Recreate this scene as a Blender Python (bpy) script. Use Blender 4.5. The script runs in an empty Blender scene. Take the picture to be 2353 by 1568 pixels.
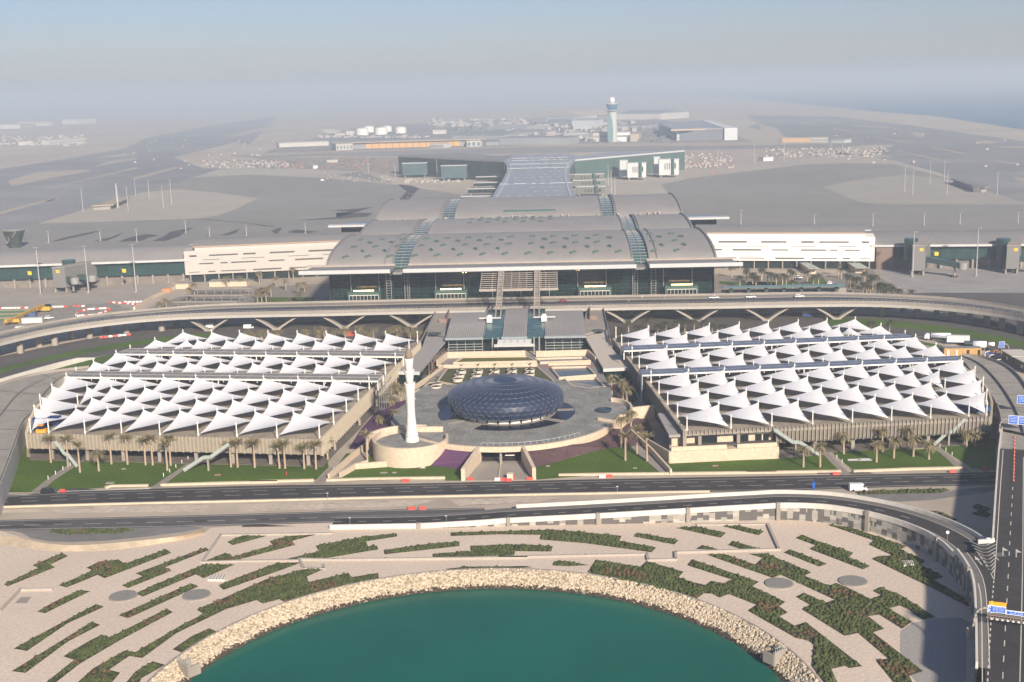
import bpy, math, random
from mathutils import Vector, Matrix
from mathutils.geometry import tessellate_polygon
random.seed(7)
R=math.radians
scene=bpy.context.scene
C=scene.collection
# ---------------- camera ----------------
FPX,PITCH,YAW,ROLL,CX,CH=2817.7,0.20385,0.037448,-0.02556,19.31,122.13
fw=Vector((-math.sin(YAW)*math.cos(PITCH),math.cos(YAW)*math.cos(PITCH),-math.sin(PITCH)))
_r=fw.cross(Vector((0,0,1))).normalized();_u=_r.cross(fw)
rt=_r*math.cos(ROLL)+_u*math.sin(ROLL);up=-_r*math.sin(ROLL)+_u*math.cos(ROLL)
CAM=Vector((CX,0,CH))
cd=bpy.data.cameras.new('camera');cam=bpy.data.objects.new('camera',cd);C.objects.link(cam)
m=Matrix((rt,up,-fw)).transposed().to_4x4();m.translation=CAM;cam.matrix_world=m
cd.sensor_width=36;cd.lens=36*FPX/2353;cd.clip_start=1;cd.clip_end=60000
scene.camera=cam
# ---------------- light ----------------
SUN_AZ,SUN_EL=21,26          # sun stands behind the camera, to the right
sd=bpy.data.lights.new('sun','SUN');sd.energy=4.3;sd.angle=R(3.0);sd.color=(1,.89,.76)
sun=bpy.data.objects.new('sun',sd);C.objects.link(sun)
dirv=Vector((math.sin(R(SUN_AZ))*math.cos(R(SUN_EL)),-math.cos(R(SUN_AZ))*math.cos(R(SUN_EL)),math.sin(R(SUN_EL))))
sun.rotation_euler=dirv.to_track_quat('Z','Y').to_euler()
w=bpy.data.worlds.new("World");scene.world=w;w.use_nodes=True
nt=w.node_tree;nt.nodes.clear()
sky=nt.nodes.new('ShaderNodeTexSky');sky.sky_type='NISHITA';sky.sun_disc=False
sky.sun_elevation=R(SUN_EL);sky.sun_rotation=R(180-SUN_AZ)
sky.air_density=1.0;sky.dust_density=.6;sky.ozone_density=4.0;sky.altitude=0
bg=nt.nodes.new('ShaderNodeBackground');bg.inputs[1].default_value=0.05
wo=nt.nodes.new('ShaderNodeOutputWorld')
tn=nt.nodes.new('ShaderNodeMix');tn.data_type='RGBA';tn.blend_type='MULTIPLY';tn.inputs[0].default_value=1;tn.inputs[7].default_value=(.97,.90,1.05,1)
nt.links.new(sky.outputs[0],tn.inputs[6]);nt.links.new(tn.outputs[2],bg.inputs[0]);nt.links.new(bg.outputs[0],wo.inputs[0])
scene.view_settings.view_transform='Standard';scene.view_settings.look='None'
scene.view_settings.gamma=1;scene.view_settings.exposure=0.85
scene.render.engine='CYCLES'
scene.cycles.max_bounces=5;scene.cycles.volume_bounces=0
# ---------------- pixel helpers (photo crops -> points on a level plane) ----------------
ORI={'A1':(0,300,2.24),'A2':(900,300,2.24),'A3':(1800,300,2.24),'A4':(2693,300,2.24),
'B1':(0,850,2.24),'B2':(900,850,2.24),'B3':(1800,850,2.24),'B4':(2693,850,2.24),
'D1':(0,1400,2.24),'D2':(900,1400,2.24),'D3':(1800,1400,2.24),'D4':(2693,1400,2.24),
'E1':(0,1861,1.961),'E2':(2493,1861,1.961),'G':(1540,960,3.3614),'H':(1580,1260,3.3614),'M':(1300,1240,3.4075),'F':(0,0,.63715),'N':(0,0,1),
'K':(3293,1500,1.96),'Q':(3500,1180,4.124)}
def ray(k,x,y):
    o=ORI[k];X=(o[0]+x/o[2])*.63715;Y=(o[1]+y/o[2])*.63715
    return fw*FPX+rt*(X-1176.5)-up*(Y-784)
def P(k,x,y,z=0):
    d=ray(k,x,y);t=(z-CH)/d.z;q=CAM+d*t;return (q.x,q.y)
def PY(k,x,y,Yw):
    d=ray(k,x,y);t=(Yw)/d.y;q=CAM+d*t;return (q.x,q.y,q.z)
def PP(spec,z=0):
    """spec: 'A1 x,y x,y A2 x,y ...'"""
    out=[];k=None
    for t in spec.split():
        if ',' in t:
            a,b=t.split(',');out.append(P(k,float(a),float(b),z))
        else:k=t
    return out
# ---------------- materials ----------------
MATS={}
def mat(name,col,rough=.85,var=.12,scale=.3,metal=0,bump=0,col2=None,spec=.3,sc2=None,v2=0,coat=0):
    if name in MATS:return MATS[name]
    m=bpy.data.materials.new(name);m.use_nodes=True;t=m.node_tree;b=t.nodes['Principled BSDF']
    b.inputs['Roughness'].default_value=rough;b.inputs['Metallic'].default_value=metal
    b.inputs['Specular IOR Level'].default_value=spec
    if coat:b.inputs['Coat Weight'].default_value=coat
    col=tuple(col)+(1,)
    if var<=0 and not col2:b.inputs['Base Color'].default_value=col
    else:
        g=t.nodes.new('ShaderNodeNewGeometry')
        n=t.nodes.new('ShaderNodeTexNoise');n.inputs['Scale'].default_value=scale;n.inputs['Detail'].default_value=6;n.inputs['Roughness'].default_value=.62
        t.links.new(g.outputs['Position'],n.inputs['Vector'])
        r=t.nodes.new('ShaderNodeValToRGB');r.color_ramp.elements[0].position=.3;r.color_ramp.elements[1].position=.7
        c2=tuple(col2)+(1,) if col2 else None
        r.color_ramp.elements[0].color=tuple(c*(1-var) for c in col[:3])+(1,)
        r.color_ramp.elements[1].color=c2 or tuple(min(1,c*(1+var)) for c in col[:3])+(1,)
        t.links.new(n.outputs[0],r.inputs[0]);out=r.outputs[0]
        if sc2:
            n2=t.nodes.new('ShaderNodeTexNoise');n2.inputs['Scale'].default_value=sc2;n2.inputs['Detail'].default_value=5
            t.links.new(g.outputs['Position'],n2.inputs['Vector'])
            mr=t.nodes.new('ShaderNodeMapRange');mr.inputs[1].default_value=.3;mr.inputs[2].default_value=.7
            mr.inputs[3].default_value=1-v2;mr.inputs[4].default_value=1+v2
            t.links.new(n2.outputs[0],mr.inputs[0])
            mx=t.nodes.new('ShaderNodeMix');mx.data_type='RGBA';mx.blend_type='MULTIPLY';mx.inputs[0].default_value=1
            t.links.new(out,mx.inputs[6]);t.links.new(mr.outputs[0],mx.inputs[7]);out=mx.outputs[2]
        t.links.new(out,b.inputs['Base Color'])
        if bump:
            bp=t.nodes.new('ShaderNodeBump');bp.inputs['Strength'].default_value=bump;bp.inputs['Distance'].default_value=.3
            t.links.new(n.outputs[0],bp.inputs['Height']);t.links.new(bp.outputs[0],b.inputs['Normal'])
    MATS[name]=m;return m
# ---------------- mesh builder ----------------
class MB:
    def __init__(s):s.v=[];s.f=[];s.cuts=[]
    def add(s,vs,fs):
        s.cuts.append((len(s.v),len(s.f)));o=len(s.v);s.v+=[tuple(p) for p in vs];s.f+=[tuple(i+o for i in f) for f in fs];return s
    def box(s,x0,x1,y0,y1,z0,z1):
        return s.add([(x0,y0,z0),(x1,y0,z0),(x1,y1,z0),(x0,y1,z0),(x0,y0,z1),(x1,y0,z1),(x1,y1,z1),(x0,y1,z1)],
          [(0,3,2,1),(4,5,6,7),(0,1,5,4),(1,2,6,5),(2,3,7,6),(3,0,4,7)])
    def obox(s,c,ax,hx,ay,hy,az,hz):
        c=Vector(c);ax=Vector(ax).normalized()*hx;ay=Vector(ay).normalized()*hy;az=Vector(az).normalized()*hz
        vs=[c+ax*a+ay*b+az*d for d in(-1,1) for a,b in((-1,-1),(1,-1),(1,1),(-1,1))]
        return s.add(vs,[(0,3,2,1),(4,5,6,7),(0,1,5,4),(1,2,6,5),(2,3,7,6),(3,0,4,7)])
    def beam(s,p,q,w,h,upv=(0,0,1)):
        p=Vector(p);q=Vector(q);d=q-p
        if d.length<1e-6:return s
        u=Vector(upv);sx=d.cross(u)
        if sx.length<1e-6:sx=d.cross(Vector((0,1,0)))
        uz=sx.cross(d)
        return s.obox((p+q)/2,d,d.length/2,sx,w/2,uz,h/2)
    def rot(s,cx,cy,hx,hy,ang,z0,z1):
        a=R(ang);return s.obox((cx,cy,(z0+z1)/2),(math.cos(a),math.sin(a),0),hx,(-math.sin(a),math.cos(a),0),hy,(0,0,1),(z1-z0)/2)
    def poly(s,pts,z):
        vs=[(p[0],p[1],z) for p in pts];A=sum(vs[i][0]*vs[(i+1)%len(vs)][1]-vs[(i+1)%len(vs)][0]*vs[i][1] for i in range(len(vs)))
        if A<0:vs.reverse()
        tr=tessellate_polygon([[Vector(v) for v in vs]])
        out=[]
        for a,b,c in tr:
            n=(Vector(vs[b])-Vector(vs[a])).cross(Vector(vs[c])-Vector(vs[a])).z
            if abs(n)<1e-9:continue
            out.append((a,b,c) if n>0 else (a,c,b))
        return s.add(vs,out)
    def prism(s,pts,z0,z1,bottom=False):
        pts=list(pts);A=sum(pts[i][0]*pts[(i+1)%len(pts)][1]-pts[(i+1)%len(pts)][0]*pts[i][1] for i in range(len(pts)))
        if A<0:pts.reverse()
        s.poly(pts,z1)
        n=len(pts);vs=[(p[0],p[1],z0) for p in pts]+[(p[0],p[1],z1) for p in pts]
        s.add(vs,[(i,(i+1)%n,n+(i+1)%n,n+i) for i in range(n)])
        return s
    def wall(s,pts,z0,z1,th,closed=False):
        """pts line on plan; z0/z1 numbers or lists"""
        n=len(pts);g=lambda z,i:z[i] if isinstance(z,(list,tuple)) else z
        m_=n if closed else n-1
        for i in range(m_):
            a=Vector(pts[i]).to_2d();b=Vector(pts[(i+1)%n]).to_2d();d=b-a
            if d.length<1e-6:continue
            nn=Vector((-d.y,d.x)).normalized()*th/2
            e=d.normalized()*th*.25;a=a-e;b=b+e
            j=(i+1)%n
            vs=[(a.x-nn.x,a.y-nn.y,g(z0,i)),(b.x-nn.x,b.y-nn.y,g(z0,j)),(b.x+nn.x,b.y+nn.y,g(z0,j)),(a.x+nn.x,a.y+nn.y,g(z0,i)),
                (a.x-nn.x,a.y-nn.y,g(z1,i)),(b.x-nn.x,b.y-nn.y,g(z1,j)),(b.x+nn.x,b.y+nn.y,g(z1,j)),(a.x+nn.x,a.y+nn.y,g(z1,i))]
            s.add(vs,[(0,3,2,1),(4,5,6,7),(0,1,5,4),(1,2,6,5),(2,3,7,6),(3,0,4,7)])
        return s
    def sweep(s,pts,z0,z1,th):
        """continuous mitred wall along pts"""
        n=len(pts);g=lambda z,i:z[i] if isinstance(z,(list,tuple)) else z
        V=[Vector(p).to_2d() for p in pts];vs=[];h=th/2
        for i in range(n):
            d=(V[min(i+1,n-1)]-V[max(i-1,0)]).normalized();nn=Vector((-d.y,d.x))*h
            for q,z in((V[i]-nn,g(z0,i)),(V[i]+nn,g(z0,i)),(V[i]+nn,g(z1,i)),(V[i]-nn,g(z1,i))):vs.append((q.x,q.y,z))
        fs=[(0,1,2,3),(4*n-1,4*n-2,4*n-3,4*n-4)]
        for i in range(n-1):
            a=4*i;b=a+4
            fs+=[(a,a+3,b+3,b),(a+1,b+1,b+2,a+2),(a+2,b+2,b+3,a+3),(a,b,b+1,a+1)]
        return s.add(vs,fs)
    def ribbon(s,A,B):
        n=len(A);vs=list(A)+list(B)
        fs=[]
        for i in range(n-1):
            f=(i,i+1,n+i+1,n+i)
            q=[Vector(vs[k]) for k in f];nz=(q[1]-q[0]).cross(q[2]-q[0]).z
            fs.append(f if nz>=0 else f[::-1])
        return s.add(vs,fs)
    def tube(s,p,q,r0,r1=None,n=6,cap=True):
        r1=r0 if r1 is None else r1
        p=Vector(p);q=Vector(q);d=(q-p).normalized();x=d.orthogonal().normalized();y=d.cross(x)
        vs=[p+(x*math.cos(2*math.pi*i/n)+y*math.sin(2*math.pi*i/n))*r0 for i in range(n)]+[q+(x*math.cos(2*math.pi*i/n)+y*math.sin(2*math.pi*i/n))*r1 for i in range(n)]
        fs=[(i,(i+1)%n,n+(i+1)%n,n+i) for i in range(n)]
        if cap:fs+=[tuple(range(n))[::-1],tuple(range(n,2*n))]
        return s.add(vs,fs)
    def path(s,pts,r,n=6):
        for a,b in zip(pts,pts[1:]):s.tube(a,b,r,r,n)
        return s
    def lathe(s,prof,cx=0,cy=0,n=24,ex=1,ey=1,cap=True):
        vs=[];m_=len(prof)
        for r,z in prof:
            for i in range(n):
                a=2*math.pi*i/n;vs.append((cx+ex*r*math.cos(a),cy+ey*r*math.sin(a),z))
        fs=[(j*n+i,j*n+(i+1)%n,(j+1)*n+(i+1)%n,(j+1)*n+i) for j in range(m_-1) for i in range(n)]
        if cap:
            fs.append(tuple(range((m_-1)*n,m_*n)));fs.append(tuple(range(n))[::-1])
        return s.add(vs,fs)
    def build(s,name,m,parent=None,smooth=False,kind=None,local=False):
        me=bpy.data.meshes.new(name);o=bpy.data.objects.new(name,me)
        if parent is not None and not local:
            l=Vector((0,0,0));W=parent
            while W is not None:l=l+W.location;W=W.parent
            vs=[(a-l[0],b-l[1],c-l[2]) for a,b,c in s.v]
        else:vs=s.v
        me.from_pydata(vs,[],s.f);me.materials.append(m);me.update()
        if smooth:
            for p in me.polygons:p.use_smooth=True
        C.objects.link(o)
        if parent is not None:o.parent=parent
        if kind:o['kind']=kind
        return o
def pieces(mb,name,m,parent,smooth=False):
    """one object per added piece"""
    c=mb.cuts+[(len(mb.v),len(mb.f))]
    for (v0,f0),(v1,f1) in zip(c,c[1:]):
        q=MB();q.v=mb.v[v0:v1];q.f=[tuple(i-v0 for i in f) for f in mb.f[f0:f1]];q.build(name,m,parent,smooth)
def thing(name,label,cat,loc=(0,0,0),group=None,rz=0):
    o=bpy.data.objects.new(name,None);C.objects.link(o);o.location=loc;o.rotation_euler=(0,0,rz)
    o.empty_display_size=.5
    o['label']=label;o['category']=cat
    if group:o['group']=group
    return o
def tag(o,label,cat,group=None):
    o['label']=label;o['category']=cat
    if group:o['group']=group
    return o
def dup(root,loc,rz=0,label=None,group=None,sc=1):
    r=root.copy();C.objects.link(r);r.location=loc;r.rotation_euler=(0,0,rz);r.scale=(sc,sc,sc)
    if label:r['label']=label
    if group:r['group']=group
    for ch in list(root.children):
        c=ch.copy();C.objects.link(c);c.parent=r
        for g in list(ch.children):
            d=g.copy();C.objects.link(d);d.parent=c
    return r
def resample(pts,n):
    V=[Vector(p) for p in pts];L=[0]
    for a,b in zip(V,V[1:]):L.append(L[-1]+(b-a).length)
    out=[];j=0
    for i in range(n):
        t=L[-1]*i/(n-1)
        while j<len(L)-2 and L[j+1]<t:j+=1
        out.append(tuple(V[j].lerp(V[j+1],(t-L[j])/max(1e-9,L[j+1]-L[j]))))
    return out
def smooth(pts,k=2):
    V=[Vector(p) for p in pts]
    for _ in range(k):
        o=[V[0]]
        for a,b in zip(V,V[1:]):o+=[a.lerp(b,.25),a.lerp(b,.75)]
        o.append(V[-1]);V=o
    return [tuple(v) for v in V]
def struct(name,spec,z,m,lift=0):
    pts=PP(spec,lift) if isinstance(spec,str) else spec
    return MB().poly(pts,z).build(name,m,kind='structure')
def band(name,m,a,b,z,n=60,lift=0,k=1,skirt=0):
    A=resample(smooth(PP(a,lift) if isinstance(a,str) else a,k),n);B=resample(smooth(PP(b,lift) if isinstance(b,str) else b,k),n)
    mb=MB().ribbon([(p[0],p[1],z) for p in A],[(p[0],p[1],z) for p in B])
    o=mb.build(name,m,kind='structure');return o,A,B
def inter(A,B,t):return [tuple(Vector(a).lerp(Vector(b),t)) for a,b in zip(A,B)]
def dashes(mb,pts,w,z,on=0,off=0):
    V=[Vector(p).to_2d() for p in pts];Z=z
    n=len(V)
    if not on:
        A=[];B=[]
        for i in range(n):
            d=(V[min(i+1,n-1)]-V[max(i-1,0)]).normalized();q=Vector((-d.y,d.x))*w/2
            zz=Z if not callable(Z) else Z(i/(n-1))
            A.append((V[i].x-q.x,V[i].y-q.y,zz));B.append((V[i].x+q.x,V[i].y+q.y,zz))
        mb.ribbon(A,B);return
    L=[0]
    for a,b in zip(V,V[1:]):L.append(L[-1]+(b-a).length)
    def at(t):
        j=0
        while j<n-2 and L[j+1]<t:j+=1
        return V[j].lerp(V[j+1],min(1,(t-L[j])/max(1e-9,L[j+1]-L[j])))
    t=0
    while t<L[-1]-on:
        a=at(t);b=at(t+on);d=(b-a).normalized();q=Vector((-d.y,d.x))*w/2
        za=Z if not callable(Z) else Z(t/L[-1]);zb=Z if not callable(Z) else Z((t+on)/L[-1])
        mb.ribbon([(a.x-q.x,a.y-q.y,za),(b.x-q.x,b.y-q.y,zb)],[(a.x+q.x,a.y+q.y,za),(b.x+q.x,b.y+q.y,zb)]);t+=on+off
# ================= GROUND =================
LX,LY=1.5,227.5
M_gravel=mat('gravel',(.62,.51,.40),.95,.16,1.3,sc2=.03,v2=.06,bump=.4)
M_sand=mat('sand',(.42,.355,.275),.95,.16,.05,sc2=.004,v2=.14)
M_asph=mat('asphalt',(.046,.042,.040),.85,.2,.5,sc2=.05,v2=.2)
M_asphL=mat('worn_asphalt',(.095,.085,.078),.9,.16,.12,sc2=.02,v2=.15)
M_conc=mat('concrete',(.30,.265,.225),.9,.12,.12,sc2=.02,v2=.08)
M_apron=mat('apron_concrete',(.245,.232,.205),.9,.10,.02,sc2=.004,v2=.08)
M_apronL=mat('pale_apron_concrete',(.40,.355,.29),.9,.08,.03,sc2=.004,v2=.06)
M_runway=mat('runway_asphalt',(.22,.216,.21),.9,.18,.01,sc2=.0023,v2=.22)
M_lawn=mat('lawn_grass',(.060,.108,.003),.95,.30,.9,sc2=.06,v2=.25,bump=.3)
M_mark=mat('road_paint',(.62,.58,.50),.8,.08,1)
M_dark=mat('dark_asphalt_and_shade',(.055,.045,.045),.9,.2,.1)  # dark asphalt colour, also painted on the underpass floor as shade
M_white=mat('white_concrete',(.62,.58,.51),.8,.08,.3,sc2=1.5,v2=.05)
M_stone=mat('limestone',(.58,.47,.34),.85,.13,.9,sc2=4,v2=.10)
# ground: one sheet with the lagoon basin cut out
mb=MB();n=120;rs=[70.5,76,84,95,110,140,190,300,600,1500,5000,24000];vs=[]
for r in rs:
    for i in range(n):
        a=2*math.pi*i/n;vs.append((LX+r*math.cos(a),LY+r*math.sin(a),0))
mb.add(vs,[(j*n+i,(j+1)*n+i,(j+1)*n+(i+1)%n,j*n+(i+1)%n) for j in range(len(rs)-1) for i in range(n)])
mb.build('ground',M_gravel,kind='structure')
# sand sheet over everything north of the lower road
struct('sand_ground',[(-400,330)]+[P(*t) for t in (('D1',-200,1150),('D1',0,1150),('D1',260,1240),('D1',560,1300),('D1',700,1305),('D1',1200,1260),('D1',1650,1170),('D1',1700,1130),('D2',0,1110),('D2',1200,1075),('D3',0,1050),('D3',1000,1010),('D4',0,960),('D4',1800,1150),('D4',2010,1230))]+[(300,330),(24000,330),(24000,24000),(-24000,24000),(-24000,330)],.02,M_sand)
# sloped sandy bank below the lay-by
mbk=MB();top=smooth(PP('D1 0,1180 180,1200 330,1240 560,1262 800,1252 1200,1215 1500,1180 1650,1135',1.6),2);bot=smooth(PP('D1 -60,1250 230,1300 400,1318 600,1322 850,1318 1200,1275 1500,1215 1660,1160',0),2)
top=resample(top,50);bot=resample(bot,50)
mbk.ribbon([(a,b,1.2) for a,b in top],[(a,b,0) for a,b in bot]);
bk=mbk.build('sand_bank',mat('bank_sand',(.45,.36,.25),.95,.18,.4,sc2=2,v2=.1,bump=.5),kind='structure')
# sea
M_sea=mat('sea_water',(.02,.10,.16),.35,.05,.01,spec=.4)
seap=PP('A4 2800,470 2240,378 1900,325 1500,264 1100,236 550,178')
struct('sea',[(2500,2000)]+seap+[(1500,11000),(-2000,23000),(24000,23000),(24000,2000)],.12,M_sea)
# ---- far airfield ----
struct('runway_field','A1 -500,790 0,695 500,620 1000,530 1200,440 1700,345 2240,270 A2 0,500 A1 1900,480 1400,600 1640,690 1800,690 1530,770 1100,900 640,1035 330,1130 0,1210 -500,1330',.06,M_runway)
struct('runway_field','A4 0,262 700,270 1300,340 2240,470 3100,650 3100,1350 2240,960 1750,800 1190,625 950,590 1200,500 900,500 300,430 0,350 A3 2100,330',.06,M_runway)
M_strip=mat('sand_strip',(.40,.33,.25),.95,.1,.05)
for s_ in ['A1 0,1040 350,950 470,925 480,937 350,965 0,1062','A1 340,850 600,800 850,740 1100,678 1110,690 750,772 400,848','A1 1060,770 1400,682 1480,668 1350,712 1100,778',
 'A1 750,682 880,632 1100,603 1108,615 900,652','A1 60,790 300,720 700,700 740,712 400,770 100,835','A1 500,905 420,950 340,965 470,925','A1 800,600 1000,575 1090,572 1000,592 820,606','A1 1400,600 1900,520 2240,440 2240,475 1900,540 1650,590',
 'A1 1820,430 2240,330 2240,360 1900,435','A4 700,363 890,398 880,404 690,370','A4 1020,428 1320,480 1310,488 1030,436','A4 1490,516 1760,565 1750,573 1500,524','A4 1210,543 1680,645 1655,650 1220,552','A4 1980,620 2170,648 2155,656 1990,629',
 'A4 2140,758 2400,790 2400,815 2200,790','A4 450,318 600,341 595,348 450,326','A4 1830,482 1920,460 2050,482 1900,491','A4 1320,410 1370,390 1450,425 1400,440','A4 270,285 360,297 355,302 270,291','A4 1980,512 2240,512 2240,528 2100,524','A4 550,290 760,318 740,322 560,297','A4 850,340 1200,360 1100,366 860,348','A3 2100,330 2240,360 A4 300,432 140,425 A3 2100,345']:
    struct('sand_strip',s_,.1,M_strip)
# taxiway across, behind the pier
struct('taxiway','A1 1830,588 A2 800,545 1600,530 2240,520 A3 600,515 1200,508 2060,502 A4 0,505 500,492 930,482 1000,500 700,525 0,535 A3 1300,545 700,560 A2 2000,575 1200,590 600,590 100,612 A1 2000,600',.1,M_apron)
struct('sand_verge','A2 0,580 600,552 1400,530 2240,505 A3 700,490 2040,478 2062,493 700,508 A2 2240,518 1400,543 600,566 0,592',.15,M_strip)
# aprons
struct('apron','A1 -500,1330 0,1210 330,1130 640,1035 1100,900 1530,768 1900,690 2240,690 A2 300,690 900,715 1180,820 1370,850 1700,900 1945,960 1945,1150 A2 0,1350 A1 1500,1400 0,1450 -500,1500',.05,M_apron)
struct('apron','A3 620,930 900,930 1400,925 1300,820 1550,768 A4 0,712 480,655 850,648 1190,652 1550,722 1750,800 2240,960 3000,1260 3000,1500 2240,1300 0,1300 A3 1500,1250',.05,M_apron)
struct('pale_apron','A1 300,1137 640,1035 1150,885 1430,858 1750,885 2085,932 1900,1020 1760,1070 1600,1095 1400,1103 700,1125',.1,M_apronL)
struct('pale_apron','A1 1530,765 1900,690 2240,690 A2 300,690 890,715 700,740 1180,815 1190,823 600,768 0,740',.1,M_apronL)
struct('pale_apron','A3 620,920 850,700 1200,745 1550,700 A4 0,640 300,620 700,605 1120,615 1550,722 1700,790 1190,654 850,649 480,657 0,715 A3 1550,770 1300,822 1370,915',.1,M_apronL)
struct('pale_apron','A4 605,840 900,780 1270,742 1550,765 1660,790 2000,895 2260,965 2240,980 1200,983 1000,975 900,960 820,925',.1,mat('worn_apron_concrete',(.34,.31,.26),.9,.08,.02))
struct('fresh_asphalt','A2 1200,820 1270,880 1190,950 1280,950 1370,850 1310,830',.12,M_dark)
for s_ in ['A1 960,1285 1000,1262 1080,1240 1180,1220 1290,1232 1200,1250 1150,1275','A1 1230,1278 1330,1235 1380,1200 1575,1165 1500,1200 1450,1240 1330,1278','A1 400,1287 480,1262 560,1240 700,1210 850,1185 720,1222 600,1248 500,1272','A1 1780,1230 1850,1208 1945,1175 1900,1215 1840,1232',
  'A2 170,1195 250,1165 260,1180 220,1222','A2 300,1205 380,1185 540,1200 480,1215 350,1212','A1 1570,1095 1900,1120 2240,1165 A2 200,1165 100,1155 A1 2000,1130 1700,1110','A1 750,1280 900,1245 1000,1205 950,1240 860,1275','A2 400,1110 700,1100 950,1080 1000,1050 700,1050 900,1030 1020,1000 800,1020 640,1032 880,1040 700,1085 420,1105']:
    struct('oil_stain',s_,.13,mat('wet_stain',(.075,.068,.062),.8,.3,.1))
# construction ground patches
M_dirt=mat('worked_ground',(.30,.25,.20),.95,.35,.03,sc2=.3,v2=.2)
struct('building_site','A2 0,640 100,612 600,600 1210,600 1215,720 1180,760 1000,720 300,690 0,690',.08,M_dirt)
struct('building_site','A3 1500,560 2060,500 2240,540 A4 300,540 1000,560 1190,600 300,605 0,640 A3 1900,690 1500,705',.08,mat('pale_worked_ground',(.40,.33,.27),.95,.25,.03,sc2=.3,v2=.15))
struct('fresh_asphalt','A4 590,538 650,538 860,580 770,582',.12,M_asphL)
struct('cargo_yard','A2 100,570 240,515 560,440 900,350 1500,320 2240,300 A3 700,290 1300,290 1950,440 2050,478 A2 2240,503 1400,528 600,550',.07,mat('yard_ground',(.24,.22,.2),.9,.3,.012,sc2=.08,v2=.2))
# ---- mid field ----
struct('forecourt_concrete','B1 -400,330 0,330 1480,310 1250,490 1060,600 900,545 0,600 -400,640',.06,mat('stand_concrete',(.34,.30,.25),.9,.12,.08,sc2=.03,v2=.08))
struct('forecourt_concrete','B4 1000,200 2700,180 2700,520 2240,465 1450,460 1350,470 1210,400 1080,320 980,260',.06,mat('stand_concrete_grey',(.30,.28,.26),.9,.12,.08,sc2=.03,v2=.12))
struct('service_asphalt','B4 1450,462 2240,465 2700,520 2700,900 2240,800 1500,600 900,500',.055,M_asphL)
struct('service_asphalt','B1 -400,560 0,545 900,545 1060,600 980,640 500,700 0,820 -400,950',.055,mat('yard_surface',(.26,.235,.20),.9,.25,.15,sc2=.6,v2=.2))
# road belt under the viaduct and round the garages
M_under=mat('underpass_road',(.10,.085,.07),.9,.2,.2)  # brownish dark tone puts the viaduct's shadow into the road colour
struct('service_road',[(-330,430),(-262,560),(-235,600),(-215,626),(-190,640),(-165,648),(-150,652),(150,652),(165,648),(190,640),(215,626),(235,600),(262,560),(330,430),(290,430),(240,530),(200,582),(160,590),(100,580),(60,575),(-60,575),(-100,580),(-160,590),(-200,582),(-235,540),(-290,440)],.07,M_under)
# landscaped ground between viaduct and terminal
struct('courtyard_paving',[(-230,655),(-110,655),(-110,790),(-210,770)],.05,mat('courtyard_paving',(.23,.2,.165),.9,.2,.2))
struct('courtyard_paving',[(230,655),(110,655),(110,790),(215,770)],.05,MATS['courtyard_paving'])
# ring roads left and right (ground level)
band('ring_road',M_asphL,'B1 -200,1080 0,1005 400,905 900,830 1400,790 2240,775','B1 -200,1150 0,1070 500,955 900,882 1300,842 2240,835',.1)
bl,A_,B_=band('lawn_strip',M_lawn,'B1 -200,1150 0,1070 500,952 900,880 1230,832 1500,796 1760,790','B1 -200,1195 0,1112 400,1010 900,922 1200,880 1400,850 1700,830',.13)
band('ring_road',M_asphL,'B1 -200,1195 0,1112 400,1010 900,922 1200,880 1400,850','B1 -200,1260 0,1178 400,1060 750,985 930,955 1400,905',.11)
struct('lawn','B1 -100,1280 0,1232 300,1112 760,990 950,950 1000,1000 860,1050 700,1092 480,1102 300,1137 120,1190 0,1240',.12,M_lawn)
band('ring_road',M_asphL,'B4 870,640 1200,665 1700,700 2240,800 2700,930','B4 880,670 1200,690 1700,740 2240,860 2700,1000',.1)
band('lawn_strip',M_lawn,'B4 620,680 880,668 1200,692 1700,745 2240,855 2700,1000','B4 700,730 1000,735 1160,738 1600,790 2240,905 2700,1060',.13)
band('ring_road',M_asphL,'B4 1000,735 1160,740 1600,795 2240,905 2700,1060','B4 1100,790 1370,805 1650,860 2240,990 2700,1180',.11)
struct('lawn','B4 1380,850 1640,905 1640,940 1560,915 1440,885',.13,M_lawn)
# front lawns
struct('lawn','D1 250,842 70,845 45,640 75,560 110,470 170,370 215,400 215,560 650,572 860,545 2240,570 D2 0,572 630,590 640,640 540,742 0,762 D1 2240,762 1300,780 1210,800 830,808 500,830',.08,M_lawn)
struct('lawn','D2 700,640 780,530 1030,515 1040,600 1450,620 1730,660 1745,750 1580,750 1580,735 610,755 640,700',.08,M_lawn)
struct('lawn','D3 300,742 290,640 450,600 900,480 1040,450 1240,460 1380,612 2240,570 D4 0,583 265,572 540,545 650,540 790,660 780,680 760,678 0,690 D3 2240,685 1500,700 700,710',.08,M_lawn)
struct('lawn','D4 650,450 800,442 1000,432 1440,402 1500,470 1700,650 860,668 700,530',.08,M_lawn)
struct('lawn','D4 1500,430 1980,400 2015,410 2005,665 1820,650 1510,450',.08,M_lawn)
# foot paths crossing the lawns
M_path=mat('path_paving',(.27,.235,.2),.9,.15,.6)
struct('path','D1 620,575 700,575 440,745 340,830 250,842 380,740',.1,M_path)
struct('path','D1 1560,580 1610,575 1300,800 1210,812',.1,M_path)
struct('path','D2 650,640 700,640 600,778 520,772',.1,M_path)
struct('path','D4 610,530 650,520 730,600 850,705 790,708 700,625',.1,M_path)
struct('path','D4 1490,470 1530,470 1815,680 1760,685',.1,M_path)
struct('path','D4 265,545 640,525 640,540 265,572',.105,M_path)
struct('path','D4 1440,400 1880,372 1890,385 1500,430',.1,M_path)
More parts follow.
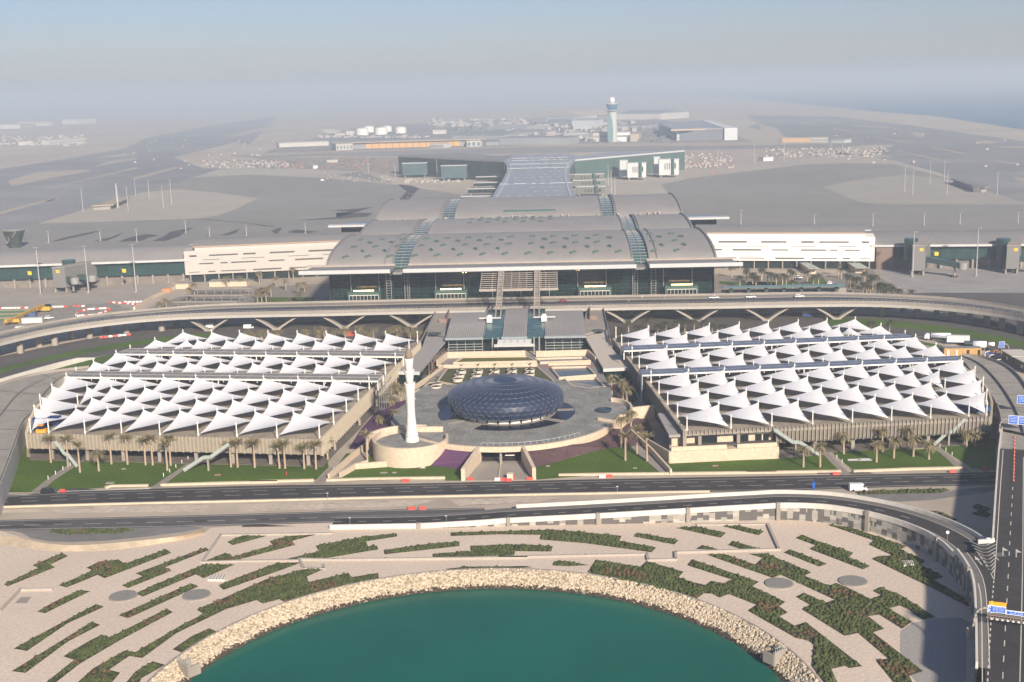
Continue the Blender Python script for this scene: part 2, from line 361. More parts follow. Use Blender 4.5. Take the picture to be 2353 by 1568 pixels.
# main roads
def road(top,bot,lanes,edge=(.08,.92),z=.07,m=None,dash=(.36,.64)):
    o,A,B=band('road',m or M_asph,top,bot,z)
    mb=MB()
    for t in edge:dashes(mb,inter(A,B,t),.22,z+.03)
    for t in lanes:dashes(mb,inter(A,B,t),.2,z+.03,5,4)
    mb.build('road_marking',M_mark,kind='structure');return A,B
road('D1 -300,872 0,868 600,832 1200,815 2240,785 D2 600,785 1500,770 2240,752 D3 600,742 1500,725 2240,712 D4 1000,698 2010,682 2300,675',
     'D1 -300,975 0,962 1000,935 2240,908 D2 1000,885 2240,862 D3 900,850 1700,838 2240,835 D4 600,820 1200,800 2000,785 2300,780',(.34,.62),(.16,.92))
road('D1 -300,1080 0,1068 1000,1045 2240,1012 D2 1000,985 1900,970','D1 -300,1155 0,1152 1200,1130 2240,1102 D2 1000,1075 1900,1052',(.55,),(.1,.92),z=.075,m=mat('grey_asphalt',(.095,.09,.085),.88,.16,.4,sc2=.04,v2=.15))
struct('lay_by_road','D1 -200,1130 1500,1120 1650,1130 1500,1160 1200,1200 850,1235 560,1245 400,1240 250,1215 180,1175 100,1155 -200,1150',.068,mat('pale_asphalt',(.19,.18,.165),.9,.15,.3,sc2=.04,v2=.12))
struct('road_verge','D1 -300,878 0,872 600,836 1200,818 1250,805 900,822 500,835 330,850 200,866',.09,M_white)
struct('lay_by_road','D4 870,870 900,862 1560,850 1650,830 2010,790 2010,830 1500,905 1250,920 1000,900',.068,mat('pale_asphalt',(.19,.18,.165),.9,.15,.3,sc2=.04,v2=.12))
random.seed(5);mbp=MB()
for i in range(16):
    x=random.uniform(-150,120);y=random.uniform(362,376) if i%2 else 0
    if not y:x=random.uniform(-150,-40);y=random.uniform(333,340)
    q=[(x,y-1),(x+random.uniform(4,16),y-1+.1),(x+random.uniform(3,12),y+random.uniform(.4,1.6)),(x,y+.8)]
    if q[2][0]>q[1][0]:q[2]=(q[1][0],q[2][1])
    mbp.poly(q,.085+.0006*i)
mbp.build('road_patch',mat('road_patch',(.062,.057,.053),.9,.2,1),kind='structure')
# kerb / guard rail south of main road
rl=thing('guard_rail','low concrete edge barrier along the south side of the dark main road','barrier',(0,345,0))
pts=smooth(PP('D1 -300,978 0,968 1000,940 2240,914 D2 1000,892 2240,868 D3 900,856 1700,842'),1)
MB().sweep(pts,0,.55,.35).build('rail',M_stone,rl)
kb=thing('kerb_wall','pale low wall edging the lawns on the north side of the main road','kerb wall',(0,370,0))
for s_ in ('D1 1300,790 1700,778 2240,765 D2 0,765 520,752','D2 620,752 1000,740 1580,732','D3 480,710 900,703 1500,697 2240,688 D4 0,690 760,680','D4 860,680 1300,662 1740,652','D1 850,812 900,800 1200,795'):
    MB().sweep(PP(s_),0,.7,1.0).build('wall_section',M_stone,kb)
for s_ in ('D1 400,985 740,975 760,950 1100,955 1600,945 1690,950 1640,1000 1000,1005 500,1012','D1 1910,945 2000,935 2240,935 D2 0,930 900,915 1500,905 1300,955 300,985 0,1000 D1 1930,1000 1940,970','D2 1600,905 2240,880 D3 0,885 500,885 300,925 D2 1700,950','D1 -200,985 300,978 380,1000 0,1012 -200,1015'):
    struct('sand_patch',s_,.05,mat('pale_sand_patch',(.52,.44,.345),.95,.2,.5,sc2=.1,v2=.1))
mbt=MB();random.seed(41)
for i in range(26):
    x=random.uniform(-120,60);y=random.uniform(344,356);L=random.uniform(2,14);h=random.uniform(.1,.35);mbt.poly([(x,y),(x+L*.5,y-h),(x+L,y+.15*L*random.uniform(-.4,.4)),(x+L*.5,y+h)],.062+i*.0004)
mbt.build('tyre_track',mat('track_dirt',(.27,.22,.17),.95,.2,.5),kind='structure')
# ---- lagoon ----
mb=MB();mb.lathe([(.01,-3.3),(68.5,-3.3)],LX,LY,96,cap=False)
M_lag=mat('lagoon_water',(.0,.105,.068),.2,.12,.03,spec=.10)
b=M_lag.node_tree;bn=b.nodes['Principled BSDF'];nn=b.nodes.new('ShaderNodeTexNoise');nn.inputs['Scale'].default_value=1.2;nn.inputs['Detail'].default_value=4
gg=b.nodes.new('ShaderNodeNewGeometry');b.links.new(gg.outputs['Position'],nn.inputs['Vector']);bp=b.nodes.new('ShaderNodeBump');bp.inputs['Strength'].default_value=.15;bp.inputs['Distance'].default_value=.1
b.links.new(nn.outputs[0],bp.inputs['Height']);b.links.new(bp.outputs[0],bn.inputs['Normal'])
mb.build('lagoon_water',M_lag,kind='structure')
mb=MB();mb.lathe([(62,-8),(66.4,-3.6),(70.6,.02)],LX,LY,120,cap=False);mb.f=[f[::-1] for f in mb.f]
mb.build('shore_slope',mat('shore_rubble',(.26,.21,.15),.95,.25,2),kind='structure')
# riprap boulders
random.seed(3)
def ico():
    t=(1+5**.5)/2
    v=[(-1,t,0),(1,t,0),(-1,-t,0),(1,-t,0),(0,-1,t),(0,1,t),(0,-1,-t),(0,1,-t),(t,0,-1),(t,0,1),(-t,0,-1),(-t,0,1)]
    v=[tuple(c/1.902 for c in p) for p in v]
    f=[(0,11,5),(0,5,1),(0,1,7),(0,7,10),(0,10,11),(1,5,9),(5,11,4),(11,10,2),(10,7,6),(7,1,8),(3,9,4),(3,4,2),(3,2,6),(3,6,8),(3,8,9),(4,9,5),(2,4,11),(6,2,10),(8,6,7),(9,8,1)]
    return v,f
IV,IF=ico()
def blob(mb,x,y,z,sx,sy,sz,jit=.25):
    a=random.random()*6.28;ca,sa=math.cos(a),math.sin(a)
    vs=[]
    for p in IV:
        k=1+random.uniform(-jit,jit);px,py,pz=p[0]*sx*k,p[1]*sy*k,p[2]*sz*k
        vs.append((x+px*ca-py*sa,y+px*sa+py*ca,z+pz))
    mb.add(vs,IF)
dry=MB();wet=MB()
for i in range(13000):
    a=random.uniform(R(-8),R(188));r=random.uniform(65.6,70.8)
    z=(r-66.4)/(70.6-66.4)*3.6-3.55
    s_=random.choice((random.uniform(.16,.3),random.uniform(.26,.42),random.uniform(.2,.5)))
    blob(wet if z<-2.75+random.uniform(-.35,.25) else dry,LX+r*math.cos(a),LY+r*math.sin(a),z+.12,s_*random.uniform(.8,1.3),s_,s_*.75,.22)
dry.build('boulders',mat('boulder_stone',(.52,.43,.31),.9,.38,1.6),kind='stuff')
wet.build('wet_boulders',mat('wet_boulder_stone',(.06,.045,.03),.6,.3,1.5),kind='stuff')
MB().sweep([(LX+71.3*math.cos(a),LY+71.3*math.sin(a)) for a in [R(-5+190*i/90) for i in range(91)]],0,.35,.5).build('shore_kerb',M_conc,kind='structure')
# ================= TERMINAL =================
M_roof=mat('roof_metal',(.29,.268,.243),.55,.08,.05,metal=.0,spec=.4,sc2=.6,v2=.04)
M_roofD=mat('roof_metal_dark',(.22,.21,.20),.6,.06,.05,sc2=.6,v2=.05)
M_eave=mat('eave_metal',(.50,.50,.48),.5,.05,.2)
M_glass=mat('green_glass',(.007,.020,.017),.12,.3,.12,spec=.6)
M_glassD=mat('dark_green_glass',(.012,.022,.019),.1,.4,.15,spec=.5)
M_glassB=mat('roof_glass',(.045,.105,.10),.2,.15,.3,spec=.6)
M_steel=mat('steel_grey',(.27,.26,.25),.5,.08,.5,metal=.2)
M_steelW=mat('white_steel',(.70,.67,.61),.5,.05,.5)
M_frame=mat('weathered_frame',(.35,.30,.25),.7,.1,.5)
def pieces3(mb,name,m,parent,k):
    c=mb.cuts+[(len(mb.v),len(mb.f))]
    for i in range(0,len(mb.cuts),k):
        v0,f0=c[i];v1,f1=c[min(i+k,len(c)-1)];q=MB();q.v=mb.v[v0:v1];q.f=[tuple(a-v0 for a in f) for f in mb.f[f0:f1]];q.build(name,m,parent)
T=thing('airport_terminal','large terminal with three arched grey roofs and a dark green glass front','building',(0,665,0))
def arch(y0,z0,yc,zc,y1,z1,n=22):
    out=[]
    for i in range(n+1):
        t=i/n
        if t<.5:
            a=t*2*math.pi/2;out.append((y0+(yc-y0)*(1-math.cos(a)),z0+(zc-z0)*math.sin(a)))
        else:
            a=(1-t)*2*math.pi/2;out.append((y1+(yc-y1)*(1-math.cos(a)),z1+(zc-z1)*math.sin(a)))
    return out
def shell(prof,xl,xr,th=.8,drop=0):
    """roof sheet between x edges; xl/xr may be functions of y"""
    f=lambda x,y:x(y) if callable(x) else x
    mb=MB();n=len(prof);nx=10
    vs=[]
    for y,z in prof:
        for k in range(nx+1):
            t=k/nx;a,b=f(xl,y),f(xr,y);vs.append((a+(b-a)*t,y,z))
    m_=nx+1;o=len(vs)
    vs+=[(x,y,z-th) for x,y,z in vs]
    fs=[(j*m_+k,j*m_+k+1,(j+1)*m_+k+1,(j+1)*m_+k) for j in range(n-1) for k in range(nx)]
    fs+=[(o+j*m_+k,o+(j+1)*m_+k,o+(j+1)*m_+k+1,o+j*m_+k+1) for j in range(n-1) for k in range(nx)]
    for j in range(n-1):
        a=j*m_;b=a+m_;fs.append((a,b,b+o,a+o));a+=nx;b+=nx;fs.append((a,a+o,b+o,b))
    fs.append(tuple(range(0,m_))+tuple(range(o+m_-1,o-1,-1)))
    e=(n-1)*m_;fs.append(tuple(range(e+m_-1,e-1,-1))+tuple(range(o+e,o+e+m_)))
    mb.add(vs,fs);return mb
p1=arch(668,26.6,731,35.4,788,26);p2=arch(786,26,838,33.3,886,27);p3=arch(884,27,955,37.6,1010,28)
def X1(y):return 104+ (y-668)/70*4 if y<738 else 108
def at(prof,y):
    for (a,za),(b,zb) in zip(prof,prof[1:]):
        if a<=y<=b:return za+(zb-za)*(y-a)/(b-a)
    return prof[-1][1] if y>prof[-1][0] else prof[0][1]
for (prof,w_,bx,nm) in ((p1,107,66,'front'),(p2,108,68,'middle'),(p3,111,58,'rear')):
    band_w=4.2
    for a,b in ((-w_,-bx-band_w),(-bx+band_w,bx-band_w),(bx+band_w,w_)):
        shell(prof,a,b).build('roof',M_roof if nm!='rear' else M_roof,T)
    for s_ in(-1,1):
        low=[(y,z-.9) for y,z in prof]
        gb=shell(low,s_*bx-band_w,s_*bx+band_w,.4).build('roof_light',M_glassB,T)
        mb=MB()
        for y,z in low[1:]:mb.box(s_*bx-band_w,s_*bx+band_w,y-.15,y+.15,z+.02,z+.3)
        for i in range(len(low)-1):mb.beam((s_*bx,low[i][0],low[i][1]+.1),(s_*bx,low[i+1][0],low[i+1][1]+.1),.3,.4)
        mb.build('glazing_bar',M_steel,gb)
        # raised kerb ribs beside the roof light
        mb=MB()
        for xx in(s_*bx-band_w-.4,s_*bx+band_w+.4,s_*(bx+9 if nm=='front' else bx+6)):
            for (ya,za),(yb,zb) in zip(prof,prof[1:]):mb.beam((xx,ya,za+.25),(xx,yb,zb+.25),.5,.7)
        pieces3(mb,'roof_rib',M_steel,T,len(prof)-1)
    # end fascias closing the gable
    for s_ in(-1,1):
        mb=MB()
        vs=[(s_*(w_-1),y,z-.4) for y,z in prof]+[(s_*(w_-1),y,8) for y,z in prof]
        n=len(prof);mb.add(vs,[(i,i+1,n+i+1,n+i) for i in range(n-1)])
        mb.build('gable_wall',M_glassD if nm!='front' else M_roofD,T)
        mb=MB()
        for (ya,za),(yb,zb) in zip(prof,prof[1:]):mb.beam((s_*w_,ya,za),(s_*w_,yb,zb),1.2,1.6)
        mb.build('roof_edge',M_roofD,T)
# skylights: small raised hoods in alternating diagonals (largest as parts)
def hood(x,y,prof,ang,L=4.2,W=1.3,hh=1.0):
    mb=MB();c,s_=math.cos(R(ang)),math.sin(R(ang))
    def q(u,v,h):
        X=x+u*c-v*s_;Y=y+u*s_+v*c;return (X,Y,at(prof,Y)+h)
    mb.add([q(-L/2,-W/2,-.2),q(L/2,-W/2,-.2),q(L/2,W/2,-.2),q(-L/2,W/2,-.2),q(-L/2,-W/2,.25),q(L/2,-W/2,.25),q(L/2*.8,W/2,hh),q(-L/2*.8,W/2,hh)],
      [(4,5,6,7),(0,1,5,4),(1,2,6,5),(2,3,7,6),(3,0,4,7)])
    return mb
hoodm=mat('skylight_glass',(.085,.125,.10),.25,.1,.5,spec=.6)
cols=[]
def hoodrow(y,ang,x0,dx,n,prof=p1,L=4.6):
    for i in range(n):
        x=x0+i*dx;cols.append(hood(x,y,prof,ang,L))
dx=13.2/1.02
for y,ang,off in ((678,40,0),(688,-60,8.0),(699,42,1.6),(711,-45,9),(722,30,2)):
    for k,(a,b) in enumerate(((-98,-72),(-59,55),(74,99))):
        n=int((b-a-off*.4)/12.6)+1
        for i in range(n):
            x=a+off*(1 if k!=2 else .6)+i*12.6
            if x>b+2:continue
            if (k==1 and ang in(-60,-45) and abs(x-4)<5):continue
            cols.append(hood(x,y,p1,ang))
for y in (826,838,850,862):
    for i in range(5):cols.append(hood(-38+i*12.0+(6 if y in(838,862) else 0)-(0),y,p2,35 if y in(826,850) else -30,3.6,1.5,.9))
for c_ in cols[:100]:c_.build('skylight',hoodm,T)
# eave canopy in front: flat lip with white fascia, broken by two notches
mb=MB()
for a,b in ((-118,-69),(-62,62),(69,118)):
    o_=MB().prism([(a,646),(b,646),(b-(3 if b>100 else 0),669),(a+(3 if a<-100 else 0),669)],26.3,27.6,True)
    o_.build('eave',M_roofD,T)
    f_=MB().box(a,b,644.6,646.2,26.9,28.9);f_.build('fascia',M_eave,T)
    MB().box(a,b,667.3,667.9,27.6,28.6).build('gutter_rail',M_frame,T)
for s_ in(-1,1):MB().box(s_*65.5-3.4,s_*65.5+3.4,655,670,24.5,25.8).build('notch_roof',M_roofD,T)
# glass front
mb=MB().box(-105,105,668,776,0,26.2);mb.build('hall',M_glassD,T)
front=MB().box(-104.5,104.5,666.6,667.4,9.0,26.2).build('glass_front',M_glass,T)
mb=MB()
for i in range(-22,23):
    x=i*4.7;mb.box(x-.07,x+.07,666.2,666.6,9,26.2)
for z in(11,13,15,17,19,21,23,25):mb.box(-104.5,104.5,666.25,666.55,z-.06,z+.06)
mb.build('mullion',mat('mullion_green',(.03,.055,.045),.5,0,1),T)
for s_ in(-1,1):
    for x in(62.5,72.5):
        mb=MB()
        for xx in(x-1.3,x+1.3):mb.box(s_*xx-.15,s_*xx+.15,663.5,664,9.2,26.5)
        for k in range(12):mb.box(s_*x-1.3,s_*x+1.3,663.6,663.9,10+k*1.4,10.18+k*1.4)
        mb.build('ladder_truss',M_steel,T)
mb=MB()
for i in range(-6,7):
    x=i*15.6
    if abs(x)<100:mb.tube((x,664.8,9.1),(x,664.8,26.5),.28,.28,6)
pieces(mb,'slim_column',M_steel,T)
# side wings of glass under the eave ends, west and east
for s_ in(-1,1):
    mb=MB()
    for y in range(672,770,5):mb.box(s_*105-.1,s_*105+.3*s_,y-.1,y+.1,0,26)
    mb.build('side_mullion',M_steel,T)
# entrance portals with lit lettering
M_sign=bpy.data.materials.new('lit_lettering');M_sign.use_nodes=True
b_=M_sign.node_tree.nodes['Principled BSDF'];b_.inputs['Base Color'].default_value=(1,.7,.35,1);b_.inputs['Emission Color'].default_value=(1,.62,.25,1);b_.inputs['Emission Strength'].default_value=6
for i,x in enumerate((-86,-38.2,40.5,87.5)):
    MB().box(x-9,x+9,660.5,666.5,9.1,14.3).build('entrance_portal',mat('portal_green',(.05,.10,.08),.5,.05,.5),T)
    q=MB().box(x-8,x+8,659.9,660.5,9.15,12.6).build('entrance_door',M_glassD,T)
    mb=MB();mb.box(x-8,x+8,659.6,659.9,12.5,12.8)
    for k in range(9):mb.box(x-8+k*2-.08,x-8+k*2+.08,659.6,659.9,9.15,12.5)
    mb.build('door_frame',M_steelW,q)
    mb=MB();random.seed(i+5);u=x-5.6
    while u<x+5.6:
        l=random.uniform(.25,.8);mb.box(u,min(u+l,x+5.7),659.8,660,14.9,15.5);u+=l+random.uniform(.1,.22)
    mb.build('lit_lettering',M_sign,T)
for x,z in((-31.5,23.8),(-29.8,23.8),(30.6,23.9),(32,23.9)):
    MB().lathe([(.05,z-.45),(.4,z-.2),(.45,z),(.4,z+.2),(.05,z+.45)],x,664,8).build('warning_lamp',M_sign,T)
# steel louvre canopy over the centre entrance
cn=thing('entrance_canopy','sloping steel louvre canopy hanging over the centre of the terminal front','canopy',(0,640,20))
MB().box(-20,20,651.3,652,26.2,28.2).build('header_beam',mat('header_blue_grey',(.34,.37,.44),.5,.05,1),cn)
mb=MB();n=11
for i in range(n):
    t=i/(n-1);y=651-t*26;z=26.8-t*6.6
    mb.box(-20.2,20.2,y-.55,y+.55,z-.12,z+.12)
pieces(mb,'louvre_blade',M_frame,cn)
mb=MB()
for x in(-20,-14,-11.5,-4,0,4,11.5,14,20):mb.beam((x,651,26.5),(x,624.8,19.8),.28,.6)
pieces(mb,'canopy_rafter',M_frame,cn)
MB().box(-20.4,20.4,624.2,624.9,19.3,20.6).build('edge_beam',M_frame,cn)
for s_,lb in((-1,'left curved steel truss mast rising from the station roof to the canopy'),(1,'right curved steel truss mast rising from the station roof to the canopy')):
    tm=thing('truss_mast',lb,'truss mast',(s_*9.5,576,8),'truss masts of the entrance canopy')
    pts=[(576,8.5),(590,11),(604,14.6),(620,19.5),(636,24.5),(650,28.2)]
    for xx in(-1.25,1.25):
        mb=MB()
        for (ya,za),(yb,zb) in zip(pts,pts[1:]):mb.beam((s_*9.5+xx,ya,za),(s_*9.5+xx,yb,zb),.55,.9)
        mb.build('mast_rail',M_frame,tm)
    mb=MB()
    for i in range(30):
        y=602+i*1.65;z=None
        for (ya,za),(yb,zb) in zip(pts,pts[1:]):
            if ya<=y<=yb:z=za+(zb-za)*(y-ya)/(yb-ya)
        mb.box(s_*9.5-1.2,s_*9.5+1.2,y-.2,y+.2,z-.1,z+.25)
    pieces(mb,'mast_rung',M_frame,tm)
# blades sticking out behind roof 2
for s_ in(-1,1):
    a,b=(72,142) if s_>0 else (-142,-72)
    MB().box(a,b,866,874,27.8,29.2).build('roof_blade',M_eave,T)
    MB().box(*( (108,134) if s_>0 else (-134,-108)),874,905,0,27).build('side_block',M_glassD,T)
MB().box(-26,26,1000,1012,30,37.2)
MB().box(-18,20,897,899.5,29.5,34.2).build('clerestory_window',M_glassB,T)
mb=MB()
random.seed(11)
for i in range(26):
    x=random.uniform(-95,95);mb.box(x-.5,x+.5,885,886,30,30+random.uniform(.8,2.4))
pieces(mb,'roof_plant',M_frame,T)
# ================= REAR PIER =================
PR=thing('rear_pier','long pale roofed pier running back from the terminal and splitting into two wings','building',(0,1300,0))
L_=[P('A2',1800,1000,27),P('A2',1945,940,27),P('A2',2000,850,27),P('A2',2045,780,27),P('A2',2076,720,27),P('A2',2080,680,27),P('A2',2070,650,27),P('A2',2055,633,27)]
R_=[P('A3',720,985,27),P('A3',622,918,27),P('A3',592,845,27),P('A3',572,780,27),P('A3',565,735,27),P('A3',572,690,27),P('A3',588,655,27),P('A3',612,625,27)]
core=L_+[(-38,1790),(40,1790)]+R_[::-1]
M_pier=mat('pier_roof',(.30,.31,.325),.45,.05,.01,spec=.5)
MB().prism(core,25.5,27).build('roof',M_pier,PR)
inner=[(x*.985,y) for x,y in core]
MB().prism(inner,0,25.4).build('wall',M_glassD,PR)
wl=[P('A2',2055,633,27),P('A2',1203,592,27),P('A2',1210,585,27),P('A2',1700,566,27),P('A3',0,590,27),(-38,1795)]
wr=[P('A3',612,625,27),P('A3',1495,549,27),P('A3',1490,540,27),P('A3',900,560,27),P('A3',640,592,27),(40,1795)]
for w_,nm in((wl,'left'),(wr,'right')):
    MB().prism(w_,25.6,27.1).build('wing_roof',M_roofD if nm=='left' else M_pier,PR)
    f=w_[0];t=w_[1];MB().sweep([f,t],0,25.5,1.2).build('wing_glass',M_glassD if nm=='left' else mat('pier_green_glass',(.07,.12,.105),.3,.15,.05),PR)
    MB().sweep([w_[1],w_[2]],0,25.5,1).build('wing_end',M_glassD,PR)
    MB().sweep([f,t],26.2,28.2,1.8).build('wing_fascia',M_eave if nm=='right' else M_roofD,PR)
for s_ in(-1,1):
    arcp=(L_ if s_<0 else R_)[1:];arcp=[(x-s_*4.5,y) for x,y in arcp]
    MB().sweep(smooth(arcp,1),27,27.6,1.4).build('roof_edge_line',M_eave,PR)
mb=MB();random.seed(4)
for j in range(15):
    y=1060+j*44
    for k in range(6):
        if random.random()<.25:continue
        x=-27+k*9+(4 if j%2 else 0)+ (j*.9);mb.box(x-2.2,x+2.2,y-2.5,y+2.5,27,27.9)
mb.build('skylights',mat('pier_skylight',(.17,.19,.2),.4,.1,.1),PR)['kind']='stuff'
mb=MB()
for y in(1240,1480,1560,1640,1690):mb.box(-36,38,y-1,y+1,27,27.4)
pieces(mb,'roof_seam',M_eave,PR)
# gate houses of the rear pier
def ZP(k,x,y,Y):return PY(k,x,y,Y)
M_gate=mat('gate_cladding',(.15,.15,.13),.7,.08,.1);M_gateW=mat('gate_cladding_white',(.55,.55,.53),.7,.05,.1)
def gate(k,x0,x1,yt,yb,m_,lab,depth=14,fins=False):
    a=P(k,x0,yb,0);b=P(k,x1,yb,0);Y=(a[1]+b[1])/2
    za=PY(k,x0,yt,Y)[2]
    g=thing('gate_house',lab,'gate house',(a[0],Y,0),'gate houses along the rear pier')
    MB().box(a[0],b[0],Y,Y+depth,3.5,za).build('body',m_,g)
    mb=MB()
    for t in(.1,.9):
        xx=a[0]+(b[0]-a[0])*t;mb.box(xx-.6,xx+.6,Y+1,Y+2.2,0,3.5)
    pieces(mb,'leg',M_frame,g)
    MB().box(a[0]-.5,b[0]+.5,Y-.4,Y+depth,za,za+.7).build('roof',M_eave,g)
    if fins:
        mb=MB()
        for i in range(5):
            xx=a[0]+(b[0]-a[0])*(.30+.11*i);mb.box(xx-.5,xx+.5,Y-.15,Y,za*.45,za*.8)
        mb.build('window',M_glassD,g)
        xx=a[0]+(b[0]-a[0])*.68;MB().lathe([(2.2,3.5),(2.2,za+1)],xx,Y,12).build('stair_tower',mat('tower_green',(.05,.09,.085),.4,.1,.3),g)
        MB().box(a[0]+(b[0]-a[0])*.78,a[0]+(b[0]-a[0])*.84,Y-.15,Y,za*.5,za*.8).build('window',M_glassD,g)
M_gg=mat('gate_glass_blue_green',(.07,.11,.115),.35,.1,.05)
gate('A2',1240,1432,652,765,M_gg,'outermost boxy glass gate house under the left wing of the rear pier')
gate('A2',1552,1755,672,790,M_gg,'second boxy glass gate house under the left wing of the rear pier')
for (x0,x1,yt,yb,n) in((1835,2065,712,760,'highest and farthest'),(1832,2040,762,808,'second farthest'),(1812,2020,810,855,'middle'),(1768,1985,860,912,'second nearest'),(1712,1950,920,945,'nearest')):
    gate('A2',x0,x1,yt,yb,M_glassD,'%s of five dark glass gate houses on the left of the rear pier'%n,10)
gate('A3',975,1040,628,772,M_gateW,'inner tall white gate tower against the right wing of the rear pier',10)
gate('A3',1035,1190,650,785,M_gateW,'white gate house with slit windows in front of the inner tower',12,True)
gate('A3',1250,1300,600,755,M_gateW,'outer tall white gate tower against the right wing of the rear pier',10)
gate('A3',1290,1455,620,765,M_gateW,'outermost white gate house with slit windows on the right wing',12,True)
for (x0,x1,yt,yb,n) in((580,842,690,742,'farthest'),(585,850,742,795,'second farthest'),(598,855,790,850,'second nearest'),(625,860,842,918,'nearest')):
    gate('A3',x0,x1,yt,yb,M_gate,'%s of four olive grey gate houses right of the rear pier'%n,10,True)
# ================= CONCOURSE WINGS =================
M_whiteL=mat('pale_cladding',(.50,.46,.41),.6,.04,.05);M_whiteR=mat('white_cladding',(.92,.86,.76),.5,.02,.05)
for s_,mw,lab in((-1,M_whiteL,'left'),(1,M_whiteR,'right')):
    W=thing('white_wing_building','%s white building with narrow window slots joining terminal and %s concourse'%(lab,lab),'building',(s_*165,770,0))
    i0=Vector((s_*112,820.5));o0=Vector((s_*226.5,799));d=(o0-i0).normalized();nn=Vector((-d.y,d.x))
    if nn.y<0:nn=-nn
    q=lambda u,v:tuple(i0+d*u+nn*v)
    Lw=(o0-i0).length
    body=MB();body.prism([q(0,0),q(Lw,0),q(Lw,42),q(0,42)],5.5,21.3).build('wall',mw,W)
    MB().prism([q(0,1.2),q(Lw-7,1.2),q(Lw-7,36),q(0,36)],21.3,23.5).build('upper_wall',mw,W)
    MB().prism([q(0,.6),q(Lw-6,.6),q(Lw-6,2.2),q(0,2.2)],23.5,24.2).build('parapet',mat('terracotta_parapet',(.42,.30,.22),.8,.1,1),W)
    # curved roof
    pr=[];rf=MB();n=12
    vs=[]
    for j in range(n+1):
        t=j/n;z=23.6+3.6*math.sin(math.pi*t)
        for u in(0,Lw-6):x,y=q(u,2.2+t*34);vs.append((x,y,z))
    rf.add(vs,[(2*j,2*j+1,2*j+3,2*j+2) if s_>0 else (2*j+1,2*j,2*j+2,2*j+3) for j in range(n)])
    for e in (0,1):
        rf.add([vs[2*j+e] for j in range(n+1)],[tuple(range(n+1))])
    rf.build('roof',M_roofD,W)
    MB().prism([q(0,3),q(Lw-2,3),q(Lw-2,40),q(0,40)],0,5.5).build('ground_floor',M_glassD,W)
    mb=MB()
    for k in range(13):
        x,y=q(3+k*9.2,1.0);mb.tube((x,y,0),(x,y,5.5),.5,.5,6)
    pieces(mb,'column',M_conc,W)
    mb=MB()
    for z in [6.5+i*1.1 for i in range(13)]:
        a=q(0,-.06);b=q(Lw,-.06);mb.beam((a[0],a[1],z),(b[0],b[1],z),.08,.1)
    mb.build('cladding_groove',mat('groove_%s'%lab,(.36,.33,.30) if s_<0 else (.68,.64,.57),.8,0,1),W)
    random.seed(21 if s_<0 else 23)
    spec=[(.93,.97,22.6,1.1),(.70,.86,22.6,.8),(.60,.67,22.6,1.0),(.38,.52,22.6,.9),(.14,.30,22.6,1.0),(.03,.09,22.6,1.2),(.80,.90,20,.3),(.55,.68,20,.3),(.30,.42,20,.3),(.10,.22,20,.3),
      (.84,.92,17.7,.7),(.76,.80,17.7,.7),(.60,.74,17.7,.8),(.44,.53,17.7,.7),(.22,.38,17.7,.9),(.02,.16,17.7,.9),(.92,.98,12.6,.3),(.83,.87,12.6,.7),(.66,.80,12.6,.5),(.46,.62,12.6,.9),(.26,.40,12.6,.5),(.06,.18,12.6,.8)]
    k=0
    for a,b,z,h in spec:
        x0,y0=q(a*Lw,-.12);x1,y1=q(b*Lw,-.12)
        z=5.5+(z-11)*1.08;MB().beam((x0,y0,z),(x1,y1,z),.3,h).build('window',mat('slot_window',(.10,.10,.09),.3,.2,.2),W)
    # concourse beyond
    K=thing('concourse','%s long concourse hall with grey roof and green glass wall standing beside the apron'%lab,'building',(s_*330,760,0))
    a0=Vector((s_*224,801));a1=Vector((s_*445,778));dd=(a1-a0).normalized();n2=Vector((-dd.y,dd.x))
    if n2.y<0:n2=-n2
    g=lambda u,v:tuple(a0+dd*u+n2*v);Lc=(a1-a0).length
    st=16 if s_<0 else 14
    MB().prism([g(0,4),g(Lc,4),g(Lc,44),g(0,44)],0,6).build('ground_floor',mat('undercroft',(.20,.17,.145),.9,.2,.2),K)
    MB().prism([g(0,1.5),g(Lc,1.5),g(Lc,46),g(0,46)],6,15.3).build('glass_wall',mat('concourse_glass',(.018,.05,.046),.25,.15,.05,spec=.5),K)
    vs=[];n=12;rf=MB()
    for j in range(n+1):
        t=j/n;z=15.5+6.2*math.sin(math.pi*(.0+t*.92))
        for u in(0,Lc):x,y=g(u,-1.5+t*50);vs.append((x,y,z))
    rf.add(vs,[(2*j,2*j+1,2*j+3,2*j+2) if s_>0 else (2*j+1,2*j,2*j+2,2*j+3) for j in range(n)])
    rf.build('roof',M_roofD if s_>0 else M_roof,K,True)
    MB().sweep([g(0,-1.6),g(Lc,-1.6)],14.8,16.2,1.0).build('fascia',M_eave,K)
    mb=MB()
    for k in range(22):
        x,y=g(5+k*10,2.2);mb.tube((x,y,0),(x,y,6),.75,.75,8)
    pieces(mb,'column',M_conc,K)
    mb=MB()
    for k in range(44):
        x,y=g(3+k*5,1.35);mb.box(x-.12,x+.12,y-.15,y+.15,6.2,15.2)
    pieces(mb,'mullion',mat('mullion_green',(.03,.055,.045),.5,0,1),K)
    if s_>0:
        MB().prism([g(4,-1),g(15,-1),g(15,3),g(4,3)],0,14.5).build('brick_core',mat('brown_screen',(.20,.14,.11),.8,.2,1.5),K)
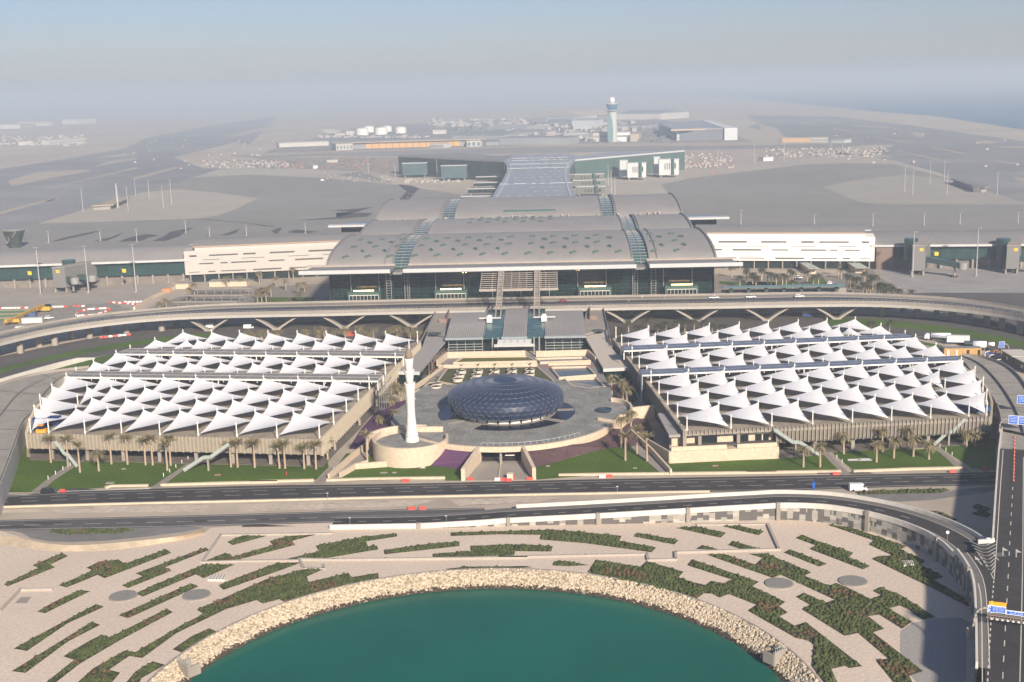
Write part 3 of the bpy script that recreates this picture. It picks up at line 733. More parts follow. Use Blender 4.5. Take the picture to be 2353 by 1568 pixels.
# boarding gates on the front side
def sgn(parent,x,y,z,ch,dirx=(1,0)):
    MB().box(x-1.1,x+1.1,y-.1,y,z-.85,z+.85).build('gate_sign',mat('sign_yellow',(.85,.55,.02),.5,0,1),parent)
    text(ch,(x,y-.13,z-.5),1.3,mat('sign_black',(.01,.01,.01),.5,0,1),parent,name='sign_lettering')
def text(s_,loc,size,m_,parent,name='lettering',rz=0,sx=1,align='CENTER',font=None):
    cu=bpy.data.curves.new(name,'FONT');cu.body=s_;cu.size=size;cu.align_x=align;cu.extrude=.01
    ob=bpy.data.objects.new(name,cu);C.objects.link(ob)
    dg=bpy.context.evaluated_depsgraph_get();me=bpy.data.meshes.new_from_object(ob.evaluated_get(dg))
    bpy.data.objects.remove(ob);me.materials.clear();me.materials.append(m_)
    o=bpy.data.objects.new(name,me);C.objects.link(o)
    o.rotation_euler=(R(90),0,rz);o.scale=(sx,1,1)
    if parent:o.parent=parent;o.location=Vector(loc)-Vector(parent.location)
    else:o.location=loc
    return o
def gatehouse(k,x0,x1,yb,yt,ch,lab,sgnx,bridge_spec):
    Y=770;a=PY(k,x0,yb,Y);b=PY(k,x1,yb,Y);zb_=3.2;zt=PY(k,x0,yt,Y)[2]
    g=thing('boarding_gate',lab,'boarding gate',(a[0],Y,0),'boarding gates in front of the concourses')
    back=Y+34
    MB().prism([(a[0],Y),(b[0],Y),(b[0]+14,back),(a[0]+14,back)],zb_,zt).build('body',mat('gate_grey',(.17,.165,.155),.7,.06,.2),g)
    MB().prism([(a[0]-.3,Y-.3),(b[0]+.3,Y-.3),(b[0]+14,back),(a[0]+14,back)],zt,zt+.5).build('roof',M_conc,g)
    MB().box(a[0],a[0]+1,Y+1,Y+6,0,zb_).build('leg',M_conc,g);MB().box(b[0]-1,b[0],Y+1,Y+6,0,zb_).build('leg',M_conc,g)
    MB().lathe([(4.3,6),(4.3,zt+2.6)],a[0]+4,Y+18,16).build('round_tower',mat('concourse_glass',(.018,.05,.046),.25,.15,.05),g)
    sgn(g,(a[0]+b[0])/2+sgnx,Y,zt-2.4,ch)
    for (p,q_) in bridge_spec:
        p=Vector(p);q_=Vector(q_)
        br=MB().beam(p,q_,3.2,3.2).build('boarding_bridge',mat('bridge_green',(.05,.085,.08),.4,.1,.3),g)
        MB().lathe([(2.6,q_.z-2),(2.6,q_.z+2)],q_.x,q_.y,12).build('bridge_cab',mat('cab_grey',(.28,.27,.25),.6,.1,1),g)
        mm=p.lerp(q_,.8);MB().box(mm.x-.5,mm.x+.5,mm.y-.5,mm.y+.5,0,mm.z-1.5).build('bridge_leg',M_conc,g)
        MB().box(mm.x-1.6,mm.x+1.6,mm.y-.7,mm.y+.7,0,1.1).build('wheel_bogie',M_dark,g)
def br(k,x,y,Yw):return PY(k,x,y,Yw)
gatehouse('B1',432,532,385,262,'A4','grey boarding gate with two folded bridges beside the left concourse',-.5,[(br('B1',520,345,775),br('B1',605,365,766)),(br('B1',560,325,784),br('B1',745,345,776))])
gatehouse('B4',1335,1440,240,85,'B2','grey boarding gate with a long green bridge beside the right concourse',1.5,[(br('B4',1440,190,775),br('B4',1745,245,757))])
gatehouse('B4',2095,2200,235,85,'B4','grey boarding gate at the right edge beside the right concourse',1.5,[(br('B4',2200,185,775),br('B4',2400,215,765))])
for (k,x,y,ch,l) in(('B1',240,305,'5','left'),('B1',1003,285,'3','right'),('B4',1533,148,'1','only')):
    q=PY(k,x,y,781 if k=='B1' else 783)
    o=thing('stand_sign','%s yellow stand number sign on the %s concourse glass'%({'left':'leftmost','right':'second','only':'the only'}[l],'left' if k=='B1' else 'right'),'sign',q,'yellow stand number signs')
    MB().box(q[0]-1.2,q[0]+1.2,q[1]-.15,q[1],q[2]-1.1,q[2]+1.1).build('panel',MATS['sign_yellow'],o)
    text(ch,(q[0],q[1]-.2,q[2]-.6),1.6,MATS['sign_black'],o,'numeral')
    MB().box(q[0]-2.6,q[0]+1,q[1]+.1,q[1]+.3,q[2]+1.1,q[2]+1.3).build('bracket',M_steel,o)
# ================= VIADUCT =================
V=thing('viaduct','long curved concrete road viaduct on V shaped piers crossing in front of the terminal','viaduct',(0,640,0))
half_f=[(0,628.5),(44,628.5),(70,629),(100,627.5),(133,628),(160,627.5),(183,625),(204,617),(222,604),(236,588),(247,565),(256,535),(262,500)]
half_r=[(0,659),(44,659),(100,658),(133,657.5),(160,657),(182,652),(205,642),(222,633),(238,617),(251,596),(262,573),(272,540),(280,500)]
F=[(-x,y) for x,y in half_f[::-1]]+half_f[1:];Rr=[(-x,y) for x,y in half_r[::-1]]+half_r[1:]
F=resample(smooth(F,2),110);Rr=resample(smooth(Rr,2),110)
zt=9.3
mb=MB();n=len(F)
vs=[(a,b,zt) for a,b in F]+[(a,b,zt) for a,b in Rr]+[(a,b,zt-1.5) for a,b in F]+[(a,b,zt-1.9) for a,b in Rr]
fs=[]
for i in range(n-1):
    fs+=[(i,i+1,n+i+1,n+i),(2*n+i,3*n+i,3*n+i+1,2*n+i+1),(2*n+i,2*n+i+1,i+1,i),(n+i,n+i+1,3*n+i+1,3*n+i)]
mb.add(vs,fs).build('deck',mat('deck_concrete',(.27,.245,.21),.9,.1,.3),V)
MB().ribbon([(a,b,zt+.05) for a,b in inter(F,Rr,.07)],[(a,b,zt+.05) for a,b in inter(F,Rr,.66)]).build('carriageway',mat('deck_asphalt',(.055,.057,.066),.7,.12,.2,sc2=.02,v2=.1),V)
mb=MB()
for t,on,off in((.18,0,0),(.27,2.5,3),(.36,2.5,3),(.45,2.5,3),(.54,2.5,3),(.60,0,0)):dashes(mb,inter(F,Rr,t),.22,zt+.09,on,off)
mb.build('lane_marking',M_mark,V)
pf=inter(F,Rr,.012)
MB().sweep(pf,zt-.6,zt+1.15,.5).build('parapet',M_conc,V)
MB().sweep([(a,b-.5) for a,b in pf],zt-1.9,zt-.5,.5).build('edge_beam',mat('edge_pale',(.42,.39,.34),.8,.06,.5),V)
MB().sweep(inter(F,Rr,.985),zt-.4,zt+1.1,.4).build('parapet',M_conc,V)
mb=MB()
L=resample(pf,300)
for x,y in L:mb.box(x-.12,x+.12,y-.1,y+.3,zt+1.15,zt+1.75)
mb.sweep(pf,zt+1.7,zt+1.8,.12);mb.build('railing',M_steel,V)
# V piers
M_pier2=mat('pier_concrete',(.33,.295,.245),.85,.08,.3)
def vleg(cx,cy,s_):
    mb=MB();prof=[]
    n=10
    for j in range(n+1):
        t=j/n;x=s_*(1.0+11.5*(t**1.18));z=.2+(zt-1.9-.2)*t
        wth=1.0-.25*t
        prof.append((x,z,wth))
    vs=[];
    for x,z,wd in prof:
        for yy in(-1.6,1.6):
            vs+=[(cx+x-wd,cy+yy,z),(cx+x+wd,cy+yy,z)]
    fs=[]
    for j in range(n):
        a=4*j;b=a+4
        fs+=[(a,a+1,b+1,b),(a+2,b+2,b+3,a+3),(a+1,a+3,b+3,b+1),(a,b,b+2,a+2)]
    return mb.add(vs,fs)
for x in(-164.5,-128.5,-92.5,-56.5,56.5,92.5,128.5,164.5):
    for yy in(631.5,652):
        if yy>640 and abs(x)>160:yy=648
        p=vleg(x,yy,-1).build('v_pier',M_pier2,V);
        q=vleg(x,yy,1);q.box(x-2.2,x+2.2,yy-1.8,yy+1.8,0,.9);q.build('v_pier_arm',M_pier2,p)
for i,(k,x,y) in enumerate((('B1',155,955),('B1',435,892),('B1',718,835),('B1',1015,792),('B1',1300,775),('B4',1095,652),('B4',1385,660),('B4',1665,690),('B4',1945,725),('B4',2215,800))):
    a,b=P(k,x,y,0)
    mb=MB().lathe([(1.6,0),(1.55,zt-2.2),(2.2,zt-1.5)],a,b+1.5,14);mb.build('column',M_pier2,V)
    MB().lathe([(1.6,0),(1.6,zt-1.7)],a+(1 if a<0 else -1)*3,b+17,12).build('column',M_pier2,V)
# side barrier block along terminal kerb
MB().sweep(inter(F,Rr,.66)[22:88],zt,zt+.35,.5).build('kerb',M_conc,V)
# ================= STATION BUILDING BETWEEN VIADUCT AND MOSQUE =================
S=thing('station_building','low station with curved grey roof between viaduct and garden terrace','building',(0,580,0))
def sroof(a,b,back0,backz,front=559,frontz=8.6,slant=None):
    prof=[]
    for j in range(13):
        t=j/12;y=front+(back0-front)*t;z=frontz+(backz-frontz)*math.sin(t*math.pi/2)
        prof.append((y,z))
    return shell(prof,a,b,.7)
for a,b,bk in((-32.5,-15.2,604),(-6.2,5.2,614),(13.8,32.5,604)):
    sroof(a,b,bk,12.2).build('roof',M_roof,S)
    MB().box(a-.3,b+.3,557.8,559.3,7.6,8.7).build('fascia',mat('fascia_green_grey',(.26,.30,.30),.5,.05,1),S)
for a,b in((-15.2,-6.2),(5.2,13.8)):
    sroof(a+.1,b-.1,610,12.4,561,7.8).build('roof_light',M_glassB,S)
mb=MB()
for j in range(17):
    x=-31.5+j*1.05;mb.beam((x,560,9.2),(x,580,11.1),.12,.25)
    x=14.8+j*1.05;mb.beam((x,560,9.2),(x,580,11.1),.12,.25)
for j in range(10):
    x=-5.8+j*1.1;mb.beam((x,560,9.2),(x,580,11.1),.12,.25)
mb.build('roof_seam',M_eave,S)
for a,b in((-31.5,-15.5),(14,31.5)):
    MB().box(a,b,561,612,0,8.2).build('glass_hall',M_glass,S)
    mb=MB()
    for k in range(6):mb.box(a,b,560.6,561,1+k*1.3,1.14+k*1.3)
    for k in range(5):mb.box(a+k*4-.07,a+k*4+.07,560.6,561,0,8)
    mb.build('glazing_bar',M_eave,S)
MB().box(-15.5,14,566,612,0,8).build('core',M_glassD,S)
MB().box(-8,7.5,549,560,6.6,7.2).build('porch_roof',M_eave,S)
mb=MB()
for k in range(8):mb.box(-8,7.5,549.5+k*1.2,550+k*1.2,7.2,7.4)
for k in range(6):mb.box(-8+k*3.1-.1,-8+k*3.1+.1,549.2,559.6,7.2,7.5)
mb.box(-9.5,9,548.6,549.4,5.9,7.1);mb.build('porch_beam',M_eave,S)
mb=MB()
for x in(-10.8,-8.2,8.6,11):mb.tube((x,556,0),(x,560,8),.4,.4,8)
pieces(mb,'column',M_steel,S)
for s_ in(-1,1):
    g=thing('roof_crane_head','%s white winch head with outstretched arms standing on the station roof'%('left' if s_<0 else 'right'),'winch head',(s_*13.2,583,11),'white winch heads on the station roof')
    MB().box(s_*13.2-1.3,s_*13.2+1.3,582,584.4,11,13.8).lathe([(1.5,13.8),(.8,14.6)],s_*13.2,583.2,8).build('head',M_steelW,g)
    MB().box(s_*13.2-5,s_*13.2+5.5,582.8,583.4,12.9,13.3).build('arm',M_steelW,g)
    # side ramp halls
    H=thing('ramp_hall','%s flat roofed hall leading down from the viaduct beside the terrace'%('left' if s_<0 else 'right'),'building',(s_*45,540,0))
    mr=mat('hall_roof_grey',(.33,.31,.285),.8,.06,.3) if s_<0 else mat('hall_roof_sand',(.52,.46,.38),.8,.06,.3)
    MB().prism([(s_*38.5,498),(s_*50,500),(s_*42.5,548),(s_*43.5,580),(s_*32.5,566)],5.6,6.6).build('roof',mr,H)
    MB().prism([(s_*38.3,497.4),(s_*50.2,499.4),(s_*50.2,500.6),(s_*38.3,498.6)],5.4,6.8).build('fascia',M_eave,H)
    MB().prism([(s_*39.3,499.5),(s_*49.2,501.3),(s_*42,548),(s_*42.8,575),(s_*33.5,565)],0,5.6).build('glass_wall',M_glass,H)
    MB().prism([(s_*32.6,566),(s_*43.5,580),(s_*43.8,629),(s_*35,629),(s_*33,600)],6.9,7.8).build('ramp_deck',M_conc,H)
    MB().prism([(s_*33.5,567),(s_*43,581),(s_*43.2,629),(s_*35.5,629),(s_*34,600)],0,6.9).build('ramp_wall',M_dark,H)
    MB().sweep([(s_*43.6,548),(s_*43.8,629)],7.8,8.9,.3).build('parapet',M_steel,H)
    MB().lathe([(3.2,7.85),(3.2,8.0)],s_*39,573,24).build('round_skylight',mat('oculus_glass',(.05,.08,.085),.2,.1,1),H)
    MB().sweep([(s_*39.5,602),(s_*36,602),(s_*36.5,625),(s_*37.5,640)],7.8,9.6,.4).build('stair_screen',mat('rusty_screen',(.26,.17,.14),.8,.2,1),H)
    MB().prism([(s_*47,546),(s_*53,540),(s_*50,528),(s_*46.5,529)],0,5.2).build('stair_box',M_stone,H)
    MB().prism([(s_*47.6,544.6),(s_*52.2,540),(s_*49.6,529.2),(s_*47.2,530)],5.2,5.25).build('stair_glass',M_steel,H)
# scaffold on the left ramp
sc=thing('scaffold','weathered scaffold tower stack against the left ramp hall','scaffold',(-33,530,0));mb=MB()
for i in range(7):
    t=i/6;x=-32.5-t*4;y=548-t*30
    mb.box(x-.1,x+.1,y-.1,y+.1,0,6);mb.box(x+1.6,x+1.8,y-.1,y+.1,0,6)
for z in(1,2.2,3.4,4.6,5.8):mb.beam((-32.4,548,z),(-36.5,518,z),.15,.2);mb.beam((-30.8,548,z),(-34.9,518,z),.15,.2)
mb.build('scaffold_frame',mat('scaffold_rust',(.28,.20,.15),.8,.2,1),sc)
# ================= GARDEN TERRACE =================
GT=thing('garden_terrace','raised limestone terrace carrying the lawns, planters and pools north of the domed hall','terrace',(0,505,0))
MB().prism([(-36,478),(-30,540),(35,540),(41,470),(20,474),(-16,470)],0,3.9).build('terrace_base',mat('plaza_paving_grey',(.24,.225,.205),.8,.15,.7,sc2=3,v2=.12),GT)
def edge(pts,z0,z1,th,nm='wall',m_=None,closed=True):
    q=list(pts)+([pts[0]] if closed else [])
    mb=MB()
    for a,b in zip(q,q[1:]):mb.wall([a,b],z0,z1,th)
    return mb.build(nm,m_ or M_stone,GT)
def tr(spec,z):return PP(spec,z)
lw1=tr('H 5,360 110,215 1200,195 1450,415 1300,395 1150,330 900,305 400,395',4.2)
lw1=[(-30,490),(-28,513.5),(10.6,513.8),(19.3,481),(12,484),(-8,488),(-20,481.5)]
MB().prism(lw1,3.9,4.35).build('lawn_panel',mat('terrace_turf',(.085,.085,.028),.95,.2,.8),GT);edge(lw1,3.9,4.6,.5)
lw2=[(-36,480.5),(-31,488),(-20.5,480),(-17,473.5)]
MB().prism([(-33.5,487),(-30.5,488),(-19,479.5),(-22,475.5),(-36,474)],3.9,4.35).build('lawn_panel',MATS['terrace_turf'],GT)
edge([(-33.5,487),(-30.5,488),(-19,479.5),(-22,475.5),(-36,474)],3.9,4.6,.5)
lw3=[(-26,521.5),(-22.5,531.5),(6,531),(10,522)]
MB().prism(lw3,4.2,4.9).build('lawn_panel',mat('bright_turf',(.13,.125,.02),.95,.15,.8),GT);edge(lw3,3.9,5.3,.6)
edge([(-33,520),(-30,536),(5,536)],3.9,6.8,.6,closed=False)
edge([(10,535.5),(33,536.5),(36,521)],3.9,6.6,.6,closed=False)
edge([(-32,517.2),(10.5,517.5)],3.9,5.2,.7,closed=False)
edge([(15.5,517.8),(33.5,518.5)],3.9,5.2,.7,closed=False)
M_pool=mat('pool_water',(.08,.105,.13),.25,.25,1.5,spec=.2)
for q,nm in (([(12,521),(9.2,528.5),(30.5,529.5),(33.6,522.5)],'pool'),([(20,491.5),(16.5,510.5),(32,511),(35,495.5)],'pool'),([(25.5,476.5),(22,488.5),(34.8,490),(38,474.5),(32,471.5)],'pool')):
    MB().prism(q,3.9,4.15).build(nm,M_pool,GT)
    edge(q,3.9,5.0,.55,'pool_wall')
MB().prism([(-34,515.5),(36,516.6),(36,514.6),(-34,513.9)],3.9,3.96).build('red_path',mat('red_path',(.30,.13,.11),.9,.25,.7),GT)
edge([(-36,474),(-40,463),(-36,459)],0,5.2,.6,'wall',closed=False)
edge([(-39.5,478),(-33.6,500),(-30,517)],3,5.2,.5,'wall',closed=False)
# round planters
pl0=None;cnt=0
M_soil=mat('planter_soil',(.10,.065,.045),.95,.3,2)
M_wh=mat('planter_white',(.60,.54,.45),.8,.06,1)
rown=['back','middle','front']
coln=['leftmost','second from left','centre','second from right','rightmost']
lay=[(-21.4,504,0,0),(-14.3,504,0,1),(-7.2,504,0,2),(.1,504,0,3),(7.6,504,0,4),(-21.6,496.5,1,0),(-14.4,496.5,1,1),(-7.2,496.5,1,2),(.3,496.5,1,3),(7.6,496.5,1,4),(-21.8,489.8,2,0),(-14.5,489.8,2,1),(-7.2,490,2,2),(.3,490,2,3),(7.8,489.8,2,4)]
def planter(x,y,lab):
    global pl0
    if pl0 is None:
        pl0=thing('round_planter',lab,'planter',(x,y,4.3),'round white planters on the terrace lawn')
        MB().lathe([(2.05,0),(2.2,1.25),(2.2,1.3),(1.95,1.3),(1.9,1.1)],n=24,cap=False).build('bowl',M_wh,pl0,local=True)
        MB().lathe([(.01,1.16),(1.93,1.16)],n=20,cap=False).build('soil',M_soil,pl0,local=True)
        mb=MB();mb.tube((0,0,.9),(0,0,3.6),.08,.05,5)
        random.seed(2)
        for i in range(9):
            a=i*.7;mb.beam((0,0,3.1),(math.cos(a)*.9,math.sin(a)*.9,3.7+random.uniform(-.3,.4)),.25,.05)
        mb.build('young_tree',mat('sapling',(.05,.07,.03),.9,.3,2),pl0,local=True)
    else:dup(pl0,(x,y,4.3),random.random(),lab)
for x,y,r,c_ in lay:planter(x,y,'%s round white planter in the %s row on the terrace lawn'%(coln[c_],rown[r]))
planter(-29.6,482.3,'upper of the two round white planters on the small left lawn wedge');planter(-29.6,477,'lower of the two round white planters on the small left lawn wedge')
# ================= MOSQUE =================
PZ=thing('plaza','large oval paved plaza on a limestone retaining wall around the glass dome','plaza',(0,436,0))
M_pave=mat('plaza_paving',(.30,.285,.255),.75,.28,.15,sc2=1.2,v2=.3)
_t=M_pave.node_tree;_b=_t.nodes['Principled BSDF'];_l=_b.inputs['Base Color'].links[0].from_socket
_br=_t.nodes.new('ShaderNodeTexBrick');_br.inputs['Scale'].default_value=.28;_br.inputs['Color1'].default_value=(1,1,1,1);_br.inputs['Color2'].default_value=(.78,.80,.80,1);_br.inputs['Mortar'].default_value=(.55,.58,.58,1);_br.inputs['Mortar Size'].default_value=.03
_g=_t.nodes.new('ShaderNodeNewGeometry');_t.links.new(_g.outputs['Position'],_br.inputs['Vector'])
_mx=_t.nodes.new('ShaderNodeMix');_mx.data_type='RGBA';_mx.blend_type='MULTIPLY';_mx.inputs[0].default_value=1;_t.links.new(_l,_mx.inputs[6]);_t.links.new(_br.outputs[0],_mx.inputs[7]);_t.links.new(_mx.outputs[2],_b.inputs['Base Color'])
ov=[(41.5*math.cos(2*math.pi*i/96),436+45*math.sin(2*math.pi*i/96)) for i in range(96)]
MB().prism(ov,3.85,5.0).build('paving',M_pave,PZ)
MB().prism([(-37,455),(-38,474),(-33,481),(22,485),(40,472),(40,450),(30,440),(-30,440)],3.86,4.97).build('rear_paving',M_pave,PZ)
ov2=[];done=False
for i in range(48,144):
    q=ov[i%96]
    if abs(q[0])<6.7 and q[1]<436:
        if not done:
            done=True;ye=391.6;ov2+=[(-6.7,ye),(-6.7,414),(6.7,414),(6.7,ye)]
        continue
    ov2.append(q)
MB().prism(ov2,0,3.84).build('base_wall',M_stone,PZ)
rim=[(41.8*math.cos(a),436+45.3*math.sin(a)) for a in [R(-168+156*i/70) for i in range(71)]]
MB().sweep(rim,3.75,5.55,.9).build('rim_wall',M_stone,PZ)
bay=[(38+8.2*math.cos(a),437+13*math.sin(a)) for a in [R(-70+150*i/30) for i in range(31)]]
MB().prism([(33,422),*bay,(33,452)],0,5.02).build('bay_paving',M_pave,PZ)
MB().sweep(bay,0,6.6,.8).build('bay_wall',M_stone,PZ)
MB().sweep([(46,437),(54,440),(54.5,439)],0,6,.8).build('bay_wall',M_stone,PZ)
MB().sweep([(33.5,424),(39,420),(41,425)],0,6,.8).build('bay_wall',M_stone,PZ)
MB().lathe([(2.7,5.0),(2.9,5.9),(2.6,5.9),(2.6,5.6),(.01,5.6)],36,436,24,cap=False).build('fountain_basin',mat('basin_dark',(.03,.05,.07),.3,.1,1),PZ)
mb=MB()
for i in range(18):
    a=R(-100+3.1*i);mb.box(38.8*math.cos(a)-.05,38.8*math.cos(a)+.05,436+42.2*math.sin(a)-.05,436+42.2*math.sin(a)+.05,5,6)
mb.sweep([(38.8*math.cos(R(-100+3.1*i)),436+42.2*math.sin(R(-100+3.1*i))) for i in range(18)],5.9,6,.05);mb.build('railing',M_eave,PZ)
# pool round the dome
DX,DY=0,437
for a0,a1 in((100,205),(-30,75),(245,300),(-62,-38)):
    seg=[(a0+(a1-a0)*i/30) for i in range(31)]
    A=[(DX+17.5*math.cos(R(a)),DY+17.5*math.sin(R(a)),5.04) for a in seg];B=[(DX+25*math.cos(R(a))*(1 if a0>50 else 1.02),DY+25*math.sin(R(a)),5.04) for a in seg]
    MB().ribbon(A,B).build('reflecting_pool',mat('blue_pool',(.008,.014,.035),.25,.1,1,spec=.15),PZ)
DM=thing('glass_dome_mosque','low round dark blue faceted glass dome in the middle of the plaza','mosque',(DX,DY,5))
prof=[(18.0,6.4),(20.3,7.4),(21.2,9.2),(21.5,10.7),(21.2,12.1),(20.1,13.4),(18.1,14.6),(15.3,15.7),(12.0,16.5),(8.3,17.0),(4.3,17.3),(0,17.4)]
M_dome=mat('blue_dome_glass',(.010,.020,.050),.36,.35,.35,spec=.5)
# triangulated shell: rings twisted by half a step
seg=52;mb=MB();vs=[]
for j,(r,z) in enumerate(prof[:-1]):
    for i in range(seg):
        a=2*math.pi*(i+.5*(j%2))/seg;rr=r*(1+.012*(1 if (i+j)%2 else -1) if j<3 else 1);vs.append((DX+rr*math.cos(a),DY+rr*math.sin(a),z))
vs.append((DX,DY,prof[-1][1]));fs=[]
rib=[]
for j in range(len(prof)-2):
    for i in range(seg):
        a=j*seg+i;b=j*seg+(i+1)%seg;c_=(j+1)*seg+i;d=(j+1)*seg+(i+1)%seg
        if j%2==0:fs+=[(a,b,c_),(b,d,c_)];rib+=[(a,c_),(b,c_),(a,b)]
        else:fs+=[(a,d,c_),(a,b,d)];rib+=[(a,c_),(a,d),(a,b)]
last=(len(prof)-2)*seg
fs+=[(last+i,last+(i+1)%seg,len(vs)-1) for i in range(seg)]
mb.add(vs,fs).build('glass_shell',M_dome,DM)
mb=MB()
for a,b in rib:
    if a<seg*1:continue
    p=Vector(vs[a]);q=Vector(vs[b]);c0=Vector((DX,DY,9));o1=(p-c0).normalized()*.05
    mb.beam(p+o1,q+o1,.09,.08,upv=o1)
mb.build('lattice',mat('dome_lattice',(.12,.14,.19),.5,.05,1),DM)
MB().lathe([(16.9,5.02),(16.9,6.8)],DX,DY,48,cap=False).build('base_wall',mat('lit_white_wall',(.80,.76,.68),.7,.05,1),DM)
mb=MB()
for i in range(26):
    a=2*math.pi*i/26
    x,y=DX+17.25*math.cos(a),DY+17.25*math.sin(a);mb.tube((x,y,5),(x,y,6.6),.22,.45,6)
pieces(mb,'column',mat('dark_column',(.03,.03,.035),.6,.1,1),DM)
MB().lathe([(17.0,5.01),(18.4,5.01),(18.4,5.15),(17.0,5.15)],DX,DY,48,cap=False).build('plinth',M_conc,DM)
for i,(a0,nm) in enumerate(((215,1),(325,1),(5,1))):
    a=R(a0);MB().obox((DX+20.5*math.cos(a),DY+20.5*math.sin(a),5.1),(math.cos(a),math.sin(a),0),4.6,(-math.sin(a),math.cos(a),0),1.1,(0,0,1),.1).build('footbridge',M_conc,DM)
# minaret
MN=thing('minaret','tall slender white minaret with three flaring balconies and a carved stone finial','minaret',(-30.6,401,5))
MX,MY=-30.6,401
M_min=mat('minaret_white',(.70,.665,.60),.75,.04,.5,sc2=3,v2=.04)
MB().lathe([(2.5,5.0),(2.35,5.4),(2.1,7.2),(1.8,9.5),(1.55,12),(1.4,14.5),(1.36,17),(1.45,20),(1.65,22.8),(1.9,25.2),(1.95,25.5),(1.75,25.5),(1.7,25.1)],MX,MY,28).build('shaft',M_min,MN,True)
MB().lathe([(1.12,25.0),(1.2,26.2),(1.45,28),(1.8,29.7),(1.85,29.95),(1.65,29.95),(1.6,29.6)],MX,MY,24).build('middle_balcony',M_min,MN,True)
MB().lathe([(1.15,29.5),(1.2,30.4),(1.4,32),(1.62,33.6),(1.65,33.85),(1.3,33.85)],MX,MY,24).build('upper_balcony',M_min,MN,True)
MB().lathe([(1.1,34.1),(1.25,34.7),(1.2,35.4),(.9,36.2),(.5,36.9),(.12,37.4),(.05,38)],MX,MY,16).build('finial',mat('finial_bronze',(.22,.17,.12),.7,.2,3),MN)
mb=MB()
for i in range(14):
    a=2*math.pi*i/14;mb.box(MX+2.14*math.cos(a)-.14,MX+2.14*math.cos(a)+.14,MY+2.14*math.sin(a)-.14,MY+2.14*math.sin(a)+.14,7.0,7.3)
mb.build('vent_row',mat('vent_grey',(.25,.24,.22),.8,0,1),MN)
MP=thing('minaret_plinth','tall curved limestone retaining drum that carries the minaret beside the plaza','retaining wall',(-31,399,0))
cyl=[(-31+12.1*math.cos(2*math.pi*i/64),399.5+12.6*math.sin(2*math.pi*i/64)) for i in range(64)]
MB().prism(cyl,0,5.03).build('paving',M_pave,MP)
arcw=[(-31+12.5*math.cos(a),399.5+13*math.sin(a)) for a in [R(150+228*i/60) for i in range(61)]]
zz=[6.8 for _ in arcw]
MB().sweep(arcw,0,zz,.8).build('drum_wall',M_stone,MP)
MB().sweep([(-31+15.2*math.cos(a),401+14*math.sin(a)) for a in [R(75+105*i/30) for i in range(31)]],2,6.9,.8).build('back_wall',M_stone,MP)
MB().box(-30,-21,411.8,412.6,5,6.9).build('back_wall',M_stone,MP)
# underpass
U=thing('underpass','concrete vehicle ramp between flared limestone walls running under the plaza','underpass',(0,384,0))
mb=MB().prism([(-10.6,372),(10.6,372),(6.6,392),(6.6,413.5),(-6.6,413.5),(-6.6,392)],.02,.14);mb.build('ramp_paving',M_conc,U)
for s_ in(-1,1):
    mb=MB().add([(s_*11.9,372.2,0),(s_*10.7,372.2,0),(s_*6.9,391.2,0),(s_*8.1,391.2,0),(s_*11.9,372.2,4.0),(s_*10.7,372.2,4.0),(s_*6.9,391.2,5.55),(s_*8.1,391.2,5.55)],
     [(4,5,6,7),(0,1,5,4),(1,2,6,5),(2,3,7,6),(3,0,4,7)] )
    mb.build('wing_wall',M_stone,U)
mat('opening_black',(.02,.022,.028),.9,0,1)
MB().lathe([(.45,.1),(.45,3.6)],0,389.3,10).build('column',M_conc,U)
MB().poly([(-6.55,392.2),(6.55,392.2),(6.55,412.7),(-6.55,412.7)],.16).build('tunnel_shade_sheet',M_dark,U);MB().box(-.2,.2,374,388,.14,.5).build('divider',M_stone,U)  # dark sheet over the inner floor paints the shade under the plaza
MB().box(1.5,4.6,388.9,389.2,3.0,3.25).build('height_bar',M_steelW,U);MB().box(-6.6,6.6,412.8,413.6,.15,3.8).build('rear_wall',mat('tunnel_wall',(.05,.05,.055),.9,.1,1),U)  # rear wall coloured near black to paint the darkness of the opening
# purple / brown planting beds
def stuffbed(name,spec,z,m1,n,size,m2,zf=None,seed=1):
    poly=PP(spec) if isinstance(spec,str) else spec
    o=MB().poly(poly,z).build(name,m1,kind='stuff')
    return poly
M_purp=mat('purple_flowers',(.17,.055,.20),.95,.35,1.2,col2=(.10,.05,.07));M_brownb=mat('brown_groundcover',(.085,.05,.04),.95,.3,.8,col2=(.11,.06,.075))
def slope(name,pts,m_):
    """pts: list of (x,y,z) polygon"""
    mb=MB();tri=tessellate_polygon([[Vector((a,b,0)) for a,b,c in pts]])
    fs=[]
    for t in tri:
        n=(Vector(pts[t[1]][:2]+(0,))-Vector(pts[t[0]][:2]+(0,))).cross(Vector(pts[t[2]][:2]+(0,))-Vector(pts[t[0]][:2]+(0,))).z
        fs.append(t if n>0 else (t[0],t[2],t[1]))
    mb.add(pts,fs);return mb.build(name,m_,kind='stuff')
def zp(k,x,y,z):a=P(k,x,y,z);return (a[0],a[1],z)
slope('flower_bed',[zp('D2',1440,622,.15),zp('D2',1480,590,1.2),zp('D2',1580,478,4.2),zp('D2',1850,500,4.0),zp('D2',1780,600,1.3),zp('D2',1735,662,.15)],M_purp)
slope('flower_bed',[zp('D2',800,492,.15),zp('D2',900,330,.6),zp('D2',1080,130,1.2),zp('D2',1265,100,3.5),zp('D2',1225,290,3.5),zp('D2',1080,340,2.5),zp('D2',965,400,1.5),zp('D2',965,485,.5)],M_purp)
slope('brown_bed',[zp('D3',290,640,.15),zp('D3',230,500,3.8),zp('D3',520,470,3.8),zp('D3',860,322,3.8),zp('D3',1000,332,2.5),zp('D3',1060,250,2.5),zp('D3',1190,230,1.0),zp('D3',1250,380,.4),zp('D3',1240,462,.15),zp('D3',900,482,.15),zp('D3',640,545,.15),zp('D3',450,602,.15)],M_brownb)
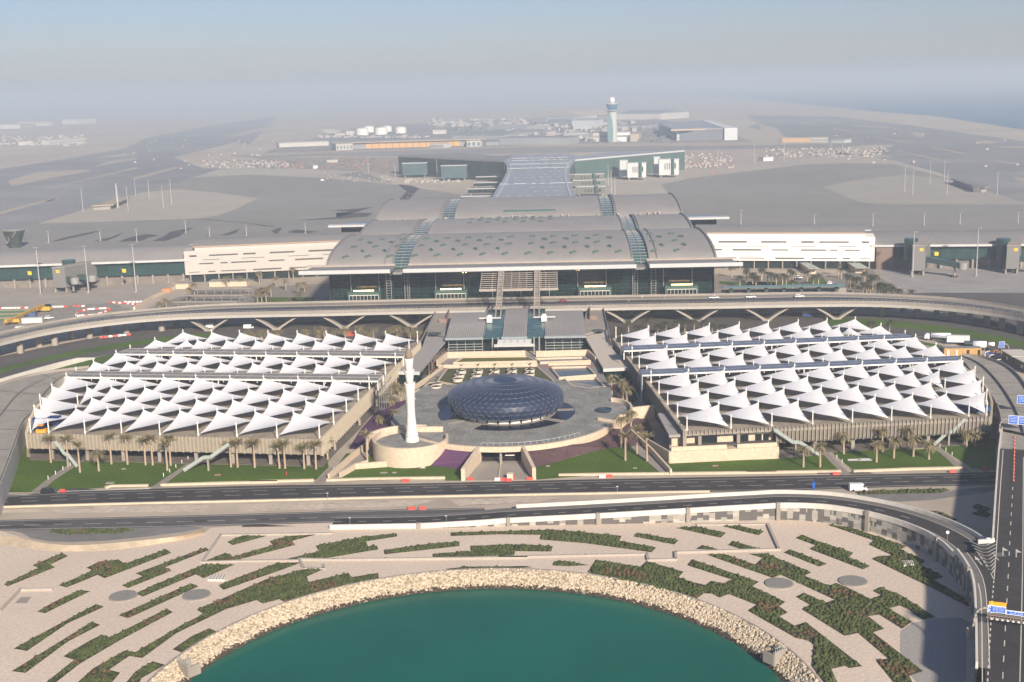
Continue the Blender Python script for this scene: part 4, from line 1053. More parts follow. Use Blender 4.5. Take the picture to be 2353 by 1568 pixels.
slope('brown_bed',[zp('D3',860,90,1.2),zp('D3',880,-20,1.2),zp('D3',1060,-60,.3),zp('D3',1120,100,.3),zp('D3',1000,155,1.5)],M_brownb)
# long walled walkways beside the mosque
for s_,lab in((-1,'left'),(1,'right')):
    Wk=thing('walkway_wall','%s pale sloping walls lining the walkway between plaza and car park'%lab,'wall',(s_*50,410,0))
    mb=MB().sweep([(s_*54.8,375),(s_*50.6,397),(s_*44.5,425),(s_*40,447)],0,[2.0,2.3,2.0,1.6],.7);mb.build('outer_wall',M_stone,Wk)
    if s_<0:
        MB().sweep([(-51.5,377),(-48,386),(-44.5,390)],0,[1.9,1.9,1.9],.7).build('inner_wall',M_stone,Wk)
        MB().sweep([(-48,386),(-37.8,388)],0,2.0,.7).build('cross_wall',M_stone,Wk)
    MB().prism([(s_*54.2,376),(s_*51.6,377),(s_*46,398),(s_*40,425),(s_*44,425),(s_*50,397)],.1,.22).build('walkway_paving',M_conc,Wk)
# corner stone building (cafe) at the right car park
CF=thing('corner_pavilion','low limestone pavilion with flat roof at the corner of the right car park','building',(73,395,0))
MB().prism([(55.6,387.4),(91.8,391),(91.6,404),(57,407)],0,4.0).build('stone_base',M_stone,CF)
MB().prism([(56.8,394.2),(90.8,397.5),(90.6,403.5),(57.5,405)],4.0,7.4).build('wall',M_stone,CF)
MB().prism([(55.8,392.2),(91.6,396),(91,405),(55.5,420.5),(54.3,419.5)],7.4,8.3).build('roof',mat('pavilion_roof',(.33,.31,.28),.8,.1,.3),CF)
for a,b in((66.5,72),(77.5,82.5),(84.9,87),(87.6,89.4)):
    y=394.2+(a-56.8)/34*3.3
    MB().box(a,b,y-.25,y+.6,4.3,6.9).build('window',mat('dark_window',(.015,.018,.02),.2,0,1),CF)
MB().sweep([(56.2,388.4),(74.5,390.3)],4,5.3,.5).build('parapet',M_stone,CF);MB().sweep([(78,390.6),(91.2,392)],4,5.3,.5).build('parapet',M_stone,CF)
MB().sweep([(55.6,387.6),(48.9,410),(45.5,425)],0,[4.0,2.6,2.0],.6).build('side_wall',M_stone,CF)
# ================= CAR PARK BLOCKS WITH TENSILE SAILS =================
MX_L=[[-60.0,-74.6,-88.6,-102.2,-115.8,-129.5,-142.8,-156.1,-162.8],
[-58.5,-72.8,-86.6,-100.5,-114.2,-127.8,-141.3,-153.3,-169.3],
[-56.5,-71.4,-85.1,-98.9,-112.7,-126.3,-140.0,-153.4,-159.0,-173.9],
[-54.8,-69.5,-83.4,-97.1,-110.9,-124.6,-138.3,-151.9,-161.8,-176.2],
[-53.3,-68.0,-81.6,-95.5,-109.2,-123.2,-136.6,-150.3,-163.0,-177.6],
[-52.3,-67.0,-80.9,-94.8,-108.8,-122.5,-136.2,-149.7,-163.5,-177.7],
[-50.5,-65.0,-79.4,-93.3,-106.4,-120.2,-134.3,-147.9,-161.3,-176.1],
[-48.6,-63.5,-77.4,-91.2,-104.9,-118.8,-132.6,-146.4,-158.0,-172.5],
[-47.9,-62.8,-76.8,-90.5,-104.3,-118.3,-132.2,-145.8,-155.3,-170.0],
[-46.0,-60.7,-74.7,-88.7,-102.6,-116.4,-130.2,-143.9,-148.6,-164.1],
[-44.2,-59.0,-73.1,-87.0,-100.8,-114.8,-128.6,-142.2,-156.3]]
YL=[389.7,408,423.2,439.6,457.2,467.5,482.7,500.1,511.2,527.9,545.8]
YR=[391.8,409,425.9,442.4,459.5,467.6,486,504.1,513,530.4,547.4]
MX_R=[[61.6,76.3,90.0,103.8,117.3,130.7,144.1,157.3,163.5],
[60.2,74.5,88.3,102.3,116.0,129.5,142.9,155.0,169.6],
[58.4,73.0,86.8,100.5,114.2,127.8,141.3,154.8,160.1,174.4],
[56.7,71.3,85.1,98.8,112.6,126.3,139.7,153.3,163.1,177.1],
[55.1,69.6,83.6,97.5,111.1,124.7,137.9,151.4,163.8,177.6],
[54.1,69.0,82.7,96.3,110.3,124.1,137.5,151.2,164.6,178.2],
[52.4,67.1,80.9,94.9,108.5,122.3,136.0,149.6,162.9,175.8],
[50.7,65.4,79.3,93.2,107.0,120.5,134.1,147.6,158.9,172.6],
[49.7,64.6,78.4,92.4,106.3,120.2,133.8,147.2,156.3,170.6],
[47.8,62.7,76.7,90.6,104.6,118.4,132.0,145.5,149.8,164.6],
[46.1,61.1,75.0,89.0,102.8,116.4,130.3,143.8,157.1]]
M_sail=mat('sail_fabric',(.90,.885,.86),.75,.04,.3)
_t=M_sail.node_tree;_b=_t.nodes['Principled BSDF'];_tr=_t.nodes.new('ShaderNodeBsdfTranslucent');_tr.inputs[0].default_value=(.82,.82,.82,1);_ms=_t.nodes.new('ShaderNodeMixShader');_ms.inputs[0].default_value=.06
_t.links.new(_b.outputs[0],_ms.inputs[1]);_t.links.new(_tr.outputs[0],_ms.inputs[2]);_t.links.new(_ms.outputs[0],_t.nodes['Material Output'].inputs[0])
M_mast=mat('mast_white',(.74,.70,.63),.5,.03,1)
M_deck=mat('car_park_deck',(.29,.25,.20),.9,.25,.12,sc2=.5,v2=.12)
SL=.125
ordn=['first','second','third','fourth','fifth','sixth','seventh','eighth','ninth','tenth']
rowname=['front','second','third','fourth','fifth','sixth','seventh','rear']
zm=13.9
for s_,MXs,YS,side in((-1,MX_L,YL,'left'),(1,MX_R,YR,'right')):
    def mp(r,k):
        x=MXs[r][k];return Vector((x,YS[r]+SL*(abs(x)-abs(MXs[r][0])),0))
    # ---- building ----
    G=thing('car_park','%s two storey car park with vertical louvre facade under white sails'%side,'building',(s_*110,470,0))
    inn=[(MXs[r][0]-s_*(1.2 if r else .8),YS[r]-(.9 if r==0 else 0)) for r in range(11)]
    out=[]
    for r in (0,1,2,3,4,5,6,7,8,9,10):
        p=mp(r,-1);out.append((p.x+s_*(2.0 if r not in(0,10) else 1.5),p.y))
    back=[(MXs[10][0]-s_*1,YS[10]+2.5),(mp(10,-1).x+s_*1,mp(10,-1).y+2.5)]
    frontline=[(MXs[0][0]-s_*.8,YS[0]-.9),(mp(0,-1).x+s_*1.0,mp(0,-1).y-.9)]
    outline=[frontline[0]]+inn[1:]+[back[0],back[1]]+out[::-1][1:-1]+[frontline[1]]
    MB().prism(outline,8.2,9.0).build('deck',M_deck,G)
    MB().prism([(x*.999+s_*.06,y) for x,y in outline],4.2,4.6).build('middle_slab',mat('dark_slab',(.10,.09,.08),.9,.1,.5),G)  # dark middle slab added so that the interior looks dark
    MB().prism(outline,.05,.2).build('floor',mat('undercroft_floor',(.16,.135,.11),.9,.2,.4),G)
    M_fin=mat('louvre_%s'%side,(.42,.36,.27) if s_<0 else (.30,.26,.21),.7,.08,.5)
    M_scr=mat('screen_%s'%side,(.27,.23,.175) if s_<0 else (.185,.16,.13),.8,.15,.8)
    def fins(a,b,z0,z1,step,parent=G,dep=.9):
        a=Vector(a);b=Vector(b);d=(b-a);L=d.length;d.normalize();nn=Vector((-d.y,d.x))
        mb=MB();n=int(L/step)
        for i in range(n+1):
            p=a+d*(i*step);zz=z0+(.5 if i%2 else 0)
            mb.obox((p.x,p.y,(zz+z1)/2),(d.x,d.y,0),.13,(nn.x,nn.y,0),dep/2,(0,0,1),(z1-zz)/2)
        mb.build('louvre_fins',M_fin,parent)['kind']='stuff'
        MB().sweep([(a+nn*.2)[:],(b+nn*.2)[:]],z0+.2,z1-.1,.12).build('screen',M_scr,parent)
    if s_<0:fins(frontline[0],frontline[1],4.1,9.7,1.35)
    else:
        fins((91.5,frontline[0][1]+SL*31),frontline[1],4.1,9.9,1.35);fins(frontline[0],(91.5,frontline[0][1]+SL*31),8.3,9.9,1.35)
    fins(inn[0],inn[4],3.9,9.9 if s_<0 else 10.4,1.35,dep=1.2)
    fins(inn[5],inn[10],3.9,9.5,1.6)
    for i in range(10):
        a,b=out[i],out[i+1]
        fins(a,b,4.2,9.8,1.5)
    mb=MB()
    for k in range(8):
        x=frontline[0][0]+(frontline[1][0]-frontline[0][0])*(k+.4)/8;y=frontline[0][1]+(frontline[1][1]-frontline[0][1])*(k+.4)/8+1.6
        mb.box(x-.55,x+.55,y-.55,y+.55,.1,8.2)
    for r in range(1,10,2):
        for k in(0,3,6):
            p=mp(r,k);mb.box(p.x-.4,p.x+.4,p.y-.4,p.y+.4,.1,8.2)
    pieces(mb,'column',M_conc,G)
    # parking bay lines on the roof
    mb=MB()
    for r in(0,1,2,3,5,6,8,9):
        for k in range(len(MXs[r])-1):
            p=mp(r,k)
            for j in range(4):
                x=p.x+s_*(2+j*2.8);mb.box(x-.06,x+.06,p.y+2,p.y+6.5,9.01,9.02)
    mb.build('bay_marking',mat('bay_paint',(.34,.31,.27),.8,0,1),G)['kind']='stuff'
    # canopy strips between the sail fields
    for ci,(r0,r1) in enumerate(((4,5),(7,8))):
        a=mp(r0,0);b=mp(r0,-1);c_=mp(r1,-1);d_=mp(r1,0)
        a=a+Vector((-s_*3.4,-.6,0));b=b+Vector((s_*.6,-.4,0));c_=c_+Vector((s_*.2,-.8,0));d_=d_+Vector((-s_*3.2,-.9,0))
        ST=thing('canopy_strip',('%s flat %s canopy strip across the %s car park')%('front' if ci==0 else 'rear','slatted grey' if s_<0 else 'blue grey panelled',side),'canopy',(a.x,a.y,9),'flat canopy strips on the car parks')
        mpan=mat('slat_panel',(.215,.205,.185),.5,.15,.6,spec=.4) if s_<0 else mat('solar_panel',(.12,.145,.195),.4,.08,.2,spec=.5)
        MB().prism([a[:2],b[:2],c_[:2],d_[:2]],12.9,13.1).build('panel',mpan,ST)
        mb=MB()
        for t in(0,.5,1):
            p=a.lerp(d_,t);q=b.lerp(c_,t);mb.beam((p.x,p.y,13.16),(q.x,q.y,13.16),.12 if s_>0 else .25,.14)
        n=22
        for i in range(n+1):
            p=a.lerp(b,i/n);q=d_.lerp(c_,i/n);mb.beam((p.x,p.y,13.16),(q.x,q.y,13.16),.08 if s_>0 else .12,.12)
        mb.build('panel_joint',mat('joint_%s'%side,(.40,.37,.33) if s_<0 else (.17,.19,.24),.6,0,1),ST)
        MB().beam((a.x,a.y-.2,12.75),(b.x,b.y-.2,12.8),.4,.5).build('front_beam',M_mast,ST)
        MB().beam((a.x,a.y,12.75),(d_.x,d_.y,12.75),.3,.5).build('end_beam',M_mast,ST)
        mb=MB()
        for i in range(28):
            p=a.lerp(b,(i+.5)/28);mb.box(p.x-.09,p.x+.09,p.y-.09,p.y+.09,11.6,12.6)
        mb.build('hanger',M_mast,ST)['kind']='stuff'
        mb=MB()
        for i in range(7):
            p=a.lerp(b,i/6);mb.box(p.x-.2,p.x+.2,p.y+.4,p.y+.8,9.02,12.8)
            p=d_.lerp(c_,i/6);mb.box(p.x-.2,p.x+.2,p.y-.2,p.y+.2,9.02,12.8)
        pieces(mb,'post',M_mast,ST)
        if s_>0 and ci==0:
            MB().box(a.x-.2,a.x+.1,a.y,d_.y,1,12.6).build('end_screen',mat('end_screen_grey',(.30,.32,.34),.5,.08,.5),ST)
        if s_<0 and ci==0:
            mb=MB()
            for k in range(5):
                x=a.x+.3+k*.9;mb.box(x-.08,x+.08,a.y+.2,a.y+.36,1,12.7);mb.box(x-.08,x+.08,d_.y-.2,d_.y-.04,1,12.7)
            for z in(1.6,4.5,8,12.4):mb.box(a.x-.1,a.x+4,a.y,a.y+.2,z,z+.2);mb.box(a.x+3.9,a.x+4.1,a.y,d_.y,z,z+.2);mb.box(a.x-.1,a.x+.1,a.y,d_.y,z,z+.2)
            mb.build('end_frame',M_steel,ST)
    # ---- sails ----
    strips=[(0,'front field'),(1,''),(2,''),(3,''),(5,''),(6,''),(8,''),(9,'')]
    own=set();n_row=0
    def mastmesh(x,y,z0=9.0):
        mb=MB();mb.tube((x,y,z0),(x,y,zm),.26,.20,8);mb.lathe([(.12,zm),(.36,zm+.05),(.36,zm+.4),(.1,zm+.55),(.05,zm+1.1)],x,y,8);mb.box(x-.5,x+.5,y-.1,y+.1,10.2,10.35);return mb
    for (r,_) in strips:
        A=list(range(len(MXs[r])));B=list(range(len(MXs[r+1])))
        if len(A)>len(B):   # an extra edge mast that stands alone
            A.remove(8) if len(A)==10 else None
        elif len(B)>len(A):B.remove(8)
        for i in range(len(A)-1):
            fi,fo=mp(r,A[i]),mp(r,A[i+1]);bi,bo=mp(r+1,B[i]),mp(r+1,B[i+1])
            hA=Vector((bo.x,bo.y,zm-.25));hB=Vector((fi.x,fi.y,zm-.25))
            cx=(fi+fo+bi+bo)/4
            lC=Vector((fo.x,fo.y,10.3)).lerp(Vector((cx.x,cx.y,10.3)),.07);lD=Vector((bi.x,bi.y,10.3)).lerp(Vector((cx.x,cx.y,10.3)),.07)
            hA=hA.lerp(Vector((cx.x,cx.y,zm-1)),.05);hB=hB.lerp(Vector((cx.x,cx.y,zm-1)),.05)
            # small variation so that no two sails are exactly alike
            N=9;vs=[]
            for a_ in range(N):
                for b_ in range(N):
                    u=a_/(N-1);v=b_/(N-1);c0=.06
                    u2=u+c0*4*v*(1-v)*(1-2*u);v2=v+c0*4*u*(1-u)*(1-2*v)
                    # corners: (0,0)=front inner high, (1,0)=front outer low, (0,1)=back inner low, (1,1)=back outer high
                    p=hB.lerp(lC,u2).lerp(lD.lerp(hA,u2),v2);vs.append(tuple(p))
            fs=[(a_*N+b_,(a_+1)*N+b_,(a_+1)*N+b_+1,a_*N+b_+1) for a_ in range(N-1) for b_ in range(N-1)]
            if s_<0:fs=[f[::-1] for f in fs]
            nn=len(A)-1-i if s_<0 else i+1
            lab='%s white sail from the left in the %s sail row of the %s car park'%(ordn[min(nn-1,9)].capitalize() if False else ordn[min(nn-1,9)],rowname[n_row],side)
            E=thing('shade_sail',lab,'shade sail',(cx.x,cx.y,9),'white shade sails over the car parks')
            MB().add(vs,fs).build('sail',M_sail,E,True)
            mastmesh(bo.x,bo.y).build('mast',M_mast,E);own.add((r+1,B[i+1]))
            mb=MB()
            for p,q in((hA,bo),(hB,fi)):mb.tube(tuple(p),(q.x,q.y,zm+.1),.05,.05,4)
            mb.tube(tuple(lC),(fo.x,fo.y,9.6),.06,.06,4);mb.tube(tuple(lD),(bi.x,bi.y,9.6),.06,.06,4)
            mb.build('stay_cable',M_mast,E)
        n_row+=1
    for r in range(11):
        for k in range(len(MXs[r])):
            if (r,k) in own:continue
            p=mp(r,k)
            n_=(len(MXs[r])-k) if s_<0 else k+1
            E=thing('sail_mast','white mast, %s from the left in the %s mast row of the %s car park'%(ordn[n_-1],(ordn+['eleventh'])[r],side),'mast',(p.x,p.y,9),'free white masts of the car parks')
            mastmesh(p.x,p.y,4.0 if (r==0 and s_>0 and k>2) else 9.0).build('pole',M_mast,E)
    # outside stairs
    for j,(ka,sp) in enumerate(((('D1'),'1870,440 1740,480 1690,520 1580,578'),('D1','480,420 560,450 640,500 720,570')) if s_<0 else (('D4','210,325 340,380 430,410 530,470'),('D4','1740,240 1620,300 1545,320 1435,400'))):
        pts=[tuple(map(float,t.split(','))) for t in sp.split()]
        top=P(ka,*pts[0],9);bot=P(ka,*pts[-1],0)
        yy=min(top[1],bot[1])-1.2
        ST=thing('outside_stair','%s steel stair running down the front of the %s car park'%(('right' if j==0 else 'left') if s_<0 else ('left' if j==0 else 'right'),side),'stair',(top[0],yy,0),'outside stairs of the car parks')
        x0,x1=top[0],bot[0];m1=x0+(x1-x0)*.42;m2=x0+(x1-x0)*.55
        mb=MB()
        n=9
        for i in range(n):
            t=i/n;mb.box(*sorted((x0+(m1-x0)*t,x0+(m1-x0)*(t+1/n))),yy-2,yy-.3,9-4.5*(t+1/n)-.15,9-4.5*(t+1/n))
            mb.box(*sorted((m2+(x1-m2)*t,m2+(x1-m2)*(t+1/n))),yy-2,yy-.3,4.5-4.5*(t+1/n)-.15+.15,4.5-4.5*(t+1/n)+.15)
        mb.build('treads',M_conc,ST)['kind']='stuff'
        MB().box(*sorted((m1,m2)),yy-2.2,yy-.2,4.35,4.6).build('landing',M_conc,ST)
        gm=mat('balustrade',(.33,.37,.34),.4,.1,1)
        MB().beam((x0,yy-2.1,9.5),(m1,yy-2.1,5.0),.08,1.1).build('balustrade',gm,ST)
        MB().beam((m1,yy-2.2,5.1),(m2,yy-2.2,5.1),.08,1.1).build('balustrade',gm,ST)
        MB().beam((m2,yy-2.1,5.1),(x1,yy-2.1,.6),.08,1.1).build('balustrade',gm,ST)
        MB().box((m1+m2)/2-.3,(m1+m2)/2+.3,yy-1.4,yy-.8,0,4.3).build('post',M_conc,ST)
# ================= RING RAMPS =================
M_ring=mat('ramp_concrete',(.30,.275,.235),.9,.14,.15,sc2=.8,v2=.1)
for nm,inn_,out_,z,lab in (('l','B1 720,1102 560,1122 450,1180 400,1240 350,1290 290,1400 225,1470 D1 170,290 110,470 60,600 20,700 -40,860','B1 720,1068 300,1120 100,1175 -100,1240 -300,1400 -400,1700 D1 -500,500 -500,900',8.2,'left curved ramp bridge leading up to the left car park'),
  ('r','B4 1720,985 1830,1130 1900,1200 2010,1350 2050,1450 2062,1560','B4 1740,970 1900,985 2080,1045 2200,1140 2300,1290 2400,1480 2500,1650',8.2,'right curved ramp bridge leading up to the right car park')):
    RB=thing('ramp_bridge',lab,'ramp bridge',(P('B1',400,1240,z)[0] if nm=='l' else P('B4',1900,1200,z)[0],440,0))
    A=resample(smooth(PP(inn_,z),2),60);B=resample(smooth(PP(out_,z),2),60)
    mb=MB().ribbon([(a,b,z) for a,b in A],[(a,b,z) for a,b in B]);mb.build('deck',M_ring,RB)
    MB().sweep(A,0 if nm=='l' else [z-1.4]*60,z+.02,.6).build('edge_wall',M_white if nm=='l' else M_conc,RB)
    MB().sweep(A,z,z+1.0,.35).build('parapet',M_conc,RB)
    MB().sweep(B,z-1.4,z+1.0,.35).build('parapet',M_conc,RB)
    MB().sweep(inter(A,B,.42),z,z+.7,.4).build('median_barrier',mat('median_grey',(.22,.2,.18),.9,.1,1),RB)
    mb=MB()
    for i in range(6,60,9):mb.beam((A[i][0],A[i][1],z+.03),(B[i][0],B[i][1],z+.03),.4,.04)
    mb.build('expansion_joint',M_asphL,RB)
    mb=MB()
    for i in range(4,60,9):
        q=inter(A,B,.5)[i];mb.lathe([(1.1,0),(1.1,z-1)],q[0],q[1],10)
    pieces(mb,'column',M_pier2,RB)
# white retaining wall, far left
WR=thing('retaining_wall','long tapering white retaining wall beside the left ring road','wall',(-190,500,0))
pw=resample(smooth(PP('B1 -200,1290 0,1222 250,1140 500,1062 765,995'),2),40)
MB().sweep(pw,0,[2.2+1.6*(1-i/39) - (2.0 if i>34 else 0)*(i-34)/6 for i in range(40)],.8).build('wall',M_white,WR)
# ================= OVERPASS AND CURVED RAMP (lower right) =================
base=PP('D1 1720,1150 2000,1147 D2 0,1145 1000,1138 1900,1122 D3 0,1111 600,1104 1200,1092 1800,1074 2240,1065 D4 300,1062 600,1080 800,1115 1000,1160 1200,1222 1400,1308 1560,1405 1680,1530 E2 1960,585 1988,690 1998,820 2003,1000 2006,1300')
nB=120
bs=resample(smooth(base,2),nB)
def hz_(p):
    x,y=p;return 0
xs=[p[0] for p in bs]
keyx=[(-80,0.05),(-20,.3),(6,1.2),(40,2.5),(90,4.2),(108,4.8),(125,5.6),(138,6.6),(150,7.02)]
def hx(i):
    x=xs[i];imax=max(range(nB),key=lambda j:xs[j])
    if i>imax:return 7.03
    for (a,za),(b,zb) in zip(keyx,keyx[1:]):
        if x<=b:
            t=max(0,(x-a)/(b-a));return za+(zb-za)*t
    return 7.03
hh=[hx(i) for i in range(nB)]
OV=thing('curved_ramp','curved concrete ramp on a panelled retaining wall, rising right to the overpass','ramp',(100,330,0))
V2=[Vector(p) for p in bs];nor=[]
for i in range(nB):
    d=(V2[min(i+1,nB-1)]-V2[max(i-1,0)]).normalized();nor.append(Vector((-d.y,d.x)))
def off(t):return [tuple(V2[i]+nor[i]*t) for i in range(nB)]
i0=14
def z_(L,dz=0):return [h+dz for h in L]
w1=off(.2);mb=MB().ribbon([(a,b,h) for (a,b),h in zip(w1,hh)][i0:],[(a,b,h) for (a,b),h in zip(off(11.3),hh)][i0:])
mb.build('deck',M_asph,OV)
mb=MB().ribbon([(a,b,h+.02) for (a,b),h in zip(off(.5),hh)][i0:],[(a,b,h+.02) for (a,b),h in zip(off(2.2),hh)][i0:])
mb.ribbon([(a,b,h+.02) for (a,b),h in zip(off(8.7),hh)][i0:95],[(a,b,h+.02) for (a,b),h in zip(off(11),hh)][i0:95]);mb.build('hard_shoulder',mat('shoulder_grey',(.15,.14,.13),.9,.1,.3),OV)
mb=MB()
zf=lambda t:hh[min(nB-1,int(t*(nB-1)))]+.05
for t,on,o_,e in((2.4,0,0,120),(8.5,0,0,96),(5.4,4,7,84)):
    L=off(t)[i0:e];
    if on==0:
        A=[(a+nor[i+i0].x*-.1,b+nor[i+i0].y*-.1,hh[i+i0]+.05) for i,(a,b) in enumerate(L)];B=[(a+nor[i+i0].x*.1,b+nor[i+i0].y*.1,hh[i+i0]+.05) for i,(a,b) in enumerate(L)];mb.ribbon(A,B)
    else:
        for i in range(0,len(L)-1,3):
            j=i+i0;a=Vector(L[i]);b=Vector(L[i+1]);d=(b-a).normalized();q=Vector((-d.y,d.x))*.1
            mb.ribbon([(a.x-q.x,a.y-q.y,hh[j]+.05),(b.x-q.x,b.y-q.y,hh[j+1]+.05)],[(a.x+q.x,a.y+q.y,hh[j]+.05),(b.x+q.x,b.y+q.y,hh[j+1]+.05)])
mb.build('lane_marking',M_mark,OV)
M_panelA=bpy.data.materials.new('panelled_wall');M_panelA.use_nodes=True
t=M_panelA.node_tree;bb=t.nodes['Principled BSDF'];bb.inputs['Roughness'].default_value=.85
wm=t.nodes.new('ShaderNodeVertexColor') if False else None
# facing panels: three tones in a broken chequer, each a real slab
tones=[mat('panel_tone_light',(.42,.39,.33),.85,.08,.8),mat('panel_tone_mid',(.33,.31,.27),.85,.08,.8),mat('panel_tone_dark',(.25,.235,.21),.85,.08,.8)]
mbs=[MB(),MB(),MB()];random.seed(9)
L=resample(bs,nB)
Ls=[0]
for a,b in zip(V2,V2[1:]):Ls.append(Ls[-1]+(b-a).length)
def ats(s):
    j=0
    while j<nB-2 and Ls[j+1]<s:j+=1
    t=(s-Ls[j])/(Ls[j+1]-Ls[j]);return V2[j].lerp(V2[j+1],t),hh[j]+(hh[j+1]-hh[j])*t,nor[j]
s=Ls[i0+6];pw_=1.7
while s<Ls[-1]-2:
    p,h,nn=ats(s);q,h2,_=ats(s+pw_);k=0;z=-.2 if int(s/pw_)%2 else -.9
    while z<h-.25:
        z1=min(z+1.4,h-.1);zz=max(z,0)
        if z1>zz+.05:
            t_=random.choice((0,0,1,1,1,2));off_=random.uniform(.02,.08)
            mbs[t_].add([(p.x-nn.x*off_,p.y-nn.y*off_,zz),(q.x-nn.x*off_,q.y-nn.y*off_,zz),(q.x-nn.x*off_,q.y-nn.y*off_,z1-.05),(p.x-nn.x*off_,p.y-nn.y*off_,z1-.05)],[(0,1,2,3)])
        z+=1.4
    s+=pw_
MB().sweep(bs[i0:],0,[h-.05 for h in hh[i0:]],.1).build('wall_core',mat('wall_joint',(.12,.11,.10),.9,.1,1),OV)
for m_,q in zip(tones,mbs):q.build('wall_panels',m_,OV)['kind']='stuff'
MB().sweep(bs[i0:],[h-.35 for h in hh[i0:]],[h+1.15 for h in hh[i0:]],.5).build('parapet',M_white,OV)
MB().sweep(off(11.3)[i0+22:93],[h*0 for h in hh[i0+22:93]],[h+1.1 for h in hh[i0+22:93]],.4).build('parapet',M_white,OV)
mb=MB()
for s in (Ls[i0]+k*25.5 for k in range(1,9)):
    if s>Ls[-1]:break
    p,h,nn=ats(s);mb.obox((p.x-nn.x*.35,p.y-nn.y*.35,(h+1.4)/2),(nn.x,nn.y,0),.45,(-nn.y,nn.x,0),.55,(0,0,1),(h+1.4)/2)
pieces(mb,'wall_pilaster',M_conc,OV)
# overpass deck
OP=thing('overpass','straight dark asphalt overpass with white parapet along the right edge of the photo','overpass',(165,330,0))
def PZ(k,x,y,z):a=P(k,x,y,z);return (a[0],a[1],z)
edgeL=[P('D4',2064,200,8),P('D4',2058,300,8),P('D4',2050,400,8),P('D4',2038,490,8),P('D4',2018,760,8),P('D4',1988,1218,8)]
nose=P('D4',1868,1238,7.6)
p0=[P('D4',1830,1380,7),P('D4',1920,1560,7),P('E2',2070,600,7),P('E2',2075,900,7),P('E2',2075,1300,7)]
farR=[(edgeL[-1][0]+42,150),(edgeL[0][0]+34,edgeL[0][1]+2)]
MB().poly(edgeL+[nose]+p0+[(p0[-1][0]+2,150)]+farR,7.0).build('deck',M_asph,OP)
MB().sweep(edgeL,[1.8,1.8,1.8,0,0,0],[8.1]*6,.5).build('parapet',M_white,OP)
MB().sweep([edgeL[-1],nose],0,8.0,.5).build('parapet',M_white,OP)
MB().poly([P('D4',2064,200,7.02),P('D4',2045,487,7.02),P('D4',2400,510,7.02),P('D4',2400,200,7.02)],7.03).build('concrete_span',M_ring,OP)
mb=MB()
def ml(spec,w=.2,on=0,off_=0,z=7.06):dashes(mb,smooth(PP(spec,7),1),w,z,on,off_)
ml('D4 2072,500 2045,850 2022,1240 1998,1550');ml('D4 1870,1340 1930,1420 1998,1550');ml('E2 2030,480 2048,560 2055,700 2060,1300')
ml('D4 2150,800 2125,1240 2110,1568 E2 2200,1176 2190,1500',.2,3,4.5);ml('D4 2236,560 2232,1000 E2 2345,300 2325,1176 2310,1500');ml('E2 2140,460 2125,640 2095,1176 2080,1500',.25,1.5,1.5)
for i in range(9):
    y=1262+i*28;f=i/9;x0=1800+ f*170;x1=2016-f*14;xm=x0+(x1-x0)*.52
    ml('D4 %f,%f %f,%f %f,%f'%(x0,y-22,xm,y+22,x1,y-26),.22)
for (k,x,y0,y1) in(('D4',2070,1290,1355),('D4',2177,1305,1370)):
    a=P(k,x,y1,7);b=P(k,x,y0,7);mb.ribbon([(a[0]-.12,a[1],7.07),(b[0]-.12,b[1],7.07)],[(a[0]+.12,a[1],7.07),(b[0]+.12,b[1],7.07)])
    mb.add([(b[0]-.55,b[1]-2.2,7.09),(b[0]+.55,b[1]-2.2,7.09),(b[0],b[1]+.2,7.09)],[(0,1,2)])
a=P('D4',1900,1430,7);b=P('D4',1842,1360,7);d=(Vector(b)-Vector(a));mb.beam((a[0],a[1],7.07),(b[0],b[1],7.07),.25,.01)
dn=d.normalized();q=Vector((-dn.y,dn.x));c_=Vector(b);mb.add([tuple(c_-dn*2.4+q*.6)+(7.08,),tuple(c_-dn*2.4-q*.6)+(7.08,),tuple(c_)+(7.08,)],[(0,2,1)])
mb.build('lane_marking',M_mark,OP)
